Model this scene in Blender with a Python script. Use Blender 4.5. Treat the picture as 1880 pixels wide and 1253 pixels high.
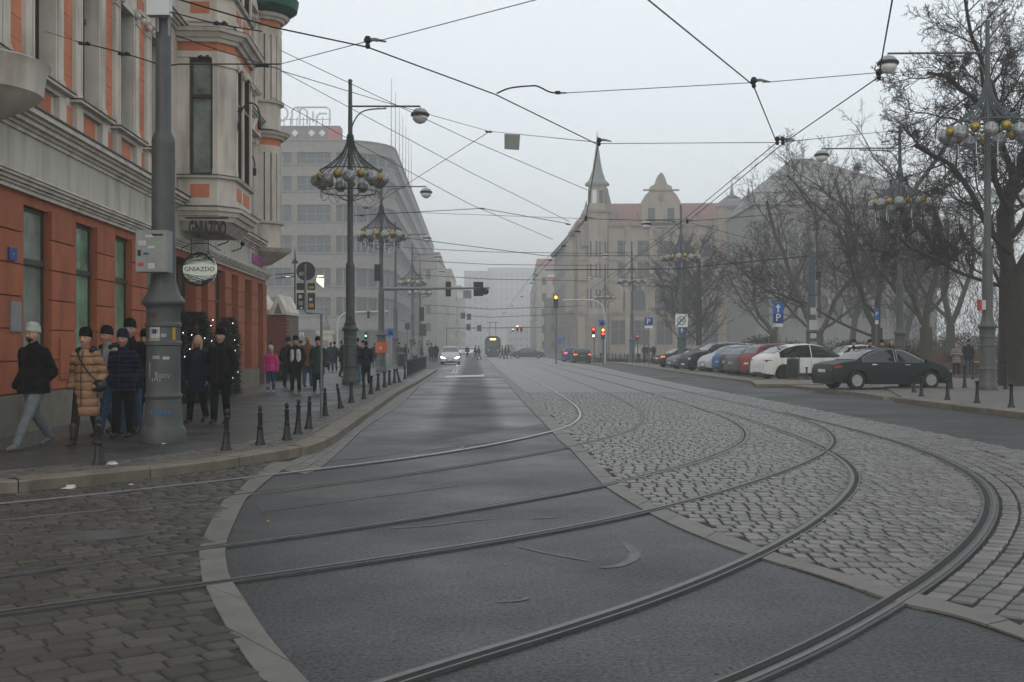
import bpy, bmesh, math, random
import numpy as np
from mathutils import Vector, Matrix, noise as mnoise
R = math.radians; PI = math.pi
for _o in list(bpy.data.objects): bpy.data.objects.remove(_o)
scene = bpy.context.scene
COL = scene.collection
# ------------------------------------------------------------------ camera
CAM_H, FPX, HOR, CX = 1.6, 2100.0, 637.0, 940.0        # eye height, focal length in photo pixels, horizon row, centre column
cam_d = bpy.data.cameras.new('camera'); cam = bpy.data.objects.new('camera', cam_d); COL.objects.link(cam)
cam.location = (0, 0, CAM_H); cam.rotation_euler = (R(90), 0, 0)
cam_d.sensor_width = 36.0; cam_d.lens = 36.0*FPX/1880.0; cam_d.shift_y = 10.5/1880.0
cam_d.clip_start = 0.1; cam_d.clip_end = 6000
scene.camera = cam
# ------------------------------------------------------------------ sky: an even overcast over a faint clear sky
world = bpy.data.worlds.new('World'); scene.world = world; world.use_nodes = True
wn = world.node_tree; wn.nodes.clear()
SUN_EL, SUN_AZ = 32, 200
def wnode(t, **k):
    n = wn.nodes.new(t)
    for a, b in k.items(): setattr(n, a, b)
    return n
sky = wnode('ShaderNodeTexSky'); sky.sky_type = 'NISHITA'; sky.sun_disc = False
sky.sun_elevation = R(SUN_EL); sky.sun_rotation = R(SUN_AZ); sky.air_density = 1.0; sky.dust_density = 3.0
bg1 = wnode('ShaderNodeBackground'); bg1.inputs[1].default_value = 0.04
tc = wnode('ShaderNodeTexCoord'); sep = wnode('ShaderNodeSeparateXYZ')
ramp = wnode('ShaderNodeValToRGB')
e = ramp.color_ramp.elements
e[0].position = 0.0; e[0].color = (0.82, 0.85, 0.86, 1)
e[1].position = 1.0; e[1].color = (0.92, 0.955, 0.965, 1)
k = ramp.color_ramp.elements.new(0.30); k.color = (0.92, 0.955, 0.965, 1)
bg2 = wnode('ShaderNodeBackground'); bg2.inputs[1].default_value = 1.0
add = wnode('ShaderNodeAddShader'); out = wnode('ShaderNodeOutputWorld')
L = wn.links.new
L(sky.outputs[0], bg1.inputs[0]); L(tc.outputs['Generated'], sep.inputs[0]); L(sep.outputs[2], ramp.inputs[0])
L(ramp.outputs[0], bg2.inputs[0]); L(bg1.outputs[0], add.inputs[0]); L(bg2.outputs[0], add.inputs[1]); L(add.outputs[0], out.inputs[0])
sun_d = bpy.data.lights.new('sun', 'SUN'); sun = bpy.data.objects.new('sun', sun_d); COL.objects.link(sun)
sun_d.energy = 0.5; sun_d.angle = R(60); sun_d.color = (1.0, 0.97, 0.93)
sun.rotation_euler = (R(90-SUN_EL), 0, R(-SUN_AZ+180))
scene.view_settings.view_transform = 'Standard'; scene.view_settings.look = 'None'
scene.view_settings.exposure = 0.0; scene.view_settings.gamma = 1.0; scene.view_settings.use_curve_mapping = False
scene.render.engine = 'CYCLES'
cy = scene.cycles
cy.use_denoising = True
try: cy.denoiser = 'OPENIMAGEDENOISE'
except Exception: pass
cy.max_bounces = 6; cy.diffuse_bounces = 2; cy.glossy_bounces = 2; cy.transmission_bounces = 3; cy.volume_bounces = 1
cy.transparent_max_bounces = 6; cy.use_adaptive_sampling = True; cy.adaptive_threshold = 0.02
HAZE_DENSITY = 0.0015

# ------------------------------------------------------------------ helpers
def G(px, py, z=0.0):                 # ground point seen at a photo pixel
    Y = FPX*(CAM_H-z)/(py-HOR); return ((px-CX)/FPX*Y, Y)
def W(px, py, Y):                     # point at depth Y seen at a photo pixel
    return Vector(((px-CX)/FPX*Y, Y, CAM_H+(HOR-py)/FPX*Y))
SD = Vector((-0.034, 1.0, 0)).normalized()            # street direction
MATS = {}
def mat(name, col, rough=0.6, var=0.12, scale=3.0, bump=0.0, bscale=60, metal=0.0, spec=0.22, coat=0.0, emit=None, est=1.0, alpha=None, rvar=0.0, isl=0.0, dirt=0.0):
    if name in MATS: return MATS[name]
    m = bpy.data.materials.new(name); m.use_nodes = True; MATS[name] = m
    nt = m.node_tree; N = nt.nodes.new; K = nt.links.new
    b = nt.nodes['Principled BSDF']
    b.inputs['Roughness'].default_value = rough; b.inputs['Metallic'].default_value = metal
    b.inputs['Specular IOR Level'].default_value = spec; b.inputs['Coat Weight'].default_value = coat
    c = (col[0], col[1], col[2], 1)
    b.inputs['Base Color'].default_value = c
    tcn = N('ShaderNodeTexCoord')
    last = None
    if var > 0:
        nz = N('ShaderNodeTexNoise'); nz.inputs['Scale'].default_value = scale; nz.inputs['Detail'].default_value = 6; nz.inputs['Roughness'].default_value = 0.65
        K(tcn.outputs['Object'], nz.inputs['Vector'])
        rp = N('ShaderNodeValToRGB'); rp.color_ramp.elements[0].position = 0.3; rp.color_ramp.elements[1].position = 0.7
        rp.color_ramp.elements[0].color = tuple(max(0, x*(1-var)) for x in c[:3])+(1,)
        rp.color_ramp.elements[1].color = tuple(min(1, x*(1+var)) for x in c[:3])+(1,)
        K(nz.outputs['Fac'], rp.inputs[0]); last = rp.outputs[0]
        if rvar > 0:
            mr = N('ShaderNodeMapRange'); mr.inputs[1].default_value = 0.3; mr.inputs[2].default_value = 0.7
            mr.inputs[3].default_value = max(0.02, rough-rvar); mr.inputs[4].default_value = min(1, rough+rvar)
            K(nz.outputs['Fac'], mr.inputs[0]); K(mr.outputs[0], b.inputs['Roughness'])
    if isl > 0:                          # each piece its own shade
        ge = N('ShaderNodeNewGeometry'); oi = N('ShaderNodeObjectInfo'); ad = N('ShaderNodeMath'); ad.operation = 'ADD'
        K(ge.outputs['Random Per Island'], ad.inputs[0]); K(oi.outputs['Random'], ad.inputs[1])
        fr = N('ShaderNodeMath'); fr.operation = 'FRACT'; K(ad.outputs[0], fr.inputs[0])
        m2 = N('ShaderNodeMapRange'); m2.inputs[3].default_value = 1-isl; m2.inputs[4].default_value = 1+isl; K(fr.outputs[0], m2.inputs[0])
        hs = N('ShaderNodeHueSaturation'); K(m2.outputs[0], hs.inputs['Value'])
        if last: K(last, hs.inputs['Color'])
        else: hs.inputs['Color'].default_value = c
        last = hs.outputs[0]
    if dirt > 0:                         # streaks and blotches of grime
        n2 = N('ShaderNodeTexNoise'); n2.inputs['Scale'].default_value = 1.0; n2.inputs['Detail'].default_value = 8
        mp = N('ShaderNodeMapping'); mp.inputs['Scale'].default_value = (2.2, 2.2, 0.45); K(tcn.outputs['Object'], mp.inputs[0]); K(mp.outputs[0], n2.inputs['Vector'])
        r2 = N('ShaderNodeValToRGB'); r2.color_ramp.elements[0].position = 0.48; r2.color_ramp.elements[1].position = 0.75
        r2.color_ramp.elements[0].color = (1, 1, 1, 1); v = 1-dirt; r2.color_ramp.elements[1].color = (v, v*0.98, v*0.95, 1)
        K(n2.outputs['Fac'], r2.inputs[0])
        mx = N('ShaderNodeMix'); mx.data_type = 'RGBA'; mx.blend_type = 'MULTIPLY'; mx.inputs[0].default_value = 1
        if last: K(last, mx.inputs[6])
        else: mx.inputs[6].default_value = c
        K(r2.outputs[0], mx.inputs[7]); last = mx.outputs[2]
    if last: K(last, b.inputs['Base Color'])
    if bump > 0:
        n3 = N('ShaderNodeTexNoise'); n3.inputs['Scale'].default_value = bscale; n3.inputs['Detail'].default_value = 4
        K(tcn.outputs['Object'], n3.inputs['Vector'])
        bp = N('ShaderNodeBump'); bp.inputs['Strength'].default_value = bump; bp.inputs['Distance'].default_value = 0.02
        K(n3.outputs['Fac'], bp.inputs['Height']); K(bp.outputs[0], b.inputs['Normal'])
    if emit:
        b.inputs['Emission Color'].default_value = (*emit, 1); b.inputs['Emission Strength'].default_value = est
    if alpha is not None: b.inputs['Alpha'].default_value = alpha
    return m

class MB:
    """collects shapes; build() links them as one mesh object"""
    def __init__(s): s.v = []; s.f = []; s.mi = []; s.cm = 0
    def add(s, vs, fs):
        n = len(s.v); s.v.extend(tuple(v) for v in vs)
        for f in fs: s.f.append(tuple(i+n for i in f)); s.mi.append(s.cm)
        return s
    def box(s, x0, x1, y0, y1, z0, z1):
        v = [(x0,y0,z0),(x1,y0,z0),(x1,y1,z0),(x0,y1,z0),(x0,y0,z1),(x1,y0,z1),(x1,y1,z1),(x0,y1,z1)]
        return s.add(v, [(0,3,2,1),(4,5,6,7),(0,1,5,4),(1,2,6,5),(2,3,7,6),(3,0,4,7)])
    def cbox(s, c, d, rz=0):
        x, y, z = d[0]/2, d[1]/2, d[2]/2; ca, sa = math.cos(rz), math.sin(rz); v = []
        for (a, b, h) in [(-x,-y,-z),(x,-y,-z),(x,y,-z),(-x,y,-z),(-x,-y,z),(x,-y,z),(x,y,z),(-x,y,z)]:
            v.append((c[0]+a*ca-b*sa, c[1]+a*sa+b*ca, c[2]+h))
        return s.add(v, [(0,3,2,1),(4,5,6,7),(0,1,5,4),(1,2,6,5),(2,3,7,6),(3,0,4,7)])
    def tube(s, pts, rad, n=8, cap=True):
        pts = [Vector(p) for p in pts]; rs = rad if isinstance(rad, (list, tuple)) else [rad]*len(pts)
        base = len(s.v); u = None; rings = []
        for i, p in enumerate(pts):
            t = (pts[min(i+1, len(pts)-1)]-pts[max(i-1, 0)])
            t = t.normalized() if t.length > 1e-9 else Vector((0,0,1))
            if u is None: u = t.orthogonal().normalized()
            u = (u-t*u.dot(t)); u = u.normalized() if u.length > 1e-6 else t.orthogonal().normalized()
            w = t.cross(u)
            for j in range(n):
                a = 2*PI*j/n; s.v.append(tuple(p+(u*math.cos(a)+w*math.sin(a))*rs[i]))
        for i in range(len(pts)-1):
            for j in range(n):
                a = base+i*n+j; b = base+i*n+(j+1) % n
                s.f.append((a, b, b+n, a+n)); s.mi.append(s.cm)
        if cap:
            s.f.append(tuple(base+n-1-j for j in range(n))); s.mi.append(s.cm)
            k = base+(len(pts)-1)*n; s.f.append(tuple(k+j for j in range(n))); s.mi.append(s.cm)
        return s
    def lathe(s, prof, c=(0,0,0), n=20):           # prof: (radius, z) from bottom to top
        base = len(s.v)
        for r, z in prof:
            for j in range(n):
                a = 2*PI*j/n; s.v.append((c[0]+r*math.cos(a), c[1]+r*math.sin(a), c[2]+z))
        for i in range(len(prof)-1):
            for j in range(n):
                a = base+i*n+j; b = base+i*n+(j+1) % n
                s.f.append((a, b, b+n, a+n)); s.mi.append(s.cm)
        s.f.append(tuple(base+n-1-j for j in range(n))); s.mi.append(s.cm)
        k = base+(len(prof)-1)*n; s.f.append(tuple(k+j for j in range(n))); s.mi.append(s.cm)
        return s
    def prism(s, poly, z0, z1):                     # poly: counter-clockwise xy
        n = len(poly)
        if sum(poly[i][0]*poly[(i+1) % n][1]-poly[(i+1) % n][0]*poly[i][1] for i in range(n)) < 0: poly = list(poly)[::-1]
        v = [(x, y, z0) for x, y in poly]+[(x, y, z1) for x, y in poly]
        return s.add(v, [tuple(range(n-1, -1, -1)), tuple(range(n, 2*n))]+[(i, (i+1) % n, (i+1) % n+n, i+n) for i in range(n)])
    def yprism(s, poly, y0, y1):                    # poly in xz, pushed along y
        n = len(poly)
        if sum(poly[i][0]*poly[(i+1) % n][1]-poly[(i+1) % n][0]*poly[i][1] for i in range(n)) < 0: poly = list(poly)[::-1]
        v = [(x, y0, z) for x, z in poly]+[(x, y1, z) for x, z in poly]
        return s.add(v, [tuple(range(n)), tuple(range(2*n-1, n-1, -1))]+[(i, i+n, (i+1) % n+n, (i+1) % n) for i in range(n)])
    def sphere(s, c, r, n=12, m=8, sc=(1,1,1)):
        base = len(s.v)
        for i in range(m+1):
            ph = -PI/2+PI*i/m; rr = max(math.cos(ph), 1e-3)
            for j in range(n):
                a = 2*PI*j/n; s.v.append((c[0]+r*sc[0]*rr*math.cos(a), c[1]+r*sc[1]*rr*math.sin(a), c[2]+r*sc[2]*math.sin(ph)))
        for i in range(m):
            for j in range(n):
                a = base+i*n+j; b = base+i*n+(j+1) % n
                s.f.append((a, b, b+n, a+n)); s.mi.append(s.cm)
        return s
    def mesh(s, name, ms, smooth=False):
        me = bpy.data.meshes.new(name); me.from_pydata(s.v, [], s.f)
        for m in (ms if isinstance(ms, (list, tuple)) else [ms]): me.materials.append(m)
        if s.cm or any(s.mi): me.polygons.foreach_set('material_index', s.mi)
        if smooth: me.polygons.foreach_set('use_smooth', [True]*len(me.polygons))
        me.update(); return me
    def build(s, name, ms, parent=None, loc=(0,0,0), rz=0.0, smooth=False, sharp=None):
        me = s.mesh(name, ms, smooth)
        if smooth and sharp: me.set_sharp_from_angle(angle=R(sharp))
        return link(name, me, parent, loc, rz)
def link(name, data, parent=None, loc=(0,0,0), rz=0.0):
    o = bpy.data.objects.new(name, data); COL.objects.link(o)
    o.parent = parent; o.location = loc
    if rz: o.rotation_euler = (0, 0, rz)
    return o
def tag(o, label=None, cat=None, group=None, kind=None):
    if label: o['label'] = label
    if cat: o['category'] = cat
    if group: o['group'] = group
    if kind: o['kind'] = kind
    return o
def thing(name, label, cat, loc=(0,0,0), rz=0.0, group=None):
    return tag(link(name, None, None, loc, rz), label, cat, group)
def kids(o): return CH.get(o.name, [])
CH = {}
def copy_tree(root, loc, rz, label, group=None):
    allo = [o for o in COL.objects if o.parent == root]
    r = root.copy(); COL.objects.link(r); r.location = loc; r.rotation_euler = (0, 0, rz); r['label'] = label
    if group: r['group'] = group
    def rec(src, dst):
        for c in [o for o in src.children]:
            d = c.copy(); COL.objects.link(d); d.parent = dst; rec(c, d)
    rec(root, r); return r
TEXTS = []; BAKE = []
def text(name, s, size, m, parent, loc, rot=(R(90),0,0), ext=0.004, align='CENTER', off=0.0, sx=1.0):
    cu = bpy.data.curves.new(name, 'FONT'); cu.body = s; cu.size = size; cu.extrude = ext; cu.offset = off
    cu.align_x = align; cu.align_y = 'CENTER'; cu.materials.append(m); cu.resolution_u = 3
    o = link(name, cu, parent, loc); o.rotation_euler = rot; o.scale = (sx, 1, 1); TEXTS.append(o); return o
def catmull(P, per=6):
    P = [Vector(p) for p in P]; out = []
    for i in range(len(P)-1):
        p0 = P[max(i-1, 0)]; p1 = P[i]; p2 = P[i+1]; p3 = P[min(i+2, len(P)-1)]
        for k in range(per):
            t = k/per; out.append(0.5*((2*p1)+(p2-p0)*t+(2*p0-5*p1+4*p2-p3)*t*t+(3*p1-p0-3*p2+p3)*t**3))
    out.append(P[-1]); return out
def offset_line(L2, d):               # shift a 2-D polyline sideways (to its left for d > 0)
    o = []
    for i, p in enumerate(L2):
        t = (L2[min(i+1, len(L2)-1)]-L2[max(i-1, 0)]).normalized(); o.append(Vector((p.x-t.y*d, p.y+t.x*d)))
    return o
def inpoly(x, y, poly):
    c = False; n = len(poly); j = n-1
    for i in range(n):
        if (poly[i][1] > y) != (poly[j][1] > y) and x < (poly[j][0]-poly[i][0])*(y-poly[i][1])/(poly[j][1]-poly[i][1]+1e-12)+poly[i][0]: c = not c
        j = i
    return c
def seg_dist(px, py, L2):
    A = L2[:-1]; D = L2[1:]-A; q = np.array((px, py))-A
    t = np.clip((q*D).sum(1)/np.maximum((D*D).sum(1), 1e-9), 0, 1); e_ = q-D*t[:, None]
    d = np.hypot(e_[:,0], e_[:,1]); i = int(d.argmin())
    side = D[i,0]*q[i,1]-D[i,1]*q[i,0]
    return float(d[i]), (1 if side > 0 else -1)
# ================================================================== GROUND
rnd = random.Random(4)
# asphalt: fine aggregate, damp patches, tyre lanes polished darker along the carriageway
def asphalt_mat(name, base, lane=True):
    m = bpy.data.materials.new(name); m.use_nodes = True; nt = m.node_tree; N = nt.nodes.new; K = nt.links.new
    b = nt.nodes['Principled BSDF']; g = N('ShaderNodeNewGeometry')
    def noise(sc, det=5, rough=0.6):
        n = N('ShaderNodeTexNoise'); n.inputs['Scale'].default_value = sc; n.inputs['Detail'].default_value = det; n.inputs['Roughness'].default_value = rough
        K(g.outputs['Position'], n.inputs['Vector']); return n
    fine = noise(34, 8, .85); mid = noise(2.2, 6, .7); big = noise(.35, 5)
    r1 = N('ShaderNodeValToRGB'); r1.color_ramp.elements[0].position = .42; r1.color_ramp.elements[1].position = .62
    r1.color_ramp.elements[0].color = (base*.42, base*.45, base*.47, 1); r1.color_ramp.elements[1].color = (base*2.4, base*2.5, base*2.55, 1)
    K(fine.outputs['Fac'], r1.inputs[0])
    r2 = N('ShaderNodeValToRGB'); r2.color_ramp.elements[0].position = .35; r2.color_ramp.elements[1].position = .68
    r2.color_ramp.elements[0].color = (.72,.73,.75,1); r2.color_ramp.elements[1].color = (1.2,1.2,1.2,1)
    K(mid.outputs['Fac'], r2.inputs[0])
    mx = N('ShaderNodeMix'); mx.data_type = 'RGBA'; mx.blend_type = 'MULTIPLY'; mx.inputs[0].default_value = 1
    K(r1.outputs[0], mx.inputs[6]); K(r2.outputs[0], mx.inputs[7]); K(mx.outputs[2], b.inputs['Base Color'])
    mr = N('ShaderNodeMapRange'); mr.inputs[1].default_value = .35; mr.inputs[2].default_value = .65; mr.inputs[3].default_value = .36; mr.inputs[4].default_value = .56
    K(big.outputs['Fac'], mr.inputs[0]); rough = mr.outputs[0]
    if lane:
        sp = N('ShaderNodeSeparateXYZ'); K(g.outputs['Position'], sp.inputs[0])
        a = N('ShaderNodeMath'); a.operation = 'MULTIPLY_ADD'; a.inputs[1].default_value = .034; K(sp.outputs[1], a.inputs[0]); K(sp.outputs[0], a.inputs[2])
        wob = N('ShaderNodeMath'); wob.operation = 'MULTIPLY_ADD'; wob.inputs[1].default_value = .6; K(mid.outputs['Fac'], wob.inputs[0]); K(a.outputs[0], wob.inputs[2])
        mp = N('ShaderNodeMapRange'); mp.inputs[1].default_value = -4.2; mp.inputs[2].default_value = 3.0; K(wob.outputs[0], mp.inputs[0])
        cr = N('ShaderNodeValToRGB'); cr.color_ramp.interpolation = 'EASE'; es = cr.color_ramp.elements
        es[0].position = 0; es[0].color = (.8,.8,.8,1); es[1].position = 1; es[1].color = (.72,.72,.72,1)
        for p, v in ((.2,.78),(.36,.2),(.48,.16),(.56,.75),(.66,.78),(.74,.2),(.84,.22),(.92,.75)):
            q = es.new(p); q.color = (v,v,v,1)
        K(mp.outputs[0], cr.inputs[0])
        fy = N('ShaderNodeMapRange'); fy.inputs[1].default_value = 14; fy.inputs[2].default_value = 24; K(sp.outputs[1], fy.inputs[0])
        ml = N('ShaderNodeMix'); ml.data_type = 'FLOAT'; K(fy.outputs[0], ml.inputs[0]); ml.inputs[2].default_value = .45; K(cr.outputs[0], ml.inputs[3])
        m3 = N('ShaderNodeMath'); m3.operation = 'MULTIPLY_ADD'; m3.inputs[1].default_value = .40; m3.inputs[2].default_value = -.16; K(ml.outputs[0], m3.inputs[0])
        m4 = N('ShaderNodeMath'); m4.operation = 'ADD'; K(m3.outputs[0], m4.inputs[0]); K(rough, m4.inputs[1]); rough = m4.outputs[0]
    K(rough, b.inputs['Roughness'])
    ms = N('ShaderNodeMapRange'); ms.inputs[1].default_value = .40; ms.inputs[2].default_value = .62; ms.inputs[3].default_value = .08; ms.inputs[4].default_value = .52; K(fine.outputs['Fac'], ms.inputs[0]); K(ms.outputs[0], b.inputs['Specular IOR Level'])
    bp = N('ShaderNodeBump'); bp.inputs['Strength'].default_value = .35; bp.inputs['Distance'].default_value = .006
    K(fine.outputs['Fac'], bp.inputs['Height']); K(bp.outputs[0], b.inputs['Normal'])
    return m
M_asph = asphalt_mat('damp_asphalt', .018)
M_asph2 = asphalt_mat('damp_asphalt_side', .055, False)
M_stone = mat('granite_flat', (.112,.108,.098), .5, .18, 5, .25, 90, rvar=.12, isl=.10, dirt=.25)
M_kerb = mat('granite_kerb', (.135,.118,.092), .6, .2, 4, .35, 60, isl=.12, dirt=.35)
M_cob = mat('sett_stone', (.100,.097,.090), .33, .25, 9, .25, 45, rvar=.10, isl=.28, spec=.3)
M_cobL = mat('sett_stone_brown', (.044,.041,.034), .48, .25, 9, .35, 45, rvar=.12, isl=.30)  # brown stone, darkened further to hold building shade and vignette
M_mortar = mat('joint_dirt', (.020,.016,.013), .8, .4, 6, .3, 80)
M_mortarL = mat('joint_dirt_grey', (.028,.026,.022), .75, .4, 6, .3, 80)
M_conc = mat('rail_concrete', (.055,.056,.056), .5, .25, 3, .3, 70, rvar=.15, dirt=.3)
M_rail = mat('rail_steel', (.10,.10,.10), .40, .25, 20, 0, metal=.45)
M_railb = mat('rail_steel_bright', (.50,.50,.50), .25, .1, 20, 0, metal=.8)
M_groove = mat('rail_groove_shade', (.012,.010,.009), .7, .3, 20, .2, 90)  # dark tone stands in for the groove's shade, with dirt
M_pave = mat('pavement_slab', (.041,.043,.040), .42, .18, .8, .2, 90, rvar=.16, dirt=.25)  # grey lowered to carry the shade on the left side
M_pave2 = mat('pavement_light', (.115,.11,.098), .6, .22, 1.2, .25, 70, dirt=.25)

def sheet(name, poly, z, m, label=None, thick=0.05):
    b = MB(); b.prism([tuple(p) for p in poly], z-thick, z); o = b.build(name, m)
    return tag(o, label, kind='structure')
b = MB(); b.add([(-420,-6,0),(420,-6,0),(420,1250,0),(-420,1250,0)], [(0,1,2,3)])
road = tag(b.build('road', M_asph), 'damp dark asphalt carriageway and junction', kind='structure')

# rails traced on the ground -------------------------------------------------
A_ = [(12,927),(157,913.5),(300,897.3),(600,862.6),(705,849.6),(810.7,835.6),(916,818),(1005.6,797),(1039,788),(1062,777),(1072,763),(1064,748),(1039,730),(986,702),(936,674.5),(912.5,661.8)]
B_ = [(0,957),(244,933),(411.7,916),(600,892),(723,877.7),(845.8,858),(968.7,839),(1049.4,823),(1126.7,805.7),(1170,791),(1187,777),(1186,762),(1168.8,746),(1126.7,726.7),(1039,693),(975,670.5),(944,661)]
C_ = [(0,1061),(413,1006),(600,980),(705,963.7),(845.8,942.6),(986,918),(1126.7,891.7),(1240,866),(1325,839.6),(1367.7,818),(1377,804),(1370,790),(1353,776),(1325,763),(1260,743.2),(1200.4,725),(1129,703.8),(1030.2,678.3),(985,666)]
D_ = [(0,1130),(417,1071),(600,1045.5),(740.4,1023.4),(916,997),(1091.6,966),(1240,930),(1345.6,904),(1453,864),(1495,847),(1529,826),(1538,812),(1529,796),(1497,779),(1453,763),(1389,749.5),(1325,735.3),(1260,720.4),(1200.4,706),(1111,685.7),(1021.7,667.7)]
E_ = [(600,1296),(725.6,1253),(863,1210),(1012,1167),(1198.5,1108),(1300,1064.8),(1401.8,1020),(1472.8,980),(1511,953),(1551,920),(1568,897),(1573,880),(1568,865),(1548,845),(1520,828),(1470,806),(1410,784),(1355,767),(1325,757)]
F_ = [(1240,1302),(1368,1253),(1485,1199),(1577.7,1150),(1670,1092),(1732,1052),(1792,998),(1812,963),(1821,935),(1820,915),(1808,893),(1785,872),(1740,848),(1675.8,822),(1628,807.7),(1580,794.6),(1533.6,782),(1480,769),(1440,759)]
def ext(L2, k0, k1, straight=None):
    L2 = list(L2); 
    if k0: d = (L2[0]-L2[2]).normalized(); L2.insert(0, L2[0]+d*k0)
    if k1: L2.append(L2[-1]+Vector((SD.x, SD.y))*k1)
    return L2
RAILS = {}
for nm, L_, k0, k1 in (('A',A_,8,260),('B',B_,7,260),('C',C_,6,260),('D',D_,5,260),('E',E_,2,0),('F',F_,2,0)):
    g_ = [Vector(G(*p)) for p in L_]
    # light smoothing of the tracing
    for it in range(2): g_ = [g_[0]]+[g_[i]*.6+(g_[i-1]+g_[i+1])*.2 for i in range(1, len(g_)-1)]+[g_[-1]]
    c_ = [Vector((p.x, p.y)) for p in catmull([Vector((p.x, p.y, 0)) for p in g_], 6)]
    RAILS[nm] = ext(c_, k0, k1)
RNP = {k_: np.array([(p.x, p.y) for p in v]) for k_, v in RAILS.items()}
def ribbon(L2, d0, d1, z, zb=-0.02):
    a = offset_line(L2, d0); c = offset_line(L2, d1); b = MB(); n = len(L2); v = []
    for i in range(n): v += [(a[i].x,a[i].y,zb),(a[i].x,a[i].y,z),(c[i].x,c[i].y,z),(c[i].x,c[i].y,zb)]
    f = []
    for i in range(n-1):
        for j in range(3): q = i*4+j; f.append((q, q+4, q+5, q+1))
    f += [(0,1,2,3), tuple((n-1)*4+j for j in (3,2,1,0))]
    b.add(v, f); return b
# spec per rail: (band half-width pieces) left of travel = towards the kerb side
rail_lab = {'A':'innermost curved tram rail, worn bright, nearest the left pavement','B':'second curved tram rail with double thin groove across the asphalt','C':'third tram rail curving across the asphalt past the setts','D':'fourth tram rail with dark open groove crossing rail switch',
 'E':'outer branch tram rail running down to the bottom of the picture','F':'outermost tram rail bending round the right of the setts'}
for nm, L2 in RAILS.items():
    # every curve is travelled from the left edge to the far straight: left = inner side of the bend
    s_ = 1
    t = thing('tram_rail', rail_lab[nm], 'tram rail', group='tram rails')
    w = {'A':.06,'B':.05,'C':.062,'D':.062,'E':.07,'F':.085}[nm]
    ribbon(L2, -w, w, .0185, -.02).build('concrete_band', M_conc if nm != 'B' else M_stone, t)
    # dark strip paints groove shade and dirt, gauge side, polished head beside it
    g0, g1, h0, h1 = {'A':(.024,.042,-.022,.024),'B':(-.008,.010,.010,.026),'C':(.004,.046,-.034,.004),'D':(-.050,.0,.0,.036),'E':(-.055,.0,.0,.045),'F':(.000,.052,-.058,-.028)}[nm]
    ribbon(L2, g0, g1, .0215, .01).build('groove', M_groove, t)
    ribbon(L2, h0, h1, .0245, .01).build('rail_head', M_railb if nm == 'A' else M_rail, t)
    if nm in 'DEFC':
        e0 = g0-.014 if nm in 'DE' else g1
        ribbon(L2, e0, e0+.014, .0235, .01).build('guard_lip', M_rail, t)

# stone strip round the left setts ------------------------------------------
setside = [(500,850),(461,880.5),(427,912),(409.5,923),(385,965),(367,1008),(368,1040),(371,1067),(378,1081),(397.5,1122),(433,1185),(482,1253),(530,1310)]
aspside = [(545,850),(501,876),(465,907),(450,921),(430,962),(415,1003),(416,1040),(424,1067),(449,1106),(496,1177),(563,1253),(620,1310)]
def strip_stones(name, A, B, L_, z, m, parent, lo=.6, group=None, z0=-.06, kindname='kerb_stone', gap=.006, per=3):
    A = [Vector((*G(*p), 0)) if len(p) == 2 and L_ else Vector((*p, 0)) for p in A]; B = [Vector((*G(*p), 0)) if len(p) == 2 and L_ else Vector((*p, 0)) for p in B]
    a = catmull(A, per*4); c = catmull(B, per*4); n = min(len(a), len(c)); res = []; i = 0
    while i < n-1:
        tgt = lo*rnd.uniform(.8, 1.25); j = i; d = 0
        while j < n-1 and d < tgt: d += (a[j+1]-a[j]).length; j += 1
        pa = [a[k] for k in range(i, j+1)]; pc = [c[k] for k in range(i, j+1)]
        ta = (pa[1]-pa[0]).normalized()*gap; pa[0] = pa[0]+ta; pc[0] = pc[0]+ta; pa[-1] = pa[-1]-ta; pc[-1] = pc[-1]-ta
        poly = [(p.x, p.y) for p in pa]+[(p.x, p.y) for p in reversed(pc)]
        bb = MB(); zz = z+rnd.uniform(-.003, .003); bb.prism(poly, z0, zz); res.append(bb.build(kindname, m, parent)); i = j
    return res
band = tag(MB().prism([(p[0],p[1]) for p in [G(*q) for q in setside]]+[(p[0],p[1]) for p in reversed([G(*q) for q in aspside])], -.05, .004).build('stone_strip', M_mortar), 'flush granite strip curving between the setts and the asphalt', kind='structure')
strip_stones('b', setside, aspside, True, .0165, M_stone, band, 1.0, kindname='paving_stone')
# stone strip between the asphalt lane and the tram bed
m_asp = [(905.5,673),(918,688),(951,728),(1005.5,786),(1023,805.7),(1049,828.5),(1074,856),(1107,891),(1150,920),(1199.5,948),(1251,973),(1330,1005),(1408,1031),(1485,1054),(1560,1079),(1645,1109),(1763,1137),(1880,1177.5),(2000,1222)]
m_set = [(910,673),(927,688),(974,728),(1029,783),(1050,803),(1072,826),(1100,854),(1133.7,886),(1172,910),(1221,936),(1275,960),(1350,990),(1426.5,1018.6),(1534.5,1052.5),(1600,1071),(1688,1096),(1824,1134),(1880,1156),(2000,1200)]
band2 = tag(MB().prism([G(*q) for q in m_asp]+[G(*q) for q in reversed(m_set)], -.05, .004).build('stone_strip', M_mortar), 'flush granite strip along the edge of the tram track bed', kind='structure')
strip_stones('c', m_asp, m_set, True, .0165, M_stone, band2, 1.1, kindname='paving_stone')

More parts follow.
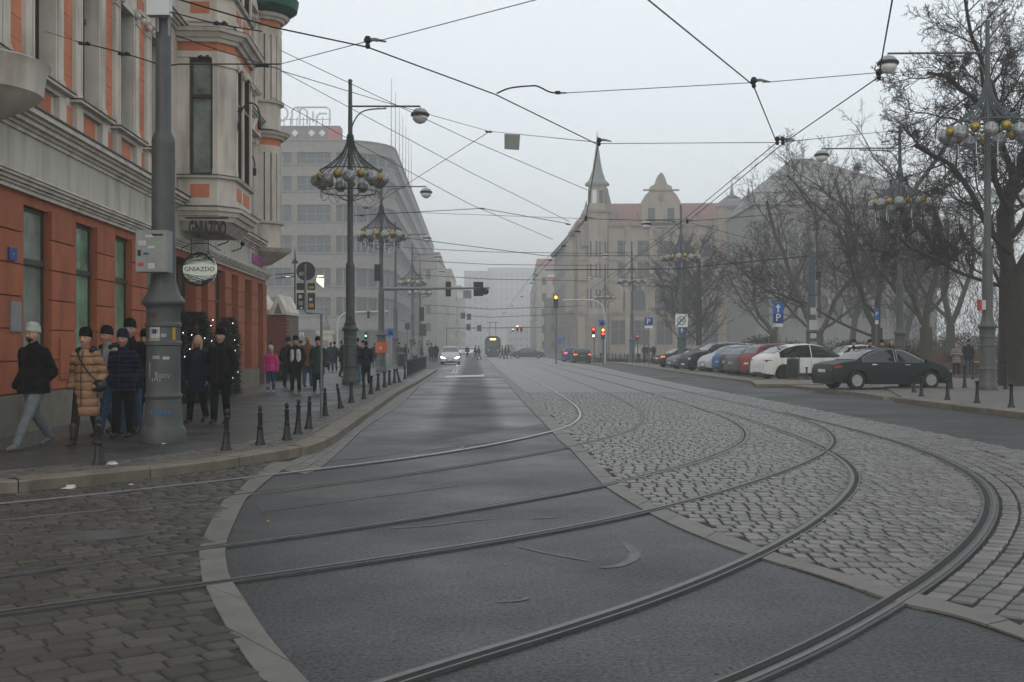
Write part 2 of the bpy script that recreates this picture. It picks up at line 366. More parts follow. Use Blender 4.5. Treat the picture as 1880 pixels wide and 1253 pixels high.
# tram bed -------------------------------------------------------------------
r_edge = [(1030,659),(1094,672),(1157.9,686.8),(1260,708),(1410,735.7),(1580,769.4),(1723.6,798),(1880,830.5),(2150,886)]
bed_poly = [G(*q) for q in m_set[:18]]+[G(2000,1200), G(2300,1300), G(2700,1200), G(2600,935)]+[G(*q) for q in reversed(r_edge)]
bed_poly = [tuple(p) for p in bed_poly]
M_bedfar = None
def sett_sheet(name, base, joint):
    m = bpy.data.materials.new(name); m.use_nodes = True; nt = m.node_tree; N = nt.nodes.new; K = nt.links.new
    b = nt.nodes['Principled BSDF']; g = N('ShaderNodeNewGeometry'); br = N('ShaderNodeTexBrick')
    K(g.outputs['Position'], br.inputs['Vector']); br.inputs['Scale'].default_value = 1.0
    br.inputs['Brick Width'].default_value = .16; br.inputs['Row Height'].default_value = .20; br.inputs['Mortar Size'].default_value = .016; br.offset = .5
    br.inputs['Color1'].default_value = (*[x*.8 for x in base],1); br.inputs['Color2'].default_value = (*[x*1.2 for x in base],1); br.inputs['Mortar'].default_value = (*joint,1)
    K(br.outputs['Color'], b.inputs['Base Color']); b.inputs['Roughness'].default_value = .42
    bp = N('ShaderNodeBump'); bp.inputs['Strength'].default_value = .5; bp.inputs['Distance'].default_value = .01; bp.invert = True
    K(br.outputs['Fac'], bp.inputs['Height']); K(bp.outputs[0], b.inputs['Normal']); return m
M_bedfar = sett_sheet('setts_far', (.10,.098,.092), (.03,.027,.024))
tb = tag(MB().prism(bed_poly, -.05, .006).build('track_bed', M_mortar), 'dark jointing bed under the grey setts between the tram rails', kind='structure')
FAR_Y = 40.0
def edge_x(Y, Lx):
    py = CAM_H*FPX/Y+HOR; return (np.interp(py, [q[1] for q in Lx], [q[0] for q in Lx])-CX)/FPX*Y
def street_x(x, Y0, Y): return x+(Y-Y0)*SD.x/SD.y
xl = edge_x(93, m_set); xr = edge_x(93, r_edge)
farp = [(edge_x(Yq, m_set), Yq) for Yq in (FAR_Y, 50, 70, 93)]+[(street_x(xl, 93, 420), 420), (street_x(xr, 93, 420), 420)]+[(edge_x(Yq, r_edge), Yq) for Yq in (93, 70, 50, FAR_Y)]
tag(MB().prism(farp, -.05, .0145).build('track_bed_far', M_bedfar), 'grey sett paving of the tram tracks further down the street', kind='structure')

VAR = []
for k in range(10):                                  # ten worn sett shapes, shared by all the setts
    b = MB(); w, d = .5, .5; top = []; bot = []
    for sx, sy in ((-1,-1),(1,-1),(1,1),(-1,1)):
        jx, jy = rnd.uniform(-.045,.045), rnd.uniform(-.045,.045)
        bot.append((sx*w+jx*.5, sy*d+jy*.5, -2.0)); top.append([(sx*(w-.02)+jx*.5, sy*(d-.02)+jy*.5, .55)])
    mid = [(t_[0][0], t_[0][1], .55+rnd.uniform(-.1,.1)) for t_ in top]; cr = [(m_[0]*.87, m_[1]*.87, 1.0+rnd.uniform(-.06,.06)) for m_ in mid]
    b.add(bot+mid+cr, [(0,1,5,4),(1,2,6,5),(2,3,7,6),(3,0,4,7),(4,5,9,8),(5,6,10,9),(6,7,11,10),(7,4,8,11),(8,9,10,11)])
    VAR.append(b)
def lay_setts(parent, spots, m, stuffname, label, z0=.004, zh=.016, limit=300, smooth=False):
    meshes = [v.mesh('cobble', m, True) for v in VAR]
    spots = sorted(spots, key=lambda s_: s_[1])
    for (x, y, w, d, a) in spots[:limit]:
        o = link('cobble', meshes[rnd.randrange(10)], parent, (x, y, z0+rnd.uniform(-.004,.003)), a); o.scale = (w, d, zh)
    b = MB()
    for (x, y, w, d, a) in spots[limit:]:
        s = VAR[rnd.randrange(10)]; ca, sa = math.cos(a), math.sin(a); zo = z0+rnd.uniform(-.004,.003)
        b.add([(x+vx*w*ca-vy*d*sa, y+vx*w*sa+vy*d*ca, zo+vz*zh) for vx, vy, vz in s.v], s.f)
    o = b.build(stuffname, m, parent, smooth=True); tag(o, label, kind='stuff')
def near_rail(x, y, names, lim):
    for n_ in names:
        if seg_dist(x, y, RNP[n_])[0] < lim[n_]: return True
    return False
LIM = {'A':.10,'B':.09,'C':.105,'D':.105,'E':.112,'F':.13}
LIM2 = {k_: v_-.055 for k_, v_ in LIM.items()}
spots = []; row = 0; y = 5.6
# two arcs of setts follow the outer rail
Fl = RAILS['F']; OUT = []
for oi, (off, wd) in enumerate(((-.185,.15),(-.35,.15),(-.515,.15),(-.68,.15),(-.845,.15))):
    Lo = offset_line(Fl[:-8], off); acc = 0
    for i in range(len(Lo)-1):
        seg = (Lo[i+1]-Lo[i]).length
        while acc < seg:
            p = Lo[i].lerp(Lo[i+1], acc/seg); t = (Lo[i+1]-Lo[i]).normalized()
            if inpoly(p.x, p.y, bed_poly) and p.y > 5.5: spots.append((p.x, p.y, .182*rnd.uniform(.86,1.04), .148*rnd.uniform(.92,1.03), math.atan2(t.y, t.x)+rnd.uniform(-.05,.05)))
            acc += .20
        acc -= seg
Fnp = RNP['F']
while y < FAR_Y:
    rh = rnd.uniform(.18,.225); xa = edge_x(y, m_set) if y < 93 else 0; x = -2.0+rnd.uniform(0,.15)
    while x < 14:
        w = rnd.uniform(.12,.18)
        xx = x+w/2
        if inpoly(xx, y, bed_poly) and not near_rail(xx, y, 'ABCDEF', LIM):
            dF, sF = seg_dist(xx, y, Fnp)
            if not (sF < 0 and dF < .94 and y < 20):
                spots.append((xx, y+rnd.uniform(-.008,.008), w-.019, rh-.021, rnd.uniform(-.03,.03)-.02))
        elif inpoly(xx, y, bed_poly):                # cut stones fill up to the rails
            for ddx in (-.28, .28):
                for ddy in (-.25, .25):
                    x2, y2 = xx+ddx*w, y+ddy*rh
                    if inpoly(x2, y2, bed_poly) and not near_rail(x2, y2, 'ABCDEF', LIM2):
                        dF, sF = seg_dist(x2, y2, Fnp)
                        if not (sF < 0 and dF < .93 and y < 20): spots.append((x2, y2, w*.46, rh*.44, rnd.uniform(-.1,.1)))
        x += w
    y += rh; row += 1
lay_setts(tb, spots, M_cob, 'cobble_paving', 'grey setts paving the tram tracks')
# left setts -----------------------------------------------------------------
kerb_bot = [(-900,945),(-300,925),(0,906.4),(165,896),(307,878),(421,860),(500,849),(543,842.6)]
left_poly = [G(*q) for q in kerb_bot]+[G(*q) for q in setside]+[G(-900,1310)]
lb = tag(MB().prism(left_poly, -.05, .006).build('sett_bed', M_mortarL), 'dark joints under the brownish setts of the side street', kind='structure')
spots = []; ang = math.atan2(G(413,1006)[1]-G(0,1061)[1], G(413,1006)[0]-G(0,1061)[0])-.10; ca, sa = math.cos(ang), math.sin(ang)
v = -6.0
while v < 18:
    rh = rnd.uniform(.13,.19); u = -14+rnd.uniform(0,.2)
    while u < 12:
        w = rnd.uniform(.13,.27); uu = u+w/2; X = uu*ca-v*sa; Y = uu*sa+v*ca
        if -8 < X < 1 and 4.6 < Y < 18 and inpoly(X, Y, left_poly) and not near_rail(X, Y, 'ABCD', LIM):
            if not (((X+3.55)/.5)**2+((Y-9.6)/.24)**2 < 1): spots.append((X, Y, w-.014, rh-.014, ang+rnd.uniform(-.06,.06)))
        u += w
    v += rh
lay_setts(lb, spots, M_cobL, 'cobble_paving', 'brownish setts paving the side street')
# grey mortar patch filling a hole in the left setts
tag(MB().prism([(-3.55+.55*math.cos(a_)+.05*math.sin(3*a_), 9.6+.26*math.sin(a_)+.12*math.cos(a_)) for a_ in [k*PI/8 for k in range(16)]], -.01, .0195).build('mortar_patch', M_conc), 'smooth grey mortar patch among the brownish setts', kind='structure')

# pavements ------------------------------------------------------------------
PZ = .15
# kerb top outer line, seen at height PZ
k_out = [(-900,905),(-400,896),(0,884),(71,878),(165,869.5),(303,855.5),(421,840.7),(500,828.5),(548,820.5),(568,817),(612.7,799),(640.7,779),(700,739),(735.5,715.5),(770.6,697.5),(802,678.6)]
ko = [Vector((*G(px,py,PZ),0)) for px, py in k_out]
ko2 = [Vector((p.x,p.y)) for p in catmull(ko, 5)]
ki2 = offset_line(ko2, .30)
wall_x = lambda Y: -8.2-.057*(Y-18.3)
pave_poly = [(p.x, p.y) for p in ki2]+[(-9.2, 76), (-14, 80), (-40, 80), (-40, 12)]
pl = tag(MB().prism(pave_poly, -.05, PZ-.006).build('left_pavement', M_pave), 'damp grey pavement in front of the orange building', kind='structure')
def kerb_run(parent, out2, in2, lo, z, m):
    i = 0; n = len(out2)
    while i < n-1:
        tgt = lo*rnd.uniform(.85,1.2); j = i; d = 0
        while j < n-1 and d < tgt: d += (out2[j+1]-out2[j]).length; j += 1
        A = out2[i:j+1]; B = in2[i:j+1]; t0 = (A[-1]-A[0]).normalized()*.007
        A = [A[0]+t0]+A[1:-1]+[A[-1]-t0]; B = [B[0]+t0]+B[1:-1]+[B[-1]-t0]
        dz = rnd.uniform(-.006,.006); ch = .02; b = MB(); n_ = len(A); v_ = []
        for p, q in zip(A, B):
            dd = (q-p).normalized(); c_ = p+dd*ch
            v_ += [(p.x,p.y,-.05),(p.x,p.y,z-ch+dz),(c_.x,c_.y,z+dz),(q.x,q.y,z+dz),(q.x,q.y,-.05)]
        f = []
        for k_ in range(n_-1):
            for r_ in range(4): a0 = k_*5+r_; f.append((a0+5, a0, a0+1, a0+6))
        f += [(0,1,2,3,4)[::-1], tuple((n_-1)*5+r_ for r_ in range(5))]
        b.add(v_, f); b.build('kerb_stone', m, parent); i = j
kerb_run(pl, ko2, ki2, 1.5, PZ, M_kerb)
# small setts behind the kerb
spots = []
for row_ in range(7):
    Lo = offset_line(ko2, .30+.07+row_*.115); acc = rnd.uniform(0,.1)
    for i in range(len(Lo)-1):
        seg = (Lo[i+1]-Lo[i]).length; t = (Lo[i+1]-Lo[i]).normalized() if seg > 1e-6 else Vector((1,0))
        while acc < seg:
            p = Lo[i].lerp(Lo[i+1], acc/seg)
            if -7 < p.x and p.y < 48: spots.append((p.x, p.y, .105*rnd.uniform(.9,1.05), .105, math.atan2(t.y,t.x)+rnd.uniform(-.06,.06)))
            acc += .118
        acc -= seg
lay_setts(pl, spots, mat('small_sett', (.075,.070,.062), .45, .25, 9, .3, 60, isl=.3), 'cobble_paving', 'small setts edging the left pavement', z0=PZ-.012, zh=.014)
M_border = sett_sheet('small_setts_far', (.07,.066,.058), (.03,.028,.025))
# lighter apron at the foot of the building and rougher setts beside it
ap = MB(); ap.prism([(wall_x(16)+0.0,16),(wall_x(16)+1.1,16),(wall_x(47)+1.3,47),(wall_x(47),47)], PZ-.03, PZ-.001)
tag(ap.build('pavement_edge', M_border), 'strip of small setts along the foot of the building', kind='structure')
# gutter: two rows of stones between kerb and asphalt up the street
gut_in = [(503,862),(543,845),(600,815),(640.7,795),(700,748),(735.5,722),(770.6,701),(802,681)]
gut_out = [(560,872),(591.6,858),(630,824),(665,791),(702,765),(735.5,743.6),(775,706),(812,682)]
gi = [G(*q) for q in gut_in]; go = [G(*q) for q in gut_out]
gt = tag(MB().prism(gi+go[::-1], -.05, .005).build('gutter', M_mortarL), 'stone gutter between the left kerb and the asphalt', kind='structure')
for fr0, fr1 in ((.0,.33),(.35,.66),(.68,1.0)):
    A0 = [(a_[0]+(c_[0]-a_[0])*fr0, a_[1]+(c_[1]-a_[1])*fr0) for a_, c_ in zip(gi, go)]; B0 = [(a_[0]+(c_[0]-a_[0])*fr1, a_[1]+(c_[1]-a_[1])*fr1) for a_, c_ in zip(gi, go)]
    strip_stones('g', A0, B0, False, .013, M_stone, gt, .30, kindname='gutter_stone', per=7)
# right pavement, parking strip ------------------------------------------------
rr = [(1030,656.5),(1104.7,664.5),(1179,675),(1260,687),(1389,704.5),(1516.6,719.4),(1600,730),(1632,735)]
rk = [(1640,729.5),(1700,736),(1764,744),(1880,757.5),(2100,786),(2400,825)]
pr = [G(*q) for q in rr]
rk2 = [Vector(G(px,py,PZ)) for px, py in rk]
park = pr+[(40, 36),(60,60),(60,120),(20,124),(7.0,124)]
pk = tag(MB().prism([pr[0][0:2]]+park[1:], -.05, .10).build('parking_area', M_pave2), 'low parking strip beside the right carriageway', kind='structure')
kr = [Vector(p) for p in pr]; kr_ = [Vector((p.x,p.y)) for p in catmull([Vector((p.x,p.y,0)) for p in kr], 4)]
kerb_run(pk, [p+Vector((-.0,0)) for p in kr_][::-1], offset_line(kr_[::-1], -.16 if False else .16) if False else offset_line(kr_, -.16)[::-1], 1.2, .112, M_kerb)
kk = [Vector((p.x,p.y)) for p in catmull([Vector((p.x,p.y,0)) for p in rk2], 5)]
rp_poly = [(p.x,p.y) for p in offset_line(kk, .28)]+[(60,18),(60,52),(30,52),(17,46),(13.5,41.5)]
rp = tag(MB().prism(rp_poly, -.05, PZ-.004).build('right_pavement', M_pave2), 'pale paved corner with bollards on the right', kind='structure')
kerb_run(rp, kk, offset_line(kk, .28), 1.6, PZ, M_kerb)
# low island beside the parked cars
isl = [G(1380,708,.1),G(1420,699,.1),(13.2,56),(14.6,56),(14.6,46.5),(13.0,45.2)]
tag(MB().prism([G(1387,706,.12),G(1378,699,.12),G(1440,695,.12),G(1515,700,.12),G(1512,706,.12)], .02, .135).build('kerb_island', M_kerb), 'low pale island between the parked cars', kind='structure')
# park ground right
lawn_m = mat('lawn', (.035,.06,.018), .8, .35, 6, .5, 60)
tag(MB().prism([(21.5,55),(70,44),(120,60),(120,170),(26,150),(23,70)], -.04, .13).build('lawn', mat('leaf_litter_ground', (.035,.030,.022), .85, .4, 4, .5, 40)), 'brownish park ground under the bare trees', kind='structure')
gb = MB()
for i in range(9000):
    x = rnd.uniform(24.2, 40); y = rnd.uniform(55.5, 64); h = rnd.uniform(.05,.13); a = rnd.uniform(0,PI); w = .012
    gb.add([(x-w*math.cos(a),y-w*math.sin(a),.12),(x+w*math.cos(a),y+w*math.sin(a),.12),(x+rnd.uniform(-.03,.03),y+rnd.uniform(-.03,.03),.13+h)],[(0,1,2)])
tag(gb.build('grass', lawn_m), 'short green grass behind the right pavement', 'grass', kind='stuff')
# markings
M_paint = mat('road_paint', (.40,.40,.39), .55, .35, 7, .1, 80)
M_scuff = mat('scuff_paint', (.085,.09,.092), .55, .35, 9, .1, 80)
def mark(name, quad, label, z=.004, m=None):
    b = MB(); b.prism([G(*q) for q in quad], z-.003, z+.001); tag(b.build(name, m or M_paint), label, kind='structure')
mark('road_marking', [(819,690.5),(889,688.5),(890,691.5),(818,693.5)], 'white stop line across the left lane')
mark('road_marking', [(835,686),(838,686),(842,678),(840,678)], 'short white lane dash beyond the stop line')
mark('road_marking', [(828,686),(831,686),(836,679),(834,679)], 'second short white lane dash beyond the stop line')
mark('road_marking', [(780,720),(797,719),(797,721),(779,722)], 'faint white dash near the left gutter', m=M_scuff)
def scuff(P, w, label):
    L2 = [Vector((p.x,p.y)) for p in catmull([Vector((*G(*p),0)) for p in P], 5)]
    n = len(L2); a = offset_line(L2, w/2); c = offset_line(L2, -w/2)
    mid = L2; b = MB(); v = []
    for i in range(n):
        k_ = math.sin(PI*(i+.3)/(n)) ** .5; v += [tuple(mid[i].lerp(a[i],k_))+(.0045,), tuple(mid[i].lerp(c[i],k_))+(.0045,)]
    b.add(v, [(2*i,2*i+1,2*i+3,2*i+2) for i in range(n-1)]); tag(b.build('tyre_scuff', M_scuff), label, kind='structure')
scuff([(1098,1043),(1130,1041),(1158,1030),(1166,1018),(1155,1005),(1146,996)], .085, 'pale hooked scuff mark on the asphalt')
scuff([(908,1107),(940,1105),(962,1102),(970,1097)], .035, 'small pale scuff mark near the bottom')
scuff([(700,972),(790,966),(850,958),(908,953)], .05, 'long pale scuff mark between the rails')
scuff([(970,953),(1000,952),(1028,950)], .05, 'short pale scuff mark between the rails')
scuff([(945,1003),(1010,1018),(1085,1032)], .035, 'thin pale scratch leading to the hooked mark')

# tar seams, repair patches and drain covers
M_tar = mat('tar_seam', (.010,.011,.012), .35, .3, 12)
M_patchd = asphalt_mat('repair_asphalt', .020, False)
def seam(P, w, label, jag=.02):
    L2 = [Vector((p.x,p.y)) for p in catmull([Vector((*G(*p),0)) for p in P], 9)]; L2 = [p+Vector((rnd.gauss(0,jag*.4), rnd.gauss(0,jag))) for p in L2]
    a = offset_line(L2, w/2); c = offset_line(L2, -w/2); bb = MB(); v = []
    for i in range(len(L2)): v += [(a[i].x,a[i].y,.0042),(c[i].x,c[i].y,.0042)]
    bb.add(v, [(2*i,2*i+1,2*i+3,2*i+2) for i in range(len(L2)-1)]); tag(bb.build('road_seam', M_tar), label, kind='structure')
seam([(640,846),(760,828),(880,806),(950,792),(1000,783)], .03, 'jagged dark seam in the asphalt above the bright rail')
seam([(500,932),(600,918),(700,905),(830,884)], .02, 'thin dark seam below the double-grooved rail')
seam([(1035,840),(1060,838),(1085,842)], .05, 'dark crack by the stone strip at the lane edge')
seam([(745,835),(800,823),(850,820),(830,828)], .05, 'ragged tar blot beside the bright rail')
seam([(690,800),(770,799),(900,797)], .015, 'thin joint across the far lane', .005); seam([(720,773),(960,772)], .012, 'second thin joint across the lane', .004)
def patch(P, label): bb = MB(); bb.prism([G(*p) for p in P], -.01, .0036); tag(bb.build('asphalt_patch', M_patchd), label, kind='structure')
patch([(560,846+8),(1010,792+8),(1000,778),(900,794),(700,826),(600,842)], 'darker asphalt band along the bright rail')
patch([(470,925),(830,880),(840,893),(480,942)], 'darker asphalt strip beside the second rail')
sp_ = random.Random(9); bb = MB()
for i in range(150):                      # grit, gum spots and tiny leaves on the asphalt
    px, py = sp_.uniform(430,1500), sp_.uniform(830,1250); x, y = G(px, py)
    if inpoly(x, y, bed_poly) or inpoly(x, y, left_poly): continue
    r_ = sp_.uniform(.005,.012); bb.prism([(x+r_*math.cos(2*PI*k/6)*sp_.uniform(.6,1.3), y+r_*math.sin(2*PI*k/6)*sp_.uniform(.6,1.3)) for k in range(6)], .003, .0043)
tag(bb.build('grit', mat('grit_pale', (.10,.10,.098), .7, .5, 90)), 'pale grit and gum spots scattered on the asphalt', kind='stuff')
# ================================================================== ORANGE CORNER BUILDING
M_orange = mat('orange_render', (.31,.092,.042), .75, .14, 2.0, .15, 60, isl=.06, dirt=.4)
M_orangeU = mat('salmon_render', (.50,.17,.085), .75, .12, 2.0, .15, 60, isl=.06, dirt=.3)
M_cream = mat('cream_stucco', (.54,.49,.42), .7, .10, 2.0, .15, 50, dirt=.45)
M_band = mat('cream_fascia', (.42,.40,.345), .7, .08, 1.2, .12, 40, dirt=.4)
M_plinth = mat('plinth_stone', (.15,.138,.108), .7, .2, 2.5, .2, 40, dirt=.35)
M_lead = mat('dark_flashing', (.035,.037,.036), .5, .2, 5)
M_wood = mat('brown_window_wood', (.045,.022,.015), .45, .2, 12)
M_frame = mat('dark_green_frame', (.03,.032,.022), .4, .2, 8)
M_glass = mat('window_glass', (.035,.042,.04), .06, .3, .9, 0, spec=.9, rvar=.0)
M_glassG = mat('green_sheen_glass', (.13,.24,.16), .12, .6, 1.3, 0, spec=.8)  # green base brightened to paint the panes' reflection
M_glassC = mat('pale_sheen_glass', (.17,.20,.17), .1, .5, 1.6, 0, spec=.8)  # pale base colour puts a bright reflection into the glass
M_copper = mat('green_copper', (.02,.085,.055), .6, .3, 3, .2, 30)
M_iron = mat('black_iron', (.012,.013,.013), .45, .2, 20)
FANG = math.atan2(1, -.057)
BLD = thing('corner_building', 'orange and cream stucco corner building with oriel and shop windows', 'building', (-8.2, 18.3, 0), FANG)
def fb(b, u0, u1, w0, w1, z0, z1): return b.box(u0, u1, -w1, -w0, z0, z1)
U0, U1 = -5.0, 27.1
# ground floor: openings u0,u1,z0,z1
def uY(px):                     # facade coordinate seen at a photo column
    k_ = (px-CX)/FPX; Y = (-8.2+.057*18.3)/(k_+.057); return (Y-18.3)*1.0016
GW = [(-4.4,-3.05),(-1.75,-.4),(1.0,2.35),(3.75,5.05),(6.35,7.65),(9.0,10.3)]
ENT = [(11.9,14.3),(15.0,15.9)]
G2 = [(17.0,18.6),(21.6,23.0),(24.9,26.4)]
openg = [(a,c,.8,4.02) for a,c in GW]+[(a,c,.15,4.02) for a,c in ENT]+[(17.0,18.6,.8,4.02),(19.7,20.9,.15,4.02),(22.2,23.6,.8,4.02),(25.0,26.2,.15,4.02)]
openg.sort()
core = MB(); u = U0
for (a, c, z0, z1) in openg:
    fb(core, u, a, -.6, -.03, .1, 4.2)
    if z0 > .2: fb(core, a, c, -.6, -.03, .1, z0)
    fb(core, a, c, -.6, -.03, z1, 4.2); u = c
fb(core, u, U1, -.6, -.03, .1, 4.2)
core.build('wall', M_orange, BLD)
# rendered courses between the openings, each block proud with a dark joint
u = U0; zs = [.82, 1.36, 1.90, 2.44, 2.98, 3.52, 4.06]
for (a, c, z0, z1) in openg+[(U1, U1, 0, 0)]:
    if a-u > .15:
        for i in range(6):
            b = MB(); fb(b, u+.012, a-.012, -.03, .02, zs[i]+.013, zs[i+1]-.013); b.build('wall_block', M_orange, BLD)
        b = MB(); fb(b, u, a, -.03, .07, .1, .80); b.build('plinth', M_plinth, BLD)
    u = c
for (a, c, z0, z1) in openg:
    if z0 > .2:
        b = MB(); fb(b, a, c, -.03, .07, .1, .80); b.build('plinth', M_plinth, BLD)
def window(u0, u1, z0, z1, depth, fm, gm, parent=BLD, trans=(), mull=(), name='window', fw=.07):
    b = MB()
    fb(b, u0, u0+fw, -depth-.06, -depth, z0, z1); fb(b, u1-fw, u1, -depth-.06, -depth, z0, z1)
    fb(b, u0+fw, u1-fw, -depth-.06, -depth, z1-fw, z1); fb(b, u0+fw, u1-fw, -depth-.06, -depth, z0, z0+fw)
    for t_ in trans: fb(b, u0+fw, u1-fw, -depth-.05, -depth+.05, t_, t_+.10)
    for m_ in mull: fb(b, m_-.03, m_+.03, -depth-.05, -depth+.01, z0+fw, z1-fw)
    o = b.build(name, fm, parent)
    p = MB(); fb(p, u0+.01, u1-.01, -depth-.045, -depth-.03, z0+.01, z1-.01); p.build('pane', gm, o)
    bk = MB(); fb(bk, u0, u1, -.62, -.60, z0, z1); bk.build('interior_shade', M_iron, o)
    return o
for i, (a, c) in enumerate(GW): window(a, c, .8, 4.02, .12, M_frame, M_glassC if i < 3 else M_glassG, trans=(3.02,))
window(11.9,14.3,.15,4.02,.3,M_frame,M_glass,trans=(2.9,),mull=(12.7,13.5)); window(15.0,15.9,.15,4.02,.25,M_frame,M_glassC,trans=(2.9,))
window(17.0,18.6,.8,4.02,.2,M_frame,M_glass,trans=(3.0,),mull=(17.8,)); 
for a, c in ((19.7,20.9),(25.0,26.2)): window(a,c,.15,4.02,.2,M_frame,M_glass,trans=(2.75,),mull=((a+c)/2,),name='door')
window(22.2,23.6,.8,4.02,.2,M_frame,M_glassC,trans=(3.0,))
fb(MB(), 0,0,0,0,0,0)
# cornices and fascia
def mould(z0, steps, u0=U0, u1=U1, m=M_cream, name='cornice', parent=BLD):
    z = z0
    for h, p in steps:
        b = MB(); fb(b, u0-p if u0 <= U0 else u0, u1, -.3, p, z, z+h-.002); b.build(name, m, parent); z += h
mould(4.2, [(.07,.05),(.05,.09),(.06,.14),(.05,.19),(.03,.22)])
b = MB(); fb(b, U0, U1, -.6, .03, 4.46, 5.2); b.build('fascia', M_band, BLD)
mould(5.2, [(.07,.07),(.06,.12),(.08,.20),(.06,.26),(.09,.34)])
b = MB(); fb(b, U0, U1, -.3, .37, 5.562, 5.59); b.build('flashing', M_lead, BLD)
FL = [(5.59, 6.30, 9.10, 9.95), (10.2, 11.0, 13.7, 14.6), (14.85, 15.5, 18.0, 19.0)]     # ledge, sill, head, top of each storey
BAYS = [1.42-2.6*2+2.6*k for k in range(6)]+[17.3+2.75*k for k in range(3)]
for fi, (zl, zs_, zh_, zt) in enumerate(FL):
    wall = MB(); u = U0
    for a in BAYS:
        fb(wall, u, a, -.6, 0, zl, zt); fb(wall, a, a+1.05, -.6, 0, zl, zs_); fb(wall, a, a+1.05, -.6, 0, zh_, zt); u = a+1.05
    fb(wall, u, U1, -.6, 0, zl, zt); wall.build('wall', M_cream, BLD)
    for bi, a in enumerate(BAYS):
        c = a+1.05
        # orange strip with scored joints between the bays
        for (s0, s1) in ((a-1.07, a-.50),) if a < 16 else ((a-1.15, a-.51),):
            z = zs_+.03
            while z < zh_+.3 and s0 > U0:
                b = MB(); fb(b, s0, s1, 0, .012, z+.006, z+.37); b.build('wall_block', M_orangeU, BLD); z += .376
            if s0 > U0:
                b = MB(); fb(b, s0+.0, s1-.0, 0, .012, zl+.16, zs_-.15); b.build('wall_panel', M_orangeU, BLD)
        b = MB(); fb(b, a+.12, c-.12, .0, .015, zl+.17, zs_-.17); b.build('wall_panel', M_orangeU, BLD)
        for s0 in (a-.46, c+.10):                      # pilasters with base, capital, pedestal
            b = MB(); fb(b, s0-.02, s0+.36, 0, .10, zl, zs_-.05); fb(b, s0+.02, s0+.32, 0, .065, zs_+.22, zh_-.15)
            fb(b, s0-.03, s0+.37, 0, .115, zs_+.03, zs_+.10); fb(b, s0, s0+.34, 0, .10, zs_+.10, zs_+.16); fb(b, s0+.01, s0+.33, 0, .085, zs_+.16, zs_+.22)
            b.build('pilaster', M_cream, BLD)
            cp = MB(); fb(cp, s0-.01, s0+.35, 0, .09, zh_-.15, zh_-.09); fb(cp, s0-.04, s0+.38, 0, .19, zh_+.10, zh_+.17); fb(cp, s0+.0, s0+.34, 0, .10, zh_-.09, zh_+.10)
            for sx in (s0-.01, s0+.35):
                cp.sphere((sx, -.12, zh_+.03), .08, 8, 6)
            cp.build('capital', M_cream, BLD)
        b = MB(); fb(b, a-.08, a-.002, 0, .06, zs_, zh_); fb(b, c+.002, c+.08, 0, .06, zs_, zh_); fb(b, a-.08, c+.08, 0, .065, zh_+.002, zh_+.10); b.build('window_surround', M_cream, BLD)
        b = MB(); fb(b, a-.10, c+.10, -.2, .10, zs_-.14, zs_-.05); fb(b, a-.60, c+.60, -.02, .22, zs_-.05, zs_); b.build('window_sill', M_cream, BLD)
        b = MB(); fb(b, a-.62, c+.62, -.02, .24, zs_+.002, zs_+.022); b.build('flashing', M_lead, BLD)
        window(a, c, zs_, zh_, .24, M_wood, M_glass, trans=(zh_-.95,), mull=((a+c)/2,), fw=.06)
        if fi == 0 and a > 16:                           # pediments above the first-floor windows past the oriel
            b = MB()
            if bi % 2: b.yprism([(a-.45, zh_+.25),(c+.45, zh_+.25),((a+c)/2, zh_+.95)], -.26, 0)
            else: b.yprism([(a-.45+ (1.95)*k/10, zh_+.25+.55*math.sin(PI*k/10)) for k in range(11)], -.26, 0)
            b.build('pediment', M_cream, BLD)
            b = MB(); b.yprism([((a+c)/2+.42*math.cos(PI*k/8), zh_+.34+.28*math.sin(PI*k/8)) for k in range(9)], -.28, -.26); b.build('pediment_panel', M_orangeU, BLD)
        elif fi == 1:
            b = MB(); b.yprism([(a-.2, zh_+.22),(c+.2, zh_+.22),((a+c)/2, zh_+.75)], -.2, 0); b.build('pediment', M_cream, BLD)
    mould(zt, [(.06,.08),(.06,.16),(.07,.24),(.04,.30)])
b = MB(); fb(b, U0, U1, -6, -.6, .1, 19.4); b.build('wall_core', M_cream, BLD)
b = MB(); fb(b, U0-.3, U1+.2, -6, .5, 19.3, 19.6); b.build('roof', M_lead, BLD)
# oriel --------------------------------------------------------------
OU, OW, OP = 12.1, 3.5, 1.42
def oriel_poly(g=0.0, up=OP): return [(OU-g, .05), (OU-g, -(up-.38)-g*.4), (OU+.42-g*.3, -up-g), (OU+OW-.42+g*.3, -up-g), (OU+OW+g, -(up-.38)-g*.4), (OU+OW+g, .05)]
b = MB(); 
def taper(b, g0, g1, z0, z1):
    A = oriel_poly(g0); B = oriel_poly(g1); n = len(A)
    b.add([(x,y,z0) for x,y in A]+[(x,y,z1) for x,y in B], [tuple(range(n)), tuple(range(2*n-1,n-1,-1))]+[(i,i+n,(i+1)%n+n,(i+1)%n) for i in range(n)]); return b
for g0, g1, z0, z1 in ((-.35,-.18,4.72,4.86),(-.18,-.10,4.862,4.95),(-.02,.04,4.952,5.08),(.10,.14,5.082,5.20),(.2,.22,5.202,5.30)):
    taper(MB(), g0, g1, z0, z1).build('oriel_console', M_cream, BLD)
taper(MB(), .24, .06, 5.302, 5.36).build('flashing', M_lead, BLD)
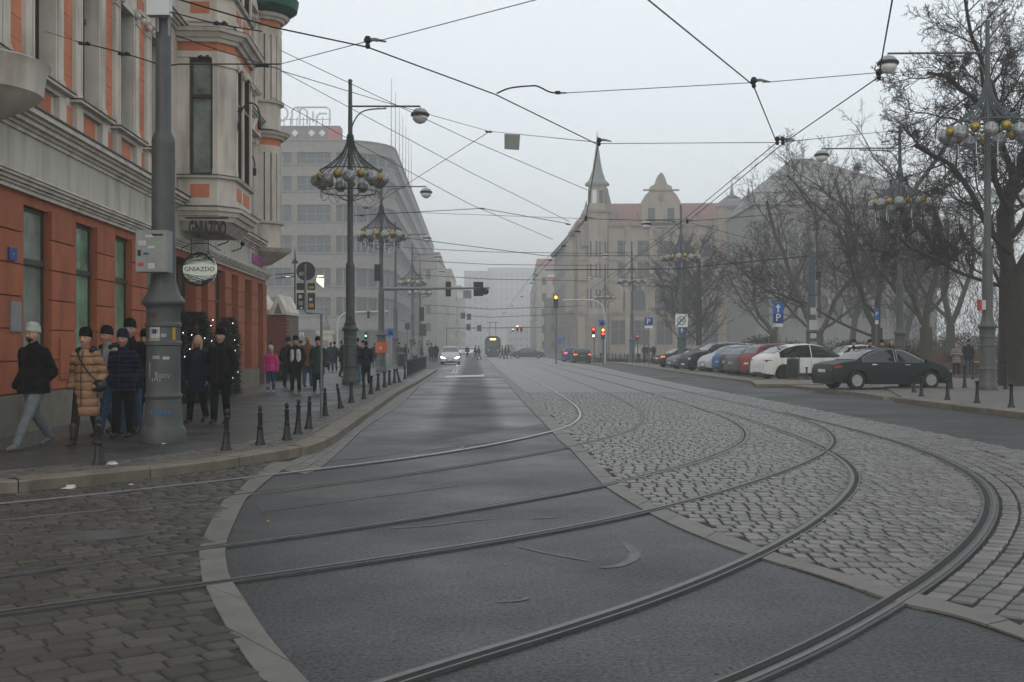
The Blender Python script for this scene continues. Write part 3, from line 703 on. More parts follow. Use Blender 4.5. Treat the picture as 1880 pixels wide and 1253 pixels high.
for zl, zs_, zh_, zt in ((5.362,6.15,9.30,9.75),(10.25,11.0,14.0,14.6)):
    taper(MB(), 0, 0, zl, zs_-.06).build('oriel_apron', M_cream, BLD)
    taper(MB(), .10, .12, zs_-.06, zs_).build('oriel_sill', M_cream, BLD)
    taper(MB(), .13, .11, zs_+.001, zs_+.03).build('flashing', M_lead, BLD)
    taper(MB(), .03, .03, zh_, zh_+.16).build('oriel_lintel', M_cream, BLD)
    taper(MB(), -.01, -.01, zh_+.162, zh_+.40).build('oriel_frieze', M_orangeU, BLD)
    for g0, g1, z0, z1 in ((.08,.12,zh_+.402,zh_+.50),(.18,.26,zh_+.502,zh_+.62),(.34,.38,zh_+.622,zh_+.72)):
        taper(MB(), g0, g1, z0, z1).build('cornice', M_cream, BLD)
    taper(MB(), .40, .1, zh_+.722, zh_+.80).build('flashing', M_lead, BLD)
    taper(MB(), -.05, -.05, zh_+.80, zl+5.0 if zl < 6 else zh_+5).build('oriel_apron', M_cream, BLD)
    # near side wall: pilasters and the brown window facing the street corner
    x = OU
    def wallx(b, y0, y1, z0, z1, t=.12, x=OU): return b.box(x, x+t, -y1, -y0, z0, z1)
    zp = zs_+.03
    wallx(MB(), 0, .31, zp, zh_, .16).build('pilaster', M_cream, BLD); 
    f_ = MB(); wallx(f_, .32, .38, zp, zh_, .2, OU+.1); wallx(f_, .86, .92, zp, zh_, .2, OU+.1); wallx(f_, .38, .86, zh_-.07, zh_, .2, OU+.1); wallx(f_, .38,.86,zp,zp+.07,.2,OU+.1); wallx(f_, .38,.86,zh_-1.05,zh_-.97,.2,OU+.08)
    w_ = f_.build('window', M_wood, BLD); wallx(MB(), .38, .86, zp+.07, zh_-.07, .02, OU+.2).build('pane', M_glassC, w_)
    b = MB(); b.prism([(OU-.03,-.93),(OU-.03,-OP+.36),(OU+.42,-OP-.03),(OU+.60,-OP-.03),(OU+.60,-OP+.12),(OU+.45,-OP+.12),(OU+.12,-.93)], zp+.15, zh_-.2); b.build('pilaster', M_cream, BLD)
    b = MB(); b.prism([(OU-.07,-.925),(OU-.07,-OP+.34),(OU+.40,-OP-.07),(OU+.64,-OP-.07),(OU+.64,-OP+.12),(OU+.12,-.925)], zp, zp+.15); b.build('pilaster_base', M_cream, BLD)
    b = MB(); b.prism([(OU-.07,-.925),(OU-.07,-OP+.34),(OU+.40,-OP-.07),(OU+.64,-OP-.07),(OU+.64,-OP+.12),(OU+.12,-.925)], zh_-.22, zh_); b.build('capital', M_cream, BLD)
    for uu in (OU+.62, OU+1.6, OU+OW-.62):
        b = MB(); fb(b, uu, uu+.24, OP-.02, OP+.02, zp, zh_-.2); b.build('pilaster', M_cream, BLD)
        b = MB(); fb(b, uu-.04, uu+.28, OP-.02, OP+.07, zh_-.2, zh_-.02); b.sphere((uu, -OP-.05, zh_-.12), .07, 8, 6); b.sphere((uu+.24, -OP-.05, zh_-.12), .07, 8, 6); b.build('capital', M_cream, BLD)
    for ua, ub in ((OU+.88,OU+1.58),(OU+1.86,OU+2.86)):
        f_ = MB(); fb(f_, ua, ua+.06, OP-.02, OP-.15, zp, zh_); fb(f_, ub-.06, ub, OP-.02, OP-.15, zp, zh_); fb(f_, ua, ub, OP-.02, OP-.15, zh_-1.05, zh_-.97); fb(f_, ua, ub, OP-.25, OP-.15, zh_, zh_+.02); w_ = f_.build('window', M_wood, BLD)
        g_ = MB(); fb(g_, ua+.06, ub-.06, OP-.22, OP-.2, zp, zh_); g_.build('pane', M_glass, w_)
    # orange apron panels
    b = MB(); b.box(OU-.012, OU, -.84, -.34, zl+.22, zs_-.22); b.build('wall_panel', M_orangeU, BLD)
    for ua, ub in ((OU+.75,OU+1.45),(OU+1.75,OU+2.7)):
        b = MB(); fb(b, ua, ub, OP, OP+.012, zl+.22, zs_-.22); b.build('wall_panel', M_orangeU, BLD)
# corner turret ---------------------------------------------------------
TU, TR = 25.9, .72
def ring(name, r0, r1, z0, z1, m): MB().lathe([(r0, z0),(r1, z1)], (TU, -.02, 0), 20).build(name, m, BLD, smooth=True, sharp=40)
for r0, r1, z0, z1 in ((.35,.7,4.75,5.0),(.75,1.0,5.002,5.2),(1.05,1.15,5.202,5.35)): ring('turret_console', r0, r1, z0, z1, M_cream)
for zl, zs_, zh_ in ((5.352,6.3,9.1),(9.9,10.9,13.6)):
    ring('turret_apron', TR, TR, zl, zs_, M_cream); ring('turret_sill', TR+.12, TR+.14, zs_+.001, zs_+.10, M_cream)
    for k_ in range(10):
        a_ = PI+PI*k_/9+.1; b = MB(); b.cbox((TU+TR*.93*math.cos(a_), -.02+TR*.93*math.sin(a_), (zs_+zh_)/2), (.16,.20,zh_-zs_-.2), a_); b.build('turret_pilaster', M_cream, BLD)
    ring('turret_glazing', TR*.84, TR*.84, zs_+.10, zh_-.1, M_glass)
    ring('turret_lintel', TR+.02, TR+.05, zh_-.1, zh_+.18, M_cream); ring('turret_frieze', TR, TR, zh_+.182, zh_+.45, M_orangeU)
    ring('cornice', TR+.12, TR+.18, zh_+.452, zh_+.56, M_cream); ring('cornice', TR+.26, TR+.34, zh_+.562, zh_+.68, M_cream); ring('flashing', TR+.36, TR+.1, zh_+.682, zh_+.75, M_lead)
for r0, r1, z0, z1 in ((1.05,1.35,14.36,14.55),(1.35,1.42,14.552,14.9),(1.42,1.15,14.902,15.3)): ring('turret_roof', r0, r1, z0, z1, M_copper)
b = MB()
for k_ in range(26):
    a_ = 2*PI*k_/26; b.tube([(TU+1.2*math.cos(a_), -.02+1.2*math.sin(a_), 15.3),(TU+1.35*math.cos(a_), -.02+1.35*math.sin(a_), 15.7),(TU+1.2*math.cos(a_), -.02+1.2*math.sin(a_), 16.4)], .014, 5)
for z in (15.32, 16.4): b.tube([(TU+1.2*math.cos(2*PI*k_/24), -.02+1.2*math.sin(2*PI*k_/24), z) for k_ in range(25)], .025, 5)
b.build('balcony_railing', M_iron, BLD)
# neighbouring bowed balcony at the left picture edge
b = MB(); b.lathe([(.3,4.6),(.8,4.85),(1.0,5.0),(1.05,5.35),(1.12,5.45),(1.0,5.5)], (0.15-1.5, -.1, .35), 24); b.build('bow_balcony', M_cream, BLD, smooth=True, sharp=35)
# end wall of the building towards the brick annexe
b = MB(); b.box(U1, U1+.02, .6, 6, .1, 19.3); b.build('end_wall', M_cream, BLD)
# hook lamps on the facade ------------------------------------------------
def hook_lamp(u, w, z, label):
    t = thing('wall_lamp', label, 'lamp', BLD.matrix_basis @ Vector((u, -w, z)) if False else Vector((-8.2, 18.3, 0))+Matrix.Rotation(FANG, 3, 'Z') @ Vector((u, -w, z)), FANG, 'hooked lamps on the orange building')
    P = [(0,0,-.45),(0,-.05,-.2),(0,-.12,.12),(0,-.3,.34),(0,-.52,.30),(0,-.62,.06),(0,-.62,-.12)]
    MB().tube(catmull(P, 4), .022, 6).build('bracket', M_iron, t); MB().tube([(0,-.0,.1),(0,-.15,.22),(0,-.06,.33)], .015, 5).build('scroll', M_iron, t)
    MB().lathe([(.03,-.38),(.055,-.32),(.06,-.14),(.02,-.10)], (0,-.62,0), 10).build('lamp_shade', M_iron, t, smooth=True)
hook_lamp(OU+.74, OP, 7.9, 'black hooked lamp on the oriel corner pilaster')
hook_lamp(20.0, .1, 7.7, 'black hooked lamp beyond the oriel, under the pediments')
# wall plates ---------------------------------------------------------------
FM = Matrix.Rotation(FANG, 3, 'Z')
def fpos(u, w, z): return Vector((-8.2, 18.3, 0))+FM @ Vector((u, -w, z))
def plaque(u0, u1, z0, z1, m, label, txt=None, tm=None, name='wall_plaque'):
    t = thing(name, label, 'plaque', fpos((u0+u1)/2, .022, (z0+z1)/2), FANG)
    w_, h_ = (u1-u0)/2, (z1-z0)/2; MB().box(-w_, w_, -.03, 0, -h_, h_).build('plate', m, t)
    if txt: text('lettering', txt, h_*.5, tm, t, (0,-.032,0))
M_blue = mat('blue_enamel', (.02,.055,.20), .35, .05); M_white = mat('white_enamel', (.62,.63,.62), .4, .06); M_greyst = mat('grey_plaque', (.20,.20,.20), .5, .15)
plaque(.28,.62,3.02,3.22, M_blue, 'small blue street name plate on the orange pier', 'ul.', M_white, 'street_name_plate')
plaque(.36,.82,1.85,2.35, M_greyst, 'grey memorial plaque on the first orange pier')
plaque(2.75,3.35,1.0,1.75, M_orange, 'orange cabinet door set in the second pier')
# shop signs ---------------------------------------------------------------
M_black = mat('black_letters', (.01,.01,.01), .4, 0)
M_pink = mat('pink_letters', (.42,.12,.30), .5, .1)
t = thing('shop_sign', 'black letters GNIAZDO under the oriel above the entrance', 'sign', fpos(11.0, .9, 4.62), 0)
text('lettering', 'GNIAZDO', .50, M_black, t, (.12,0,0), ext=.02, off=.025, sx=.40).rotation_euler = (R(90), 0, R(16))
MB().box(-.45,.65,-.02,.02,.26,.30).build('rail', M_iron, t)
t = thing('round_sign', 'round white GNIAZDO sign wrapped in black twigs', 'sign', W(367, 495, 27.4))
MB().yprism([(.40*math.cos(2*PI*k/36), .40*math.sin(2*PI*k/36)) for k in range(36)], -.03, .05).build('disc', mat('lit_sign_face', (.60,.63,.55), .5, .05, emit=(.55,.62,.50), est=.22), t)
rb = MB(); rr_ = random.Random(3)
for k in range(240):
    a0 = rr_.uniform(0, 2*PI); a1 = a0+rr_.uniform(.5, 2.4); r_ = .41
    p0 = Vector((r_*math.cos(a0), -.045, r_*math.sin(a0))); p1 = Vector((r_*math.cos(a1), -.045, r_*math.sin(a1)))
    if (p0.z > .08 and p1.z > .08) or (p0.z < -.08 and p1.z < -.08): rb.tube([p0, (p0+p1)/2+Vector((rr_.uniform(-.03,.03),-.01,rr_.uniform(-.02,.02))), p1], .006, 4)
rb.build('twig_wrap', M_black, t)
MB().box(-.36,.36,-.036,-.031,-.075,.085).build('name_band', mat('sign_band', (.62,.65,.58), .5, .03, emit=(.55,.62,.50), est=.2), t)
text('lettering', 'GNIAZDO', .15, M_black, t, (0,-.04,.0), sx=1.05)
b = MB(); b.tube([(-.2,0,.36),(-.2,0,.75)], .012, 5); b.tube([(.2,0,.36),(.2,0,.75)], .012, 5); b.tube([(-.45,0,.5),(-.2,0,.62),(.2,0,.62),(.5,0,.45)], .012, 5); b.build('hanger', M_iron, t)
t = thing('shop_sign', 'pink letters on the cream fascia near the far corner', 'sign', fpos(24.6, .05, 4.82), FANG)
text('lettering', 'MONDIN', .52, M_pink, t, (0,-.02,0), ext=.03, off=.01)
MB().tube([(0,0,0),(0,-.35,0)], .03, 6)
for u_, lab in ((17.3,'small black floodlight on the fascia beside the sign'),(19.6,'black iron hook on the cream fascia')):
    t = thing('wall_bracket', lab, 'bracket', fpos(u_, .03, 4.85), FANG); MB().tube([(0,0,-.1),(0,-.3,.0),(0,-.36,.12)], .02, 6).build('arm', M_iron, t); MB().sphere((0,-.36,.16), .08, 8, 6).build('lamp_head', M_iron, t)
# brick annexe with little gable -------------------------------------------
M_brick = mat('red_brick', (.16,.045,.03), .75, .2, 4, .2, 40, isl=.22)
M_brickj = mat('brick_joint', (.13,.10,.085), .8, .1)
an = thing('brick_annexe', 'red brick gatepost with small stone gable past the orange building', 'building', (-10.25, 50.4, PZ))
MB().box(-1.4, .28, 0, 3, 0, 2.85).build('wall', M_brickj, an)
bme = [MB().box(-.107,.107,-.012,.012,-.032,.032).mesh('brick', M_brick)]
k_ = 0
for r_ in range(36):
    x_ = -1.4+(.11 if r_ % 2 else 0)
    while x_ < .2:
        if k_ < 290: link('brick', bme[0], an, (x_+.11, -.004, .04+r_*.079)); k_ += 1
        x_ += .228
MB().yprism([(-1.4,2.85),(-.6,2.85),(-.6,3.1),(-1.4,4.2)], -.1, 3).build('roof', M_cream, an)
MB().yprism([(-.42,2.86),(.34,2.86),(.34,3.0),(-.04,3.75),(-.42,3.0)], -.12, 3).build('gable', M_cream, an)
MB().yprism([(-.22,2.9),(.14,2.9),(-.04,3.4)], -.14, -.12).build('gable_panel', M_plinth, an)
# lit christmas trees by the entrance ---------------------------------------
M_fir = mat('fir_needles', (.018,.045,.022), .7, .4, 6)
M_bulb = mat('fairy_light', (1,1,1), .5, 0, emit=(1.0,.98,.90), est=5)
def fir(loc, w, h, label, seed, flat=1.0):
    r_ = random.Random(seed); t = thing('christmas_tree', label, 'christmas tree', loc, group=None if 'unlit' in label else 'lit christmas trees by the entrance')
    b = MB()
    for i in range(int(9000*w*h/2)):
        z = r_.uniform(.05, h); rad = w*(.52 if z < h*.7 else .52*(1-(z-h*.7)/(h*.3)*.55))*r_.uniform(.45,1.05); a = r_.uniform(0, 2*PI)
        p = Vector((rad*math.cos(a), rad*math.sin(a)*flat, z)); d = Vector((math.cos(a), math.sin(a)*flat, r_.uniform(-.35,.3))).normalized()*r_.uniform(.09,.2); s = Vector((-d.y, d.x, r_.uniform(-.5,.5)*d.length)).normalized()*.022
        b.add([p-s, p+s, p+d], [(0,1,2)])
    tag(b.build('needles', M_fir, t), kind='stuff')
    MB().tube([(0,0,-.0),(0,0,h*.9)], [w*.22, .03], 8).build('trunk', M_fir, t)
    q = MB()
    for i in range(0 if 'unlit' in label else int(40*w)):
        z = r_.uniform(.2, h*.97); a = r_.uniform(PI, 2*PI) if i % 4 else r_.uniform(0, 2*PI); rad = w*.53
        q.sphere((rad*math.cos(a), rad*math.sin(a)*flat, z), .012, 5, 3)
    tag(q.build('fairy_lights', M_bulb, t), kind='stuff')
def onp(px, py, z=PZ): return (*G(px, py, z), z)
fir((W(352,0,30).x, 30.0, PZ), 1.15, 2.35, 'wide lit fir left of the entrance, behind the couple', 11)
fir((W(418,0,33.4).x, 33.4, PZ), .62, 2.3, 'narrow lit fir right of the entrance', 12)
fir((-10.2, 49.8, PZ), .8, 1.0, 'low unlit fir bush at the foot of the brick annexe', 13)
# ================================================================== POLES, LAMPS, DECORATIONS
M_pole = mat('grey_pole_paint', (.062,.068,.067), .46, .22, 4, .08, 30, spec=.25, rvar=.1, dirt=.35)
M_pole2 = mat('blue_grey_pole', (.06,.08,.09), .5, .15, 4, dirt=.2)
M_boll = mat('black_cast_iron', (.012,.014,.016), .32, .25, 12, .1, 60, rvar=.08)
M_silver = mat('silver_tinsel', (.24,.25,.26), .4, .95, 15, 1.0, 24, metal=.5)  # strong bright-dark colour noise paints the tinsel's sparkle
M_gold = mat('gold_tinsel', (.25,.18,.03), .4, .85, 15, .9, 24, metal=.6)  # glints painted by colour noise, as on the silver
M_wire = mat('garland_wire', (.018,.022,.022), .5, .1)
M_lampg = mat('lamp_glass', (.55,.56,.55), .15, .1, 6, spec=.7)
M_lampt = mat('lamp_hood', (.24,.26,.26), .4, .2, 6)
M_white2 = mat('sticker_white', (.34,.34,.33), .5, .2, 30); M_yel = mat('sticker_yellow', (.32,.20,.02), .5, .2, 30); M_red = mat('sticker_red', (.35,.03,.03), .5, .1)
POLE_PROF = [(.335,0),(.335,.04),(.330,.19),(.300,.24),(.285,.27),(.275,.52),(.265,.60),(.262,.66),(.278,.68),(.282,.71),(.262,.74),(.255,.80),(.250,1.40),(.252,1.46),(.272,1.475),(.272,1.52),(.252,1.54),(.250,1.74),(.27,1.76),(.27,1.80),(.252,1.82),(.250,2.02),(.27,2.06),(.318,2.10),(.325,2.135),(.31,2.17),(.25,2.24),(.215,2.34),(.185,2.46),(.175,2.60),(.172,4.50),(.175,4.55),(.165,4.62),(.118,4.72),(.115,6.9)]
def pole_base(t, top, m=M_pole, n=28):
    p = [q for q in POLE_PROF if q[1] < top-.1]+[(.095, top*.8),(.07, top),(.085, top+.01),(.085, top+.06),(.02,top+.10)]
    return MB().lathe(p, n=n).build('pole', m, t, smooth=True, sharp=30)
def lamp_post(loc, label, arm=2.7, H=11.65, side=1, m=M_pole, n=24, rz=0.0, armz=10.7):
    t = thing('street_lamp', label, 'street lamp', loc, rz, group='lamp posts along the street')
    pole_base(t, H, m, n)
    b = MB(); b.tube([(0,0,armz),(side*arm,0,armz-.03)], .035, 6)
    aq = armz-10.7; P = [(side*.02,0,9.7+aq),(side*.12,0,10.05+aq),(side*.35,0,10.4+aq),(side*.7,0,10.56+aq),(side*arm*.52,0,10.60+aq)]
    b.tube(catmull(P, 4), .03, 6)
    for f_ in (.40,.50): b.tube([(side*arm*f_,0,10.59+aq),(side*arm*f_,0,armz)], .02, 4)
    b.build('arm', m, t)
    h = MB().lathe([(.05,.02),(.20,-.02),(.29,-.12),(.33,-.24)], (side*arm,0,armz-.12), 16); h.tube([(side*arm,0,armz),(side*arm,0,armz-.12)], .02, 5); hd = h.build('lamp_hood', M_lampt, t, smooth=True, sharp=40)
    MB().lathe([(.35,-.28),(.36,-.25),(.36,-.19),(.33,-.16)], (side*arm,0,armz-.13), 16).build('lamp_rim', M_iron, t)
    MB().lathe([(.05,-.58),(.18,-.53),(.28,-.42),(.31,-.27)], (side*arm,0,armz-.12), 16).build('lamp_glass', M_lampg, t, smooth=True)
    return t
def chandelier(loc, label, seed, detail=1.0, m=M_wire, balls=18, sc=1.0, drops=True):
    r_ = random.Random(seed)
    t = thing('christmas_chandelier', label, 'decoration', loc, r_.uniform(0,1), group='bauble chandeliers hung round the lamp posts')
    Rr = 1.16*sc; b = MB(); nr = 22 if detail > .6 else 14
    def prof(f): return (.11+(Rr-.11)*(f**2.1), 9.75-1.40*f**.92*1.0)
    for k in range(nr):
        a = 2*PI*k/nr; b.tube([(prof(f)[0]*math.cos(a), prof(f)[0]*math.sin(a), prof(f)[1]) for f in (0,.2,.4,.55,.7,.85,1)], .019/ (1 if detail > .6 else .9), 4)
    b.build('rib_frame', m, t)
    if detail > .6:
        b = MB()
        for f in (.35,.45,.55,.63,.71,.79,.86,.93): rr, zz = prof(f); b.tube([(rr*math.cos(2*PI*k/24), rr*math.sin(2*PI*k/24), zz+r_.uniform(-.012,.012)) for k in range(25)], .0055, 3)
        b.build('wire_net', m, t)
    b = MB()
    for rr, zz, w in ((Rr, 8.35, .026),(Rr*.94, 7.55, .020)): b.tube([(rr*math.cos(2*PI*k/28), rr*math.sin(2*PI*k/28), zz) for k in range(29)], w, 5)
    for k in range(8):
        a = 2*PI*k/8; b.tube([(Rr*math.cos(a), Rr*math.sin(a), 8.35),(Rr*.94*math.cos(a), Rr*.94*math.sin(a), 7.55),(.1*math.cos(a),.1*math.sin(a),7.2)], .012, 4)
    b.build('hoop', m, t)
    for k in range(balls):
        a = 2*PI*k/balls; big = k % 2 == 0
        q = MB(); q.sphere((0,0,0), .245 if big else .168, 14 if detail > .6 else 8, 10 if detail > .6 else 6)
        me = q.mesh('silver_bauble' if big else 'gold_bauble', M_silver if big else M_gold, True)
        link('silver_bauble' if big else 'gold_bauble', me, t, ((Rr+.12)*math.cos(a), (Rr+.12)*math.sin(a), 7.98+r_.uniform(-.06,.08)+(.0 if big else .08)))
    if detail > .6:
        b = MB()
        for k in range(14):
            a0 = 2*PI*k/14; a1 = a0+2*PI*r_.choice((1,1.5,2))/14; dz = r_.uniform(.25,.45)
            b.tube([((Rr*.97)*math.cos(a0+(a1-a0)*f), (Rr*.97)*math.sin(a0+(a1-a0)*f), 7.62-dz*math.sin(PI*f)) for f in (0,.2,.4,.6,.8,1)], .009, 3)
        b.build('swag', m, t)
    if drops:
        b = MB()
        for k in range(12):
            a = 2*PI*k/12; b.tube([(Rr*math.cos(a), Rr*math.sin(a), 7.6),(Rr*math.cos(a), Rr*math.sin(a), 7.6-r_.uniform(.3,.7))], .016, 4)
        b.build('icicle', M_lampg, t)
    return t
# front left pole with the equipment cabinet
PL = (*G(300, 812, PZ), PZ)
t = thing('tram_pole', 'massive grey pole with stickers nearest on the left pavement', 'pole', PL)
pole_base(t, 9.6, n=40)
text('lettering', '$ptv', .13, M_greyst, t, (.06,-.256,1.02), rot=(R(90),0,R(14)), ext=.001)
text('lettering', 'Canpa', .12, mat('blue_spray', (.03,.12,.28), .6, .2), t, (.05,-.286,.47), rot=(R(90),0,R(8)), ext=.001)
text('lettering', 'NEN', .07, mat('red_spray', (.14,.03,.03), .6, .2), t, (-.09,-.245,1.93), rot=(R(90),0,R(-20)), ext=.001)
def sticker(t, a, z, w, h, m, r=.262):
    b = MB(); n = 4; da = w/r/2; v = []
    for k in range(n+1):
        q = -PI/2+a-da+2*da*k/n; v += [(r*math.cos(q), r*math.sin(q), z-h/2),(r*math.cos(q), r*math.sin(q), z+h/2)]
    b.add(v, [(2*k,2*k+2,2*k+3,2*k+1) for k in range(n)]); return b.build('sticker', m, t)
M_navy = mat('sticker_navy', (.02,.03,.09), .5, .1)
for (a, z, w, h, m_) in ((-.25,1.68,.17,.20,M_white2),(-.25,1.68,.11,.07,M_navy),(.95,1.66,.06,.22,M_yel),(-.2,.92,.16,.10,M_white2),(-.2,.92,.12,.045,M_navy),(.45,1.28,.10,.04,M_white2),(-.15,1.29,.12,.05,M_greyst),(-.3,1.55,.2,.05,M_greyst),(-.6,1.1,.03,.25,M_greyst),(.3,1.62,.08,.05,M_greyst),(-.15,.62-.0,.0,.0,M_greyst)):
    if w: sticker(t, a, z, w, h, m_, .2535 if z > .8 else .28)
t2 = thing('equipment_cabinet', 'light grey metal cabinet with stickers strapped to the nearest pole', 'cabinet', (PL[0]-.045, PL[1]-.31, 3.02))
M_cab = mat('cabinet_paint', (.20,.215,.215), .5, .1, 5, dirt=.15)
b = MB(); b.box(-.235,.235,-.12,.14,-.31,.31); b.build('housing', M_cab, t2); MB().box(-.222,.222,-.128,-.1205,-.297,.297).build('door', M_cab, t2)
for (x, z, w, h, m_) in ((-.03,.22,.13,.04,M_white2),(-.14,.12,.12,.07,M_white2),(.09,.24,.16,.03,M_black),(.07,.12,.09,.02,mat('sticker_green',(.1,.35,.05),.5,.1)),(-.18,-.03,.05,.09,M_black),(-.16,-.2,.09,.05,M_red),(-.08,-.04,.08,.03,M_navy),(.1,-.1,.08,.08,M_greyst),(.14,-.22,.12,.12,M_greyst),(0,-.22,.1,.08,M_white2),(.0,.06,.1,.04,M_white2)):
    MB().box(x-w/2,x+w/2,-.1315,-.1285,z-h/2,z+h/2).build('sticker', m_, t2)
t2 = thing('junction_box', 'small white box with two pipes high on the nearest pole', 'box', (PL[0], PL[1]-.02, 6.7))
MB().box(-.17,.17,-.26,-.09,-.13,.13).build('housing', mat('white_box', (.42,.44,.45), .4, .05), t2); MB().tube([(.14,-.16,-.13),(.14,-.16,-.42)], .02, 6).build('pipe', M_cab, t2); MB().tube([(-.03,-.16,-.13),(-.03,-.16,-.36)], .02, 6).build('pipe', M_cab, t2)
def gpole(px, Y, z=PZ): return ((px-CX)/FPX*Y, Y, z)
LP = [(gpole(643,44), 'grey lamp post in front of the bollards, first with a chandelier on the left', 2.7, 1),
      (gpole(700,66), 'second lamp post on the left, with an orange box on its base', 2.6, 1),
      (gpole(726,94), 'third lamp post on the left, plain behind the orange-boxed post', 2.6, 1),
      (gpole(757,114), 'fourth lamp post on the left, small in the fog', 2.6, 1),
      (gpole(771,136), 'fifth lamp post on the left, near the far crowd', 2.6, 1)]
for i, (loc, lab, arm, sd) in enumerate(LP): lamp_post(loc, lab, arm, side=sd, n=24 if i < 2 else 14, rz=-.05)
for i, (k, lab) in enumerate(((0,'large silver and gold bauble chandelier on the first left lamp post'),(1,'bauble chandelier on the lamp post with the orange box'),(3,'small bauble chandelier on the fourth left lamp post'),(4,'smallest bauble chandelier on the left, in the fog'))):
    l_ = LP[k][0]; chandelier((l_[0],l_[1],0 if i else .0), lab, 5+i, 1.0 if i < 2 else .4, drops=(i > 0))
RP = [(gpole(1813,38.5),'grey lamp post nearest on the right pavement',3.35,-1,M_pole,1.0),
      (gpole(1652,57),'second grey lamp post on the right, behind the black sedan',3.9,-1,M_pole,1.0),
      (gpole(1250,83),'blue-grey lamp post with square speed sign beside the parked cars',2.5,-1,M_pole2,.0),
      (gpole(1160,112),'blue-grey lamp post left of the parking sign',2.6,-1,M_pole2,0),
      (gpole(1111,150),'far lamp post in front of the ornate palace',2.0,-1,M_pole2,0)]
for i, (loc, lab, arm, sd, m_, dz) in enumerate(RP):
    t = lamp_post((loc[0],loc[1],loc[2]), lab, arm, H=12.35 if i < 2 else 11.65, side=sd, m=m_, n=24 if i < 3 else 14, armz=11.35 if i < 2 else 10.7)
    chandelier((loc[0],loc[1],.72 if i < 2 else .0), ['large bauble chandelier on the nearest right lamp post','bare-ribbed chandelier against the trees behind the sedan','bauble chandelier in front of the two palace trees','bauble chandelier left of the palace trees','farthest bauble chandelier in front of the palace'][i], 20+i, 1.0 if i < 3 else .4, m=M_pole2, sc=1.08 if i < 1 else 1.0)
t = thing('junction_box', 'small red and white box on the nearest right lamp post', 'box', (RP[0][0][0]-.27, RP[0][0][1]-.1, 3.0)); MB().box(-.08,.08,-.1,.1,-.18,.18).build('housing', M_red, t); MB().box(.0,.13,-.11,-.101,-.16,.16).build('label_plate', M_white2, t)
# grey spur post full of stickers
t = thing('tram_pole', 'short square-topped pole with papers behind the white car', 'pole', gpole(1490, 58, .1))
MB().lathe([(.30,0),(.29,1.0),(.28,2.2),(.31,2.25),(.25,2.4),(.21,2.6),(.20,4.1),(.22,4.12),(.22,4.2),(.19,4.22),(.15,6.2),(.16,6.3),(.02,6.32)], n=18).build('pole', M_pole2, t, smooth=True, sharp=30)
for z, w, h, m_ in ((3.3,.3,.35,M_white2),(2.6,.42,.5,M_white2),(1.6,.35,.3,M_greyst),(2.05,.3,.25,M_white2),(1.0,.35,.3,M_greyst)): MB().box(-w/2,w/2,-.335,-.33,z-h/2,z+h/2).build('paper', m_, t)
t = thing('insulator_cluster', 'dark insulator fittings near the top of the short papered pole', 'insulator', gpole(1490, 58, 5.35)); q = MB()
for k in range(7): q.sphere((.25+.08*(k%3), -.1, -.15*(k//3)), .07, 6, 5)
q.build('insulator', M_iron, t)
# orange box on second post + litter bin
t = thing('post_box', 'orange box wrapped round the second left lamp post', 'box', (*gpole(700,66)[:2], 1.55)); MB().lathe([(.33,-.3),(.34,-.28),(.34,.28),(.33,.3)], n=16).build('housing', mat('orange_paint', (.45,.08,.02), .5, .1), t); MB().box(-.06,.06,-.36,-.345,-.1,.05).build('label_plate', M_white2, t)
def bin_(loc, label, s=1.0, m=M_boll):
    t = thing('litter_bin', label, 'litter bin', loc, group='litter bins'); r_ = .24*s
    MB().lathe([(r_*.86,.10),(r_,.2),(r_,.75*s),(r_*.98,.82*s),(r_*1.04,.83*s),(r_*1.04,.88*s),(r_*.5,.95*s)], n=16).build('bin_body', m, t, smooth=True, sharp=40)
    MB().tube([(r_*1.15,0,0),(r_*1.15,0,.95*s)], .03, 6).build('post', M_pole, t); MB().lathe([(.3,0),(.3,.03)], n=14).build('base_plate', M_pole, t)
M_bingreen = mat('bin_green', (.02,.032,.03), .4, .1)
bin_(gpole(1455, 51, .12), 'dark green litter bin beside the white car', 1.05, M_bingreen)
bin_(gpole(737, 78), 'dark litter bin past the orange-boxed lamp post', 1.1)
# bollards -------------------------------------------------------------------
def bollard_proto():
    t = thing('bollard', '', 'bollard', (0,0,-50)); p = [(.085,0),(.085,.015),(.062,.06),(.052,.14),(.044,.22),(.040,.25),(.046,.26),(.046,.275),(.036,.285),(.034,.46),(.042,.47),(.042,.485),(.030,.495),(.022,.51),(.030,.53),(.034,.555),(.030,.58),(.018,.595),(.005,.60)]
    MB().lathe(p, n=14).build('post', M_boll, t, smooth=True, sharp=40); return t
def bollard_flat():
    t = thing('bollard', '', 'bollard', (0,0,-50)); p = [(.10,0),(.10,.012),(.075,.05),(.058,.14),(.048,.24),(.043,.34),(.041,.50),(.046,.51),(.060,.53),(.062,.56),(.05,.575),(.01,.58)]
    MB().lathe(p, n=14).build('post', M_boll, t, smooth=True, sharp=40); return t
bp_, bf_ = bollard_proto(), bollard_flat()
BL = [(182,853,'nearest black bollard, in front of the woman in the camel coat'),(415,827,'black bollard at the kerb in front of the dark-clad man'),(478,817,'black bollard, third along the left kerb'),(527,808,'black bollard, fourth along the left kerb'),(547,797,'black bollard close behind the fourth one'),(567,787,'black bollard before the bare sign post'),(597,764,'black bollard just past the bare sign post'),(626,750,'leaning black bollard before the first chandelier lamp post'),(645,740,'black bollard at the foot of the first chandelier lamp post'),(668,733,'black bollard, second past the first chandelier lamp post'),(681,724,'black bollard in front of the person with a rucksack'),(694,717,'black bollard left of the orange-boxed post'),(706,711.5,'black bollard under the orange box'),(715,707.5,'black bollard, second before the leaning one'),(724,704,'black bollard right before the leaning one'),(734,702.5,'tilted black bollard near the railings'),(743.5,696,'black bollard at the near end of the railings')]
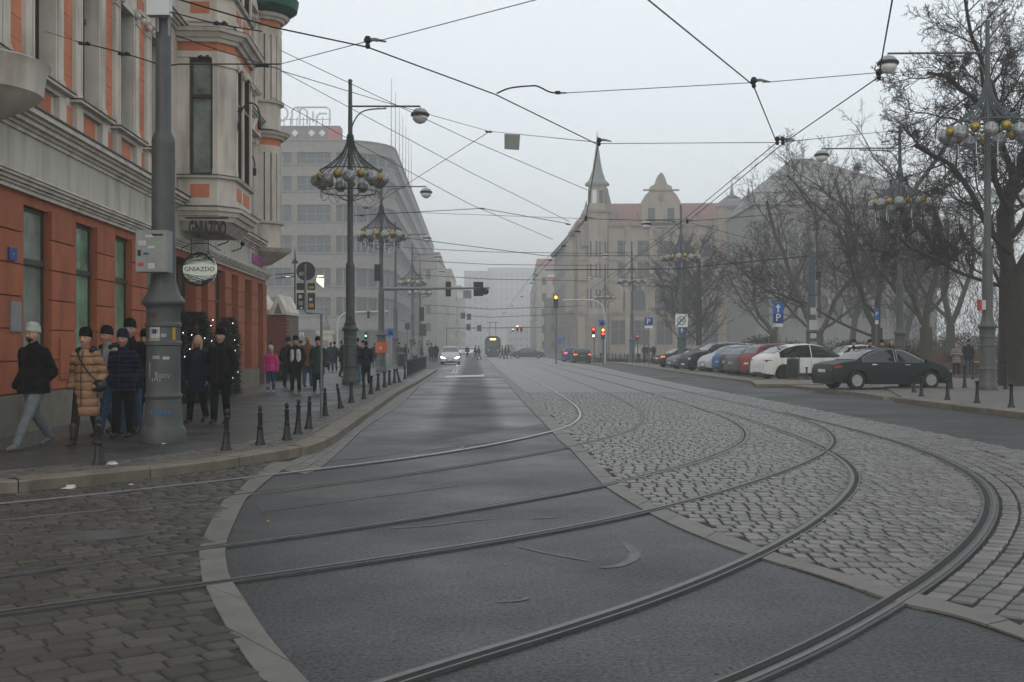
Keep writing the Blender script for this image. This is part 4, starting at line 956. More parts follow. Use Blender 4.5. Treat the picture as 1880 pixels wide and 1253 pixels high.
for i, (px, py, lab) in enumerate(BL):
    pr_ = bp_ if i < 8 or i == 9 else bf_
    x, y = G(px, py, PZ)
    o = copy_tree(pr_, (x, y, PZ-.006), 0, lab, 'black bollards along the left kerb')
    if i == 7: o.rotation_euler = (0, R(-9), 0)
    elif i == 15: o.rotation_euler = (0, R(-14), 0)
    else: o.rotation_euler = (R(rnd.uniform(-1.2,1.2)), R(rnd.uniform(-1.5,1.5)), 0)
    o.scale = (1,1,1.0)
    if i in (1,2,3,4,5): o.scale = (1.0,1.0,.98)
RB = [(1678,720.7,'black bollard under the front of the black sedan'),(1691.6,727.8,'second black bollard from the sedan front'),(1739.5,734,'black bollard right of the sedan front wheel'),(1746,714.6,'black bollard behind, by the sedan bonnet'),(1771,712,'black bollard in front of the woman in grey'),(1786,697,'black bollard by the man in jeans'),(1794,740,'black bollard left of the big right lamp post'),(1846.7,714.6,'black bollard just right of the big lamp post'),(1856.8,748,'rightmost near black bollard'),(1867,692.8,'far black bollard before the grass')]
for i, (px, py, lab) in enumerate(RB):
    x, y = G(px, py, PZ); o = copy_tree(bf_, (x, y, PZ-.004), 0, lab, 'black bollards on the right pavement')
    o.scale = (.95,.95,1.0 if i not in (4,5,7) else 1.4)
x, y = G(1481, 698, .12); copy_tree(bf_, (x, y, .12), 0, 'lone black bollard beside the green litter bin', 'black bollards on the right pavement')
for k in range(13):
    px = 1108+k*7.4+(k%3); py = 663.5+k*.45; x, y = G(px, py, .1)
    o = copy_tree(bf_, (x, y, .1), 0, 'small black bollard in the far row before the crossing, '+['leftmost','second from the left','third from the left','fourth from the left','fifth from the left','sixth from the left','the middle one','sixth from the right','fifth from the right','fourth from the right','third from the right','second from the right','rightmost'][k], 'far row of bollards before the crossing'); o.scale = (1,1,1.45)
for o in (bp_, bf_):
    for c in o.children: bpy.data.objects.remove(c)
    bpy.data.objects.remove(o)
# pedestrian railings
for k, (a, c, lab) in enumerate((((748,694),(765,686),'near black railing panel at the kerb'),((766,685.5),(782,677.5),'far black railing panel at the kerb'))):
    A = Vector((*G(*a, PZ), PZ)); B = Vector((*G(*c, PZ), PZ)); t = thing('railing', lab, 'railing', A, group='kerb railings'); d = B-A; n = 14
    b = MB()
    for z in (.08,.80): b.tube([(0,0,z), (d.x,d.y,z)], .025, 5)
    b.build('rail', M_boll, t); me = MB().cbox((0,0,.44),(.05,.05,.80)).mesh('baluster', M_boll)
    for i in range(n+1): link('baluster', me, t, (d.x*i/n, d.y*i/n, 0))
# ------------------------------------------------------------------ signs
M_signback = mat('sign_back_metal', (.035,.04,.042), .45, .2, 8); M_post = mat('galvanised_post', (.13,.14,.14), .45, .2, 8, metal=.2)
# back-to-camera sign group on the cranked post
Ys = G(590, 768, PZ)[1]; t = thing('sign_post', 'cranked grey post carrying sign backs among the left bollards', 'sign', gpole(590, Ys)); s_ = Ys/FPX
MB().tube([(0,0,0),(0,0,(768-577)*s_),(-27*s_,0,(768-575)*s_),(-29.5*s_,0,(768-570)*s_),(-29.5*s_,0,(768-485)*s_)], .027, 8).build('post', M_post, t)
zc = (768-498)*s_; MB().yprism([(-29*s_+17.5*s_*math.cos(2*PI*k/28), zc+17.5*s_*math.sin(2*PI*k/28)) for k in range(28)], .03, .05).build('round_plate', M_signback, t)
for (x0,x1,y0,y1) in ((544,559,520,533),(564,578,520,533),(544,559,538,569),(564,578,538,569)): MB().box((x0-590)*s_, (x1-590)*s_, .03, .05, (768-y1)*s_, (768-y0)*s_).build('sign_plate', M_signback, t)
for (x, y, w, h, m_) in ((571,528,9,4,M_yel),(571,561,9,7,M_yel),(570,550,6,5,M_white2),(551,545,6,6,M_white2),(552,557,8,8,M_greyst),(553,566,5,4,M_white2),(553,503,9,7,M_greyst)): MB().box((x-w/2-590)*s_,(x+w/2-590)*s_,.025,.029,(768-y-h/2)*s_,(768-y+h/2)*s_).build('sticker', m_, t)
MB().box(-29*s_-.012,-29*s_+.012,.0,.024,(768-533)*s_,(768-485)*s_).build('bracket', M_post, t)
def sign(px, py_foot, z0, Y, label, plates, postx=0, top=None, name='road_sign', post=True):
    X, Yy, Z = gpole(px, Y, z0); t = thing(name, label, 'sign', (X,Yy,Z)); s_ = Y/FPX
    def zz(py): return CAM_H+(HOR-py)*s_-z0
    if post: MB().tube([(0,0,0),(0,0,zz(top))], .035, 7).build('post', M_post, t)
    for (kind, cx, cy_, w, h, m_, extra) in plates:
        x = (cx-px)*s_; z = zz(cy_); w *= s_; h *= s_
        if kind == 'r': p = MB().box(x-w/2, x+w/2, -.075, -.05, z-h/2, z+h/2).build('sign_plate', m_, t)
        elif kind == 'o': p = MB().yprism([(x+w/2*math.cos(2*PI*k/24), z+w/2*math.sin(2*PI*k/24)) for k in range(24)], -.075, -.05).build('sign_plate', m_, t)
        elif kind == 't': p = MB().yprism([(x-w/2, z-h/2),(x+w/2,z-h/2),(x,z+h/2)], -.075,-.05).build('sign_plate', m_, t)
        elif kind == 'txt': text('lettering', extra, h, m_, t, (x,-.08,z), ext=.003, off=.004)
        elif kind == 'arrow': MB().yprism([(x-w*.14,z-h/2),(x+w*.14,z-h/2),(x+w*.14,z+h*.05),(x+w/2,z+h*.05),(x,z+h/2),(x-w/2,z+h*.05),(x-w*.14,z+h*.05)], -.082,-.076).build('arrow', m_, t)
        elif kind == 'ring':
            v = []; 
            for k in range(29): a = 2*PI*k/28; v += [(x+w/2*math.cos(a),-.080,z+w/2*math.sin(a)),(x+w*.41*math.cos(a),-.080,z+w*.41*math.sin(a))]
            MB().add(v, [(2*k,2*k+1,2*k+3,2*k+2) for k in range(28)]).build('ring', m_, t)
        elif kind == 'slash': MB().yprism([(x-w/2,z-h/2),(x-w/2+w*.11,z-h/2),(x+w/2,z+h/2),(x+w/2-w*.11,z+h/2)], -.086,-.081).build('slash', m_, t)
        elif kind == 'chev': MB().yprism([(x-w/2,z-h/2),(x,z+h*.25),(x+w/2,z-h/2),(x+w/2,z-h*.2),(x,z+h/2),(x-w/2,z-h*.2)], -.082,-.076).build('roof_mark', m_, t)
        elif kind == 'walk':
            q = MB(); q.sphere((x, -.08, z+h*.35), h*.10, 6, 5, (1,.2,1)); q.tube([(x,-.08,z+h*.25),(x-w*.02,-.08,z-h*.02)], h*.09, 5); q.tube([(x,-.08,z),(x+w*.16,-.08,z-h*.3)], h*.05, 5); q.tube([(x,-.08,z),(x-w*.18,-.08,z-h*.3)], h*.05, 5); q.build('walking_figure', m_, t)
    return t
M_signblue = mat('sign_blue', (.015,.10,.34), .35, .05); M_signnavy = mat('sign_navy', (.01,.03,.16), .35, .05); M_signw = mat('sign_white', (.55,.57,.58), .4, .05); M_signk = mat('sign_black', (.012,.012,.012), .5, 0)
sign(1428, 694, .1, 53, 'one-way arrow over a P sign with white plate, before the white car', [('r',1428,566,18,20,M_signblue,0),('arrow',1428,566,9,15,M_signw,0),('r',1428,585,18,18,M_signnavy,0),('txt',1428,584,0,19,M_signw,'P'),('r',1428,597.5,17,6,M_signw,0),('r',1423,597.5,3,4,M_red,0)], top=555)
sign(1191, 671, .1, 88, 'parking sign with a roof mark and white plate, left of the parked cars', [('r',1191,590,15,16,M_signnavy,0),('txt',1190,591,0,14,M_signw,'P'),('chev',1191,583,12,3,M_signw,0),('r',1191,600.5,15,5,M_signw,0)], top=580)
sign(1609, 690, .13, 62, 'small blue sign with white plate behind the black sedan', [('r',1609,577,7,22,M_signblue,0),('txt',1609,577,0,10,M_signw,'P'),('r',1609,592,6,7,M_signw,0)], top=565)
sign(1838, 690, .13, 46, 'thin post with two small white plates behind the right lamp post', [('r',1836,594,7,6,M_signw,0),('r',1838,603,8,7,M_signw,0)], top=590)
sign(1250, 640, .3, 82.55, 'square white end-of-zone sign reading 30 with black slash on the lamp post', [('r',1251,589,23,24,M_signw,0),('ring',1251,589,16,16,M_signk,0),('txt',1251,589,0,10,M_signk,'30'),('slash',1251,589,22,22,M_signk,0)], post=False, name='zone_sign')
sign(1250, 640, .3, 82.55, 'round blue sign with white arrow under the zone sign', [('o',1251.5,607,11,11,M_signblue,0),('arrow',1251.5,607,5,8,M_signw,0)], post=False)
sign(716, 655, .15, 80, 'square blue pedestrian crossing sign with white triangle on the left', [('r',717,611,14,15,M_signblue,0),('t',717,610,11,10,M_signw,0),('walk',717,610,6,6,M_signk,0)], top=602)
sign(1106, 664, .1, 104, 'blue pedestrian crossing sign above the right amber signal', [('r',1105,593,12,11,M_signblue,0),('t',1105,593,9,8,M_signw,0)], top=588)
sign(1036, 655, .1, 140, 'far blue crossing sign beside two blue plates', [('r',1028,626,9,10,M_signblue,0),('t',1036,621,6,6,M_signblue,0)], top=618)
sign(643, 640, .3, 43.6, 'dark triangular sign back on the first chandelier lamp post', [('t',643,588,24,19,M_signback,0)], post=False)
# ------------------------------------------------------------------ traffic signals
def lampm(n, c, s): return mat(n, c, .4, 0, emit=c, est=s)
M_amber = lampm('amber_lens', (1.0,.36,.05), 4); M_redl = lampm('red_lens', (1.0,.06,.03), 3); M_greenl = lampm('green_lens', (.3,1.0,.75), 3); M_whitel = lampm('white_lens', (1,.95,.85), 3); M_off = mat('dark_lens', (.02,.02,.02), .3, 0)
def signal(px, py, Y, label, lit=(None,0,0), size=.9, rear=False, name='traffic_signal'):
    c = W(px, py, Y); t = thing(name, label, 'traffic light', c); h = size; w = h*.36
    MB().box(-w/2,w/2,-.08,.10,-h/2,h/2).build('housing', M_signk, t)
    if not rear:
        for k in range(3):
            z = h*.33-k*h*.33; m_ = lit[k] if k < len(lit) and lit[k] else M_off
            MB().yprism([(w*.34*math.cos(2*PI*j/14), z+w*.34*math.sin(2*PI*j/14)) for j in range(14)], -.105,-.085).build('lens', m_, t)
            MB().tube([(w*.38*math.cos(PI*j/6),-.17,z+w*.38*math.sin(PI*j/6)) for j in range(7)], .015, 4).build('visor', M_signk, t)
    else: MB().box(-w*.35,w*.35,.10,.13,-h*.4,h*.4).build('rear_cover', M_signback, t)
    return t
# gantry across the left lane
A = W(700, 531, 66); Bp = W(898, 529, 78)
t = thing('signal_mast', 'long horizontal signal arm reaching over the left lane', 'mast', (A.x, A.y, A.z)); d = Bp-A; MB().tube([(0,0,0), tuple(d)], [.10,.06], 8).build('arm', M_post, t)
for (px, py, lab) in ((823,531,'dark signal on the left part of the long arm'),(874,531,'dark signal at the end of the long arm, left one'),(882.5,531,'dark signal at the end of the long arm, right one')):
    f = (px-700)/198; signal(px, py, 66+12*f-.15, lab, size=.95, rear=False)
for (px, py, w, h, lab) in ((845,540,10,13,'white sign panel hanging from the signal arm'),(858,541,15,15,'greyish sign panel next to the white one on the signal arm')):
    c = W(px, py, 75.3); t = thing('traffic_sign', lab, 'sign', c); s_ = 75/FPX; MB().box(-w*s_/2,w*s_/2,-.02,.02,-h*s_/2,h*s_/2).build('panel', M_signw if w < 12 else M_greyst, t); MB().tube([(0,0,h*s_/2),(0,0,h*s_/2+.12)], .02, 4).build('hanger', M_post, t)
t = thing('camera_head', 'round dark signal seen sideways at the tip of the arm', 'camera', W(890,535,77)); MB().sphere((0,0,0), .28, 10, 8, (1,1,.9)).build('housing', M_signk, t)
# curved white mast left
t = thing('signal_mast', 'pale curved mast arching behind the first chandelier lamp post', 'mast', gpole(620, 84)); s_ = 84/FPX; z0 = PZ
MB().tube(catmull([(0,0,0),(0,0,(637-600)*s_+1.3),(2*s_,0,(637-588)*s_+1.45),(12*s_,0,(637-577)*s_+1.45),(30*s_,0,(637-574)*s_+1.45),(92*s_,0,(637-572)*s_+1.45)], 5), .075, 7).build('mast', M_signw if False else mat('pale_mast', (.34,.35,.35), .5, .1), t)
M_pm = MATS['pale_mast']
signal(676.5, 578, 83.7, 'pale narrow panel hung from the curved mast', size=.5, rear=True)
signal(672, 617, 82, 'pedestrian signal glowing green on the left', (None, M_greenl, None), .55)
t = thing('signal_mast', 'post of the green pedestrian signal', 'mast', gpole(676, 82)); MB().tube([(0,0,0),(0,0,2.6)], .05, 6).build('post', M_post, t)
signal(693, 501, 65.6, 'black double signal on the second left lamp post', size=.95, rear=True); 
signal(774, 577, 98, 'black signal above grey boxes on the left', size=1.2, rear=True)
for px, py, w, h, Y, lab in ((776,606,13,22,98,'dark grey panel under the left signal'),(748,600,9,12,98,'greenish panel beside the fourth left lamp post')):
    t = thing('traffic_sign', lab, 'sign', W(px,py,Y)); s_ = Y/FPX; MB().box(-w*s_/2,w*s_/2,-.1,.1,-h*s_/2,h*s_/2).build('panel', M_signback, t); MB().tube([(0,.1,-h*s_/2),(0,.1,PZ-W(px,py,Y).z)], .05, 6).build('post', M_post, t)
# right signals
t = thing('signal_mast', 'pale mast bending out over the right lanes', 'mast', gpole(1111, 104, .1)); s_ = 104/FPX
MB().tube(catmull([(0,0,0),(0,0,(637-585)*s_+1.4),(-4*s_,0,(637-565)*s_+1.5),(-16*s_,0,(637-554)*s_+1.5),(-35*s_,0,(637-551)*s_+1.5),(-78*s_,0,(637-552)*s_+1.5)], 5), .08, 7).build('mast', M_pm, t)
signal(1020.5, 554, 104, 'large signal glowing amber over the right lanes', (M_amber,None,None), 1.15)
t = thing('signal_mast', 'dark upright post below the large amber signal', 'mast', gpole(1021, 104, 0)); MB().tube([(0,.15,.0),(0,.15,5.2)], .06, 6).build('post', M_pole, t)
signal(1089.5, 611, 100, 'signal with faint red lamp left of the right mast', (M_redl,None,M_whitel), .85); signal(1107, 613, 99, 'signal glowing amber at the foot of the right mast', (M_amber,M_redl,None), .95)
for px, Y, h in ((1091,100,2.5),(1108,99,2.6)):
    t = thing('signal_mast', 'post of the %s signal by the right crossing' % ('red' if px < 1100 else 'lower amber'), 'mast', gpole(px, Y, .1)); MB().tube([(0,.13,0),(0,.13,h)], .05, 6).build('post', M_pole, t)
signal(950, 603, 150, 'far signal with a white lamp above the tram', (M_whitel,None,None), .8); signal(957, 603, 150, 'far signal with a red lamp above the black saloon', (M_redl,None,None), .9); signal(942, 605, 152, 'far small signal left of the red one', (None,M_whitel,None), .6)
signal(1170, 621, 110, 'small red pedestrian signal before the palace', (M_redl,None,None), .5)
t = thing('signal_mast', 'post of the small red pedestrian signal', 'mast', gpole(1171, 110, .1)); MB().tube([(0,.13,0),(0,.13,2.4)], .05, 6).build('post', M_pole, t)
t = thing('signal_mast', 'far horizontal signal arm above the tram', 'mast', W(820,603,150)); MB().tube([(0,0,0),(12.6,0,.1)], .07, 6).build('arm', M_post, t)
t = thing('signal_mast', 'far upright carrying the signal arm on the left', 'mast', gpole(820,150.2,.0)); MB().tube([(0,0,0),(0,0,4.2)], .08, 6).build('post', M_post, t)
for px, py, lab in ((850,580,'far panel seen grey in the fog, left one'),(861,582,'far dark signal hanging over the street'),(860,601,'far dark panel under the hanging signal'),(880,603,'far dark panel on the arm near the tram')):
    t = thing('traffic_sign', lab, 'sign', W(px,py,148)); MB().box(-.28,.28,-.05,.05,-.4,.4).build('panel', M_signback, t)
# slim lantern and iron bracket near the brick annexe
t = thing('street_lamp', 'slim old-fashioned lantern beyond the brick annexe', 'street lamp', gpole(541.5, 70)); b = MB(); b.tube([(0,0,0),(0,0,6.6)], .05, 7); b.build('pole', M_iron, t); MB().lathe([(.22,6.55),(.16,6.7),(.05,6.85),(.03,7.25),(.01,7.5)], n=10).build('lantern_hood', M_iron, t)
t = thing('flag_bracket', 'black iron ladder-like bracket from the building corner', 'bracket', W(505,506,46)); s_ = 46/FPX; MB().tube([(0,0,.04),(36*s_,0,.09)], .018, 5).tube([(0,0,-.12),(36*s_,0,-.05)], .018, 5).tube([(12*s_,0,-.1),(12*s_,0,.06)], .012, 4).tube([(33*s_,0,-.07),(33*s_,0,.08)], .012, 4).build('arm', M_iron, t)
# litter
for px, py, w, lab in ((130,896,.10,'crumpled white paper in the gutter at the left'),(206,853,.09,'white scrap beside the nearest bollard'),(492,957,.02,'small orange leaf on the asphalt'),(240,890,.03,'tiny white scrap under the front kerb'),(300,815,.06,'white litter at the foot of the big pole')):
    z = PZ if py < 857 else .02; x, y = G(px, py, z); t = thing('litter', lab, 'litter', (x,y,z)); b = MB(); n = 9
    b.lathe([(w*.9,0),(w*.6,w*.25),(w*.1,w*.3)], n=7); me = b.mesh('scrap', MATS['sticker_white'] if 'orange' not in lab else M_yel)
    for v in me.vertices: v.co.x += rnd.uniform(-.3,.3)*w; v.co.y += rnd.uniform(-.3,.3)*w; v.co.z *= rnd.uniform(.5,1.4)
    link('scrap', me, t)
# ------------------------------------------------------------------ overhead wires
M_cable = mat('overhead_cable', (.010,.011,.012), .5, 0)
def wire(pts, r, label, name='overhead_wire', sag=.0, cat='wire'):
    P = [W(*p) for p in pts]; t = thing(name, label, cat, P[0]); Q = []
    for i in range(len(P)-1):
        n = 8
        for k in range(n):
            f = k/n; q = P[i].lerp(P[i+1], f); q.z -= sag*4*f*(1-f); Q.append(q-P[0])
    Q.append(P[-1]-P[0]); MB().tube(Q, r, 5).build('cable', M_cable, t); return t
zc_ = 5.6
def cY(py, z=5.6): return FPX*(z-CAM_H)/(HOR-py)
def contact(pts, label, r=.0105, z=5.6): 
    return wire([(px,py,cY(py,z)) for px, py in pts], r, label, 'contact_wire', cat='tram wire')
contact([(290,-12),(500,50),(675,87),(910,174),(1098,266),(1076,400),(985,495),(925,575),(905,610)], 'tram contact wire bending from the top left down to the left track')
contact([(1180,-8),(1383,157),(1426,262)], 'tram contact wire descending from the top centre to the double hanger')
contact([(1640,-10),(1613,142),(1440,262),(1262,408),(1130,500),(1040,560),(960,600)], 'tram contact wire from the top right sweeping to the right track')
contact([(1426,262),(1255,404),(1170,468),(1115,520)], 'second parallel contact wire below the double hanger')
wire([(1076,402,34.8),(1035,452,46),(978,515,65)], .012, 'short heavy feeder wire joining the left track wires')
def ywire(px, py, Y): return (px,py,Y)
wire([(303,122,17.4),(330,118,17.6),(515,118,17.8)], .012, 'dark insulated rod line from the nearest pole')
wire([(515,118,17.8),(675,76,14.8)], .006, 'thin span wire rising right from the pole rod')
wire([(690,77,14.8),(988,-1,13.2)], .006, 'thin span wire leaving at the top centre')
wire([(303,122,17.4),(228,98,18.5),(140,76,20.0)], .011, 'span wire from the facade to the nearest pole'); wire([(140,76,20.0),(0,32,22)], .005, 'thin facade wire at the top left')
wire([(325,66,17.5),(400,92,18.4),(515,128,21)], .010, 'insulated stay falling right from the nearest pole'); wire([(515,130,21),(700,186,27),(893,240,33)], .008, 'long stay from the building to the sign plate wire')
wire([(893,241,33),(1100,262,22.2)], .008, 'span wire carrying the square metal plate'); wire([(1100,264,22.2),(1430,262,21.9)], .007, 'span wire between the left hanger and double hanger'); wire([(1430,262,21.9),(1636,241,34),(1740,205,38)], .008, 'span wire from the double hanger to the right trees')
wire([(303,20,17.4),(400,45,15.8),(480,58,15.2)], .010, 'short insulated stay near the top of the nearest pole')
wire([(1040,171,17.2),(1383,152,17)], .006, 'thin span wire from the curved bracket to the hanger'); wire([(1400,152,17),(1610,134,16.8)], .006, 'thin span wire between the two upper hangers'); wire([(1630,134,16.8),(1750,127,30)], .006, 'thin span wire ending at the right trees')
wire([(515,93,40),(860,256,42),(1080,350,46)], .012, 'long thin wire from the roof corner to the palace side'); wire([(515,130,38),(860,315,44),(1045,407,50)], .012, 'second long thin wire from the facade'); wire([(500,180,40),(860,374,48),(1015,440,56)], .012, 'lower long thin wire from the facade'); wire([(677,383,44),(897,243,33)], .010, 'wire rising from the first lamp post to the plate wire')
wire([(650,396,44),(885,383,46),(1043,411,48)], .014, 'span wire from the first lamp post across the lane'); wire([(745,390,66),(1075,402,60)], .012, 'span wire from the second lamp post'); wire([(705,432,66),(1000,470,70),(1240,470,83)], .02, 'sagging wire across the middle distance')
wire([(1075,402,35),(1260,407,36),(1690,372,50)], .010, 'cross wire in front of the palace roof'); wire([(1000,496,60),(1240,494,60),(1490,470,58)], .028, 'thick dark cross cable to the short papered pole'); wire([(1262,408,36),(1380,440,45),(1490,500,58)], .009, 'thin wire falling to the short papered pole')
for i, (y0, y1, Y) in enumerate(((455,470,90),(478,492,100),(505,520,110),(560,566,130),(575,580,150))): wire([(740+i*12,y0,Y),(900,y0+8,Y),(1110-i*14,y1-4,Y)], .022+.004*i, ['foggy span wire above the long signal arm','foggy span wire just over the signal arm','foggy span wire level with the signal arm','foggy span wire above the tram','lowest foggy span wire above the tram'][i])
def fitting(px, py, Y, label, kind='hanger'):
    s_ = 1.0; t = thing('wire_hanger' if kind == 'hanger' else 'insulator', label, 'wire fitting', W(px,py,Y))
    if kind == 'hanger':
        MB().lathe([(.02,-.09),(.035,-.06),(.025,-.02),(.05,.0),(.05,.03),(.03,.07)], n=8).build('body', M_iron, t); MB().tube([(0,0,.02),(.10,0,.03),(.24,0,.0)], [.028,.022,.012], 6).build('arm', M_post, t)
    else:
        MB().tube([(-.10,0,.0),(.10,0,-.02)], .022, 6).build('body', M_iron, t)
        for dx in (-.05,.05): MB().sphere((dx,0,0), .034, 7, 5).build('disc', M_iron, t)
for px, py, Y, lab in ((675,77,14.8,'hanger on the top left contact wire'),(1384,151,17,'hanger at the upper centre right'),(1614,136,16.8,'hanger below the right lamp head'),(1100,260,22.2,'hanger in front of the palace spire'),(1427,258,21.9,'left hanger of the pair before the right trees'),(1437,258,21.9,'right hanger of the pair before the right trees'),(1076,401,35,'hanger beside the palace tower'),(1262,406,36,'hanger at the chandelier top on the right')): fitting(px, py, Y, lab)
for px, py, Y, lab in ((155,80,19.5,'insulator against the orange facade, left one'),(228,99,18.5,'insulator against the orange facade, right one'),(405,43,15.8,'upper insulator right of the nearest pole'),(482,120,17.8,'insulator at the end of the dark rod'),(375,105,18,'insulator on the stay by the oriel window'),(897,242,33,'insulator left of the square plate'),(1636,241,34,'insulator above the second right lamp post'),(885,383,46,'insulator over the left lane'),(1043,412,48,'insulator before the palace corner'),(672,382,44,'insulator beside the first lamp post'),(664,396,44,'second insulator beside the first lamp post'),(1190,411,36,'insulator next to the right lamp head')): fitting(px, py, Y, lab, 'i')
t = thing('wire_bracket', 'curved dark bar bridging the span wire at the upper centre', 'wire fitting', W(912,172,17.4)); s_ = 17.4/FPX
MB().tube(catmull([(0,0,0),(25*s_,0,10*s_),(65*s_,0,14*s_),(78*s_,0,12*s_),(100*s_,0,2*s_),(128*s_,0,1*s_)], 5), .012, 6).build('bar', M_iron, t); MB().cbox((112*s_,0,1.5*s_),(.08,.02,.05)).build('turnbuckle', M_iron, t)
t = thing('hanging_plate', 'square grey metal plate hanging from a span wire', 'plate', W(940,261,30.5)); s_ = 30.5/FPX; MB().yprism([(-14*s_,15*s_),(-14*s_,-13*s_),(13*s_,-15*s_),(15*s_,13*s_)], -.01,.01).build('plate', mat('dull_plate', (.16,.17,.165), .45, .15, 4, metal=.2), t)
for k, (px, py, Y) in enumerate(((1060,425,39),(1035,452,46),(1010,478,52),(985,505,60),(975,520,66),(958,545,80),(940,562,95),(925,575,110))): fitting(px, py, Y, ['fitting','clamp','joint','knot','coupler','clip','terminal','splice'][k]+' on the left track wires, '+['just below the palace tower','left of the palace gable edge','above the far street','over the far right houses','over the intersection','above the far red signal','over the black saloon','over the tram'][k], 'i')
# ================================================================== VEHICLES
M_tyre = mat('tyre_rubber', (.012,.012,.012), .75, .2, 20, .2, 60); M_rim = mat('alloy_rim', (.30,.31,.31), .35, .1, 10, metal=.5)
M_carglass = mat('car_glass', (.012,.016,.018), .06, .15, 2, spec=.6); M_plastic = mat('black_plastic', (.018,.018,.019), .5, .1, 20); M_chrome = mat('chrome_trim', (.55,.56,.56), .2, 0, metal=.8)
M_taill = mat('tail_lamp', (.25,.012,.012), .15, .1, 10, coat=.5); M_headl = mat('head_lamp', (.45,.47,.48), .1, .1, 10, coat=.5); M_plate_ = mat('number_plate', (.55,.56,.54), .4, .1)
M_tlit = mat('lit_tail_lamp', (1,.08,.03), .2, 0, emit=(1,.10,.04), est=5); M_hlit = mat('lit_head_lamp', (1,1,.95), .2, 0, emit=(1,.97,.9), est=28); M_ind = mat('amber_lamp', (.5,.16,.02), .2, 0)
def paint(name, c): return mat('paint_'+name, c, .42, .05, 3, spec=.16, coat=.07, dirt=.12)
def pch(P, x):
    xs = [p[0] for p in P]; 
    if x <= xs[0]: return P[0][1]
    if x >= xs[-1]: return P[-1][1]
    i = max(k for k in range(len(xs)) if xs[k] <= x); i = min(i, len(xs)-2)
    t = (x-xs[i])/(xs[i+1]-xs[i]); t2 = t*t*(3-2*t)*.35+t*.65; return P[i][1]+(P[i+1][1]-P[i][1])*t2
# profiles: x from rear (0) to front (1); z as share of the height
TYPES = {
 'sedan': dict(top=[(0,.50),(.015,.60),(.10,.665),(.18,.69),(.30,.90),(.38,.975),(.48,1.0),(.58,.97),(.76,.69),(.86,.64),(.95,.56),(.99,.47),(1,.40)], belt=[(0,.50),(.015,.58),(.1,.63),(.3,.655),(.6,.645),(.76,.64),(.86,.61),(.95,.53),(1,.40)], cab=(.18,.76), roof=(.36,.58), glass=[(.235,.50),(.52,.735)]),
 'hatch': dict(top=[(0,.42),(.01,.62),(.05,.72),(.12,.90),(.22,.98),(.40,1.0),(.56,.965),(.74,.70),(.86,.64),(.95,.54),(.99,.45),(1,.38)], belt=[(0,.42),(.01,.58),(.06,.64),(.3,.63),(.6,.61),(.74,.62),(.86,.59),(.95,.50),(1,.38)], cab=(.03,.74), roof=(.16,.56), glass=[(.14,.32),(.335,.50),(.515,.70)]),
 'suv': dict(top=[(0,.42),(.01,.60),(.04,.70),(.10,.91),(.18,.98),(.40,1.0),(.58,.965),(.74,.72),(.86,.68),(.95,.60),(.99,.48),(1,.38)], belt=[(0,.42),(.01,.58),(.06,.63),(.3,.62),(.6,.60),(.74,.62),(.86,.62),(.95,.56),(1,.38)], cab=(.025,.74), roof=(.14,.57), glass=[(.11,.27),(.285,.49),(.505,.71)]),
 'cross': dict(top=[(0,.42),(.01,.56),(.04,.65),(.12,.76),(.24,.92),(.36,.985),(.48,1.0),(.60,.955),(.80,.68),(.90,.60),(.96,.52),(1,.40)], belt=[(0,.42),(.01,.54),(.06,.60),(.3,.61),(.6,.60),(.8,.62),(.9,.56),(.96,.49),(1,.40)], cab=(.08,.80), roof=(.28,.60), glass=[(.15,.475),(.485,.78)]),
 'mpv': dict(top=[(0,.42),(.01,.64),(.03,.80),(.08,.95),(.30,1.0),(.55,.985),(.84,.68),(.93,.56),(.99,.44),(1,.38)], belt=[(0,.42),(.01,.58),(.3,.58),(.6,.57),(.84,.60),(.93,.50),(1,.38)], cab=(.02,.84), roof=(.10,.58), glass=[(.09,.26),(.275,.50),(.515,.76)])}
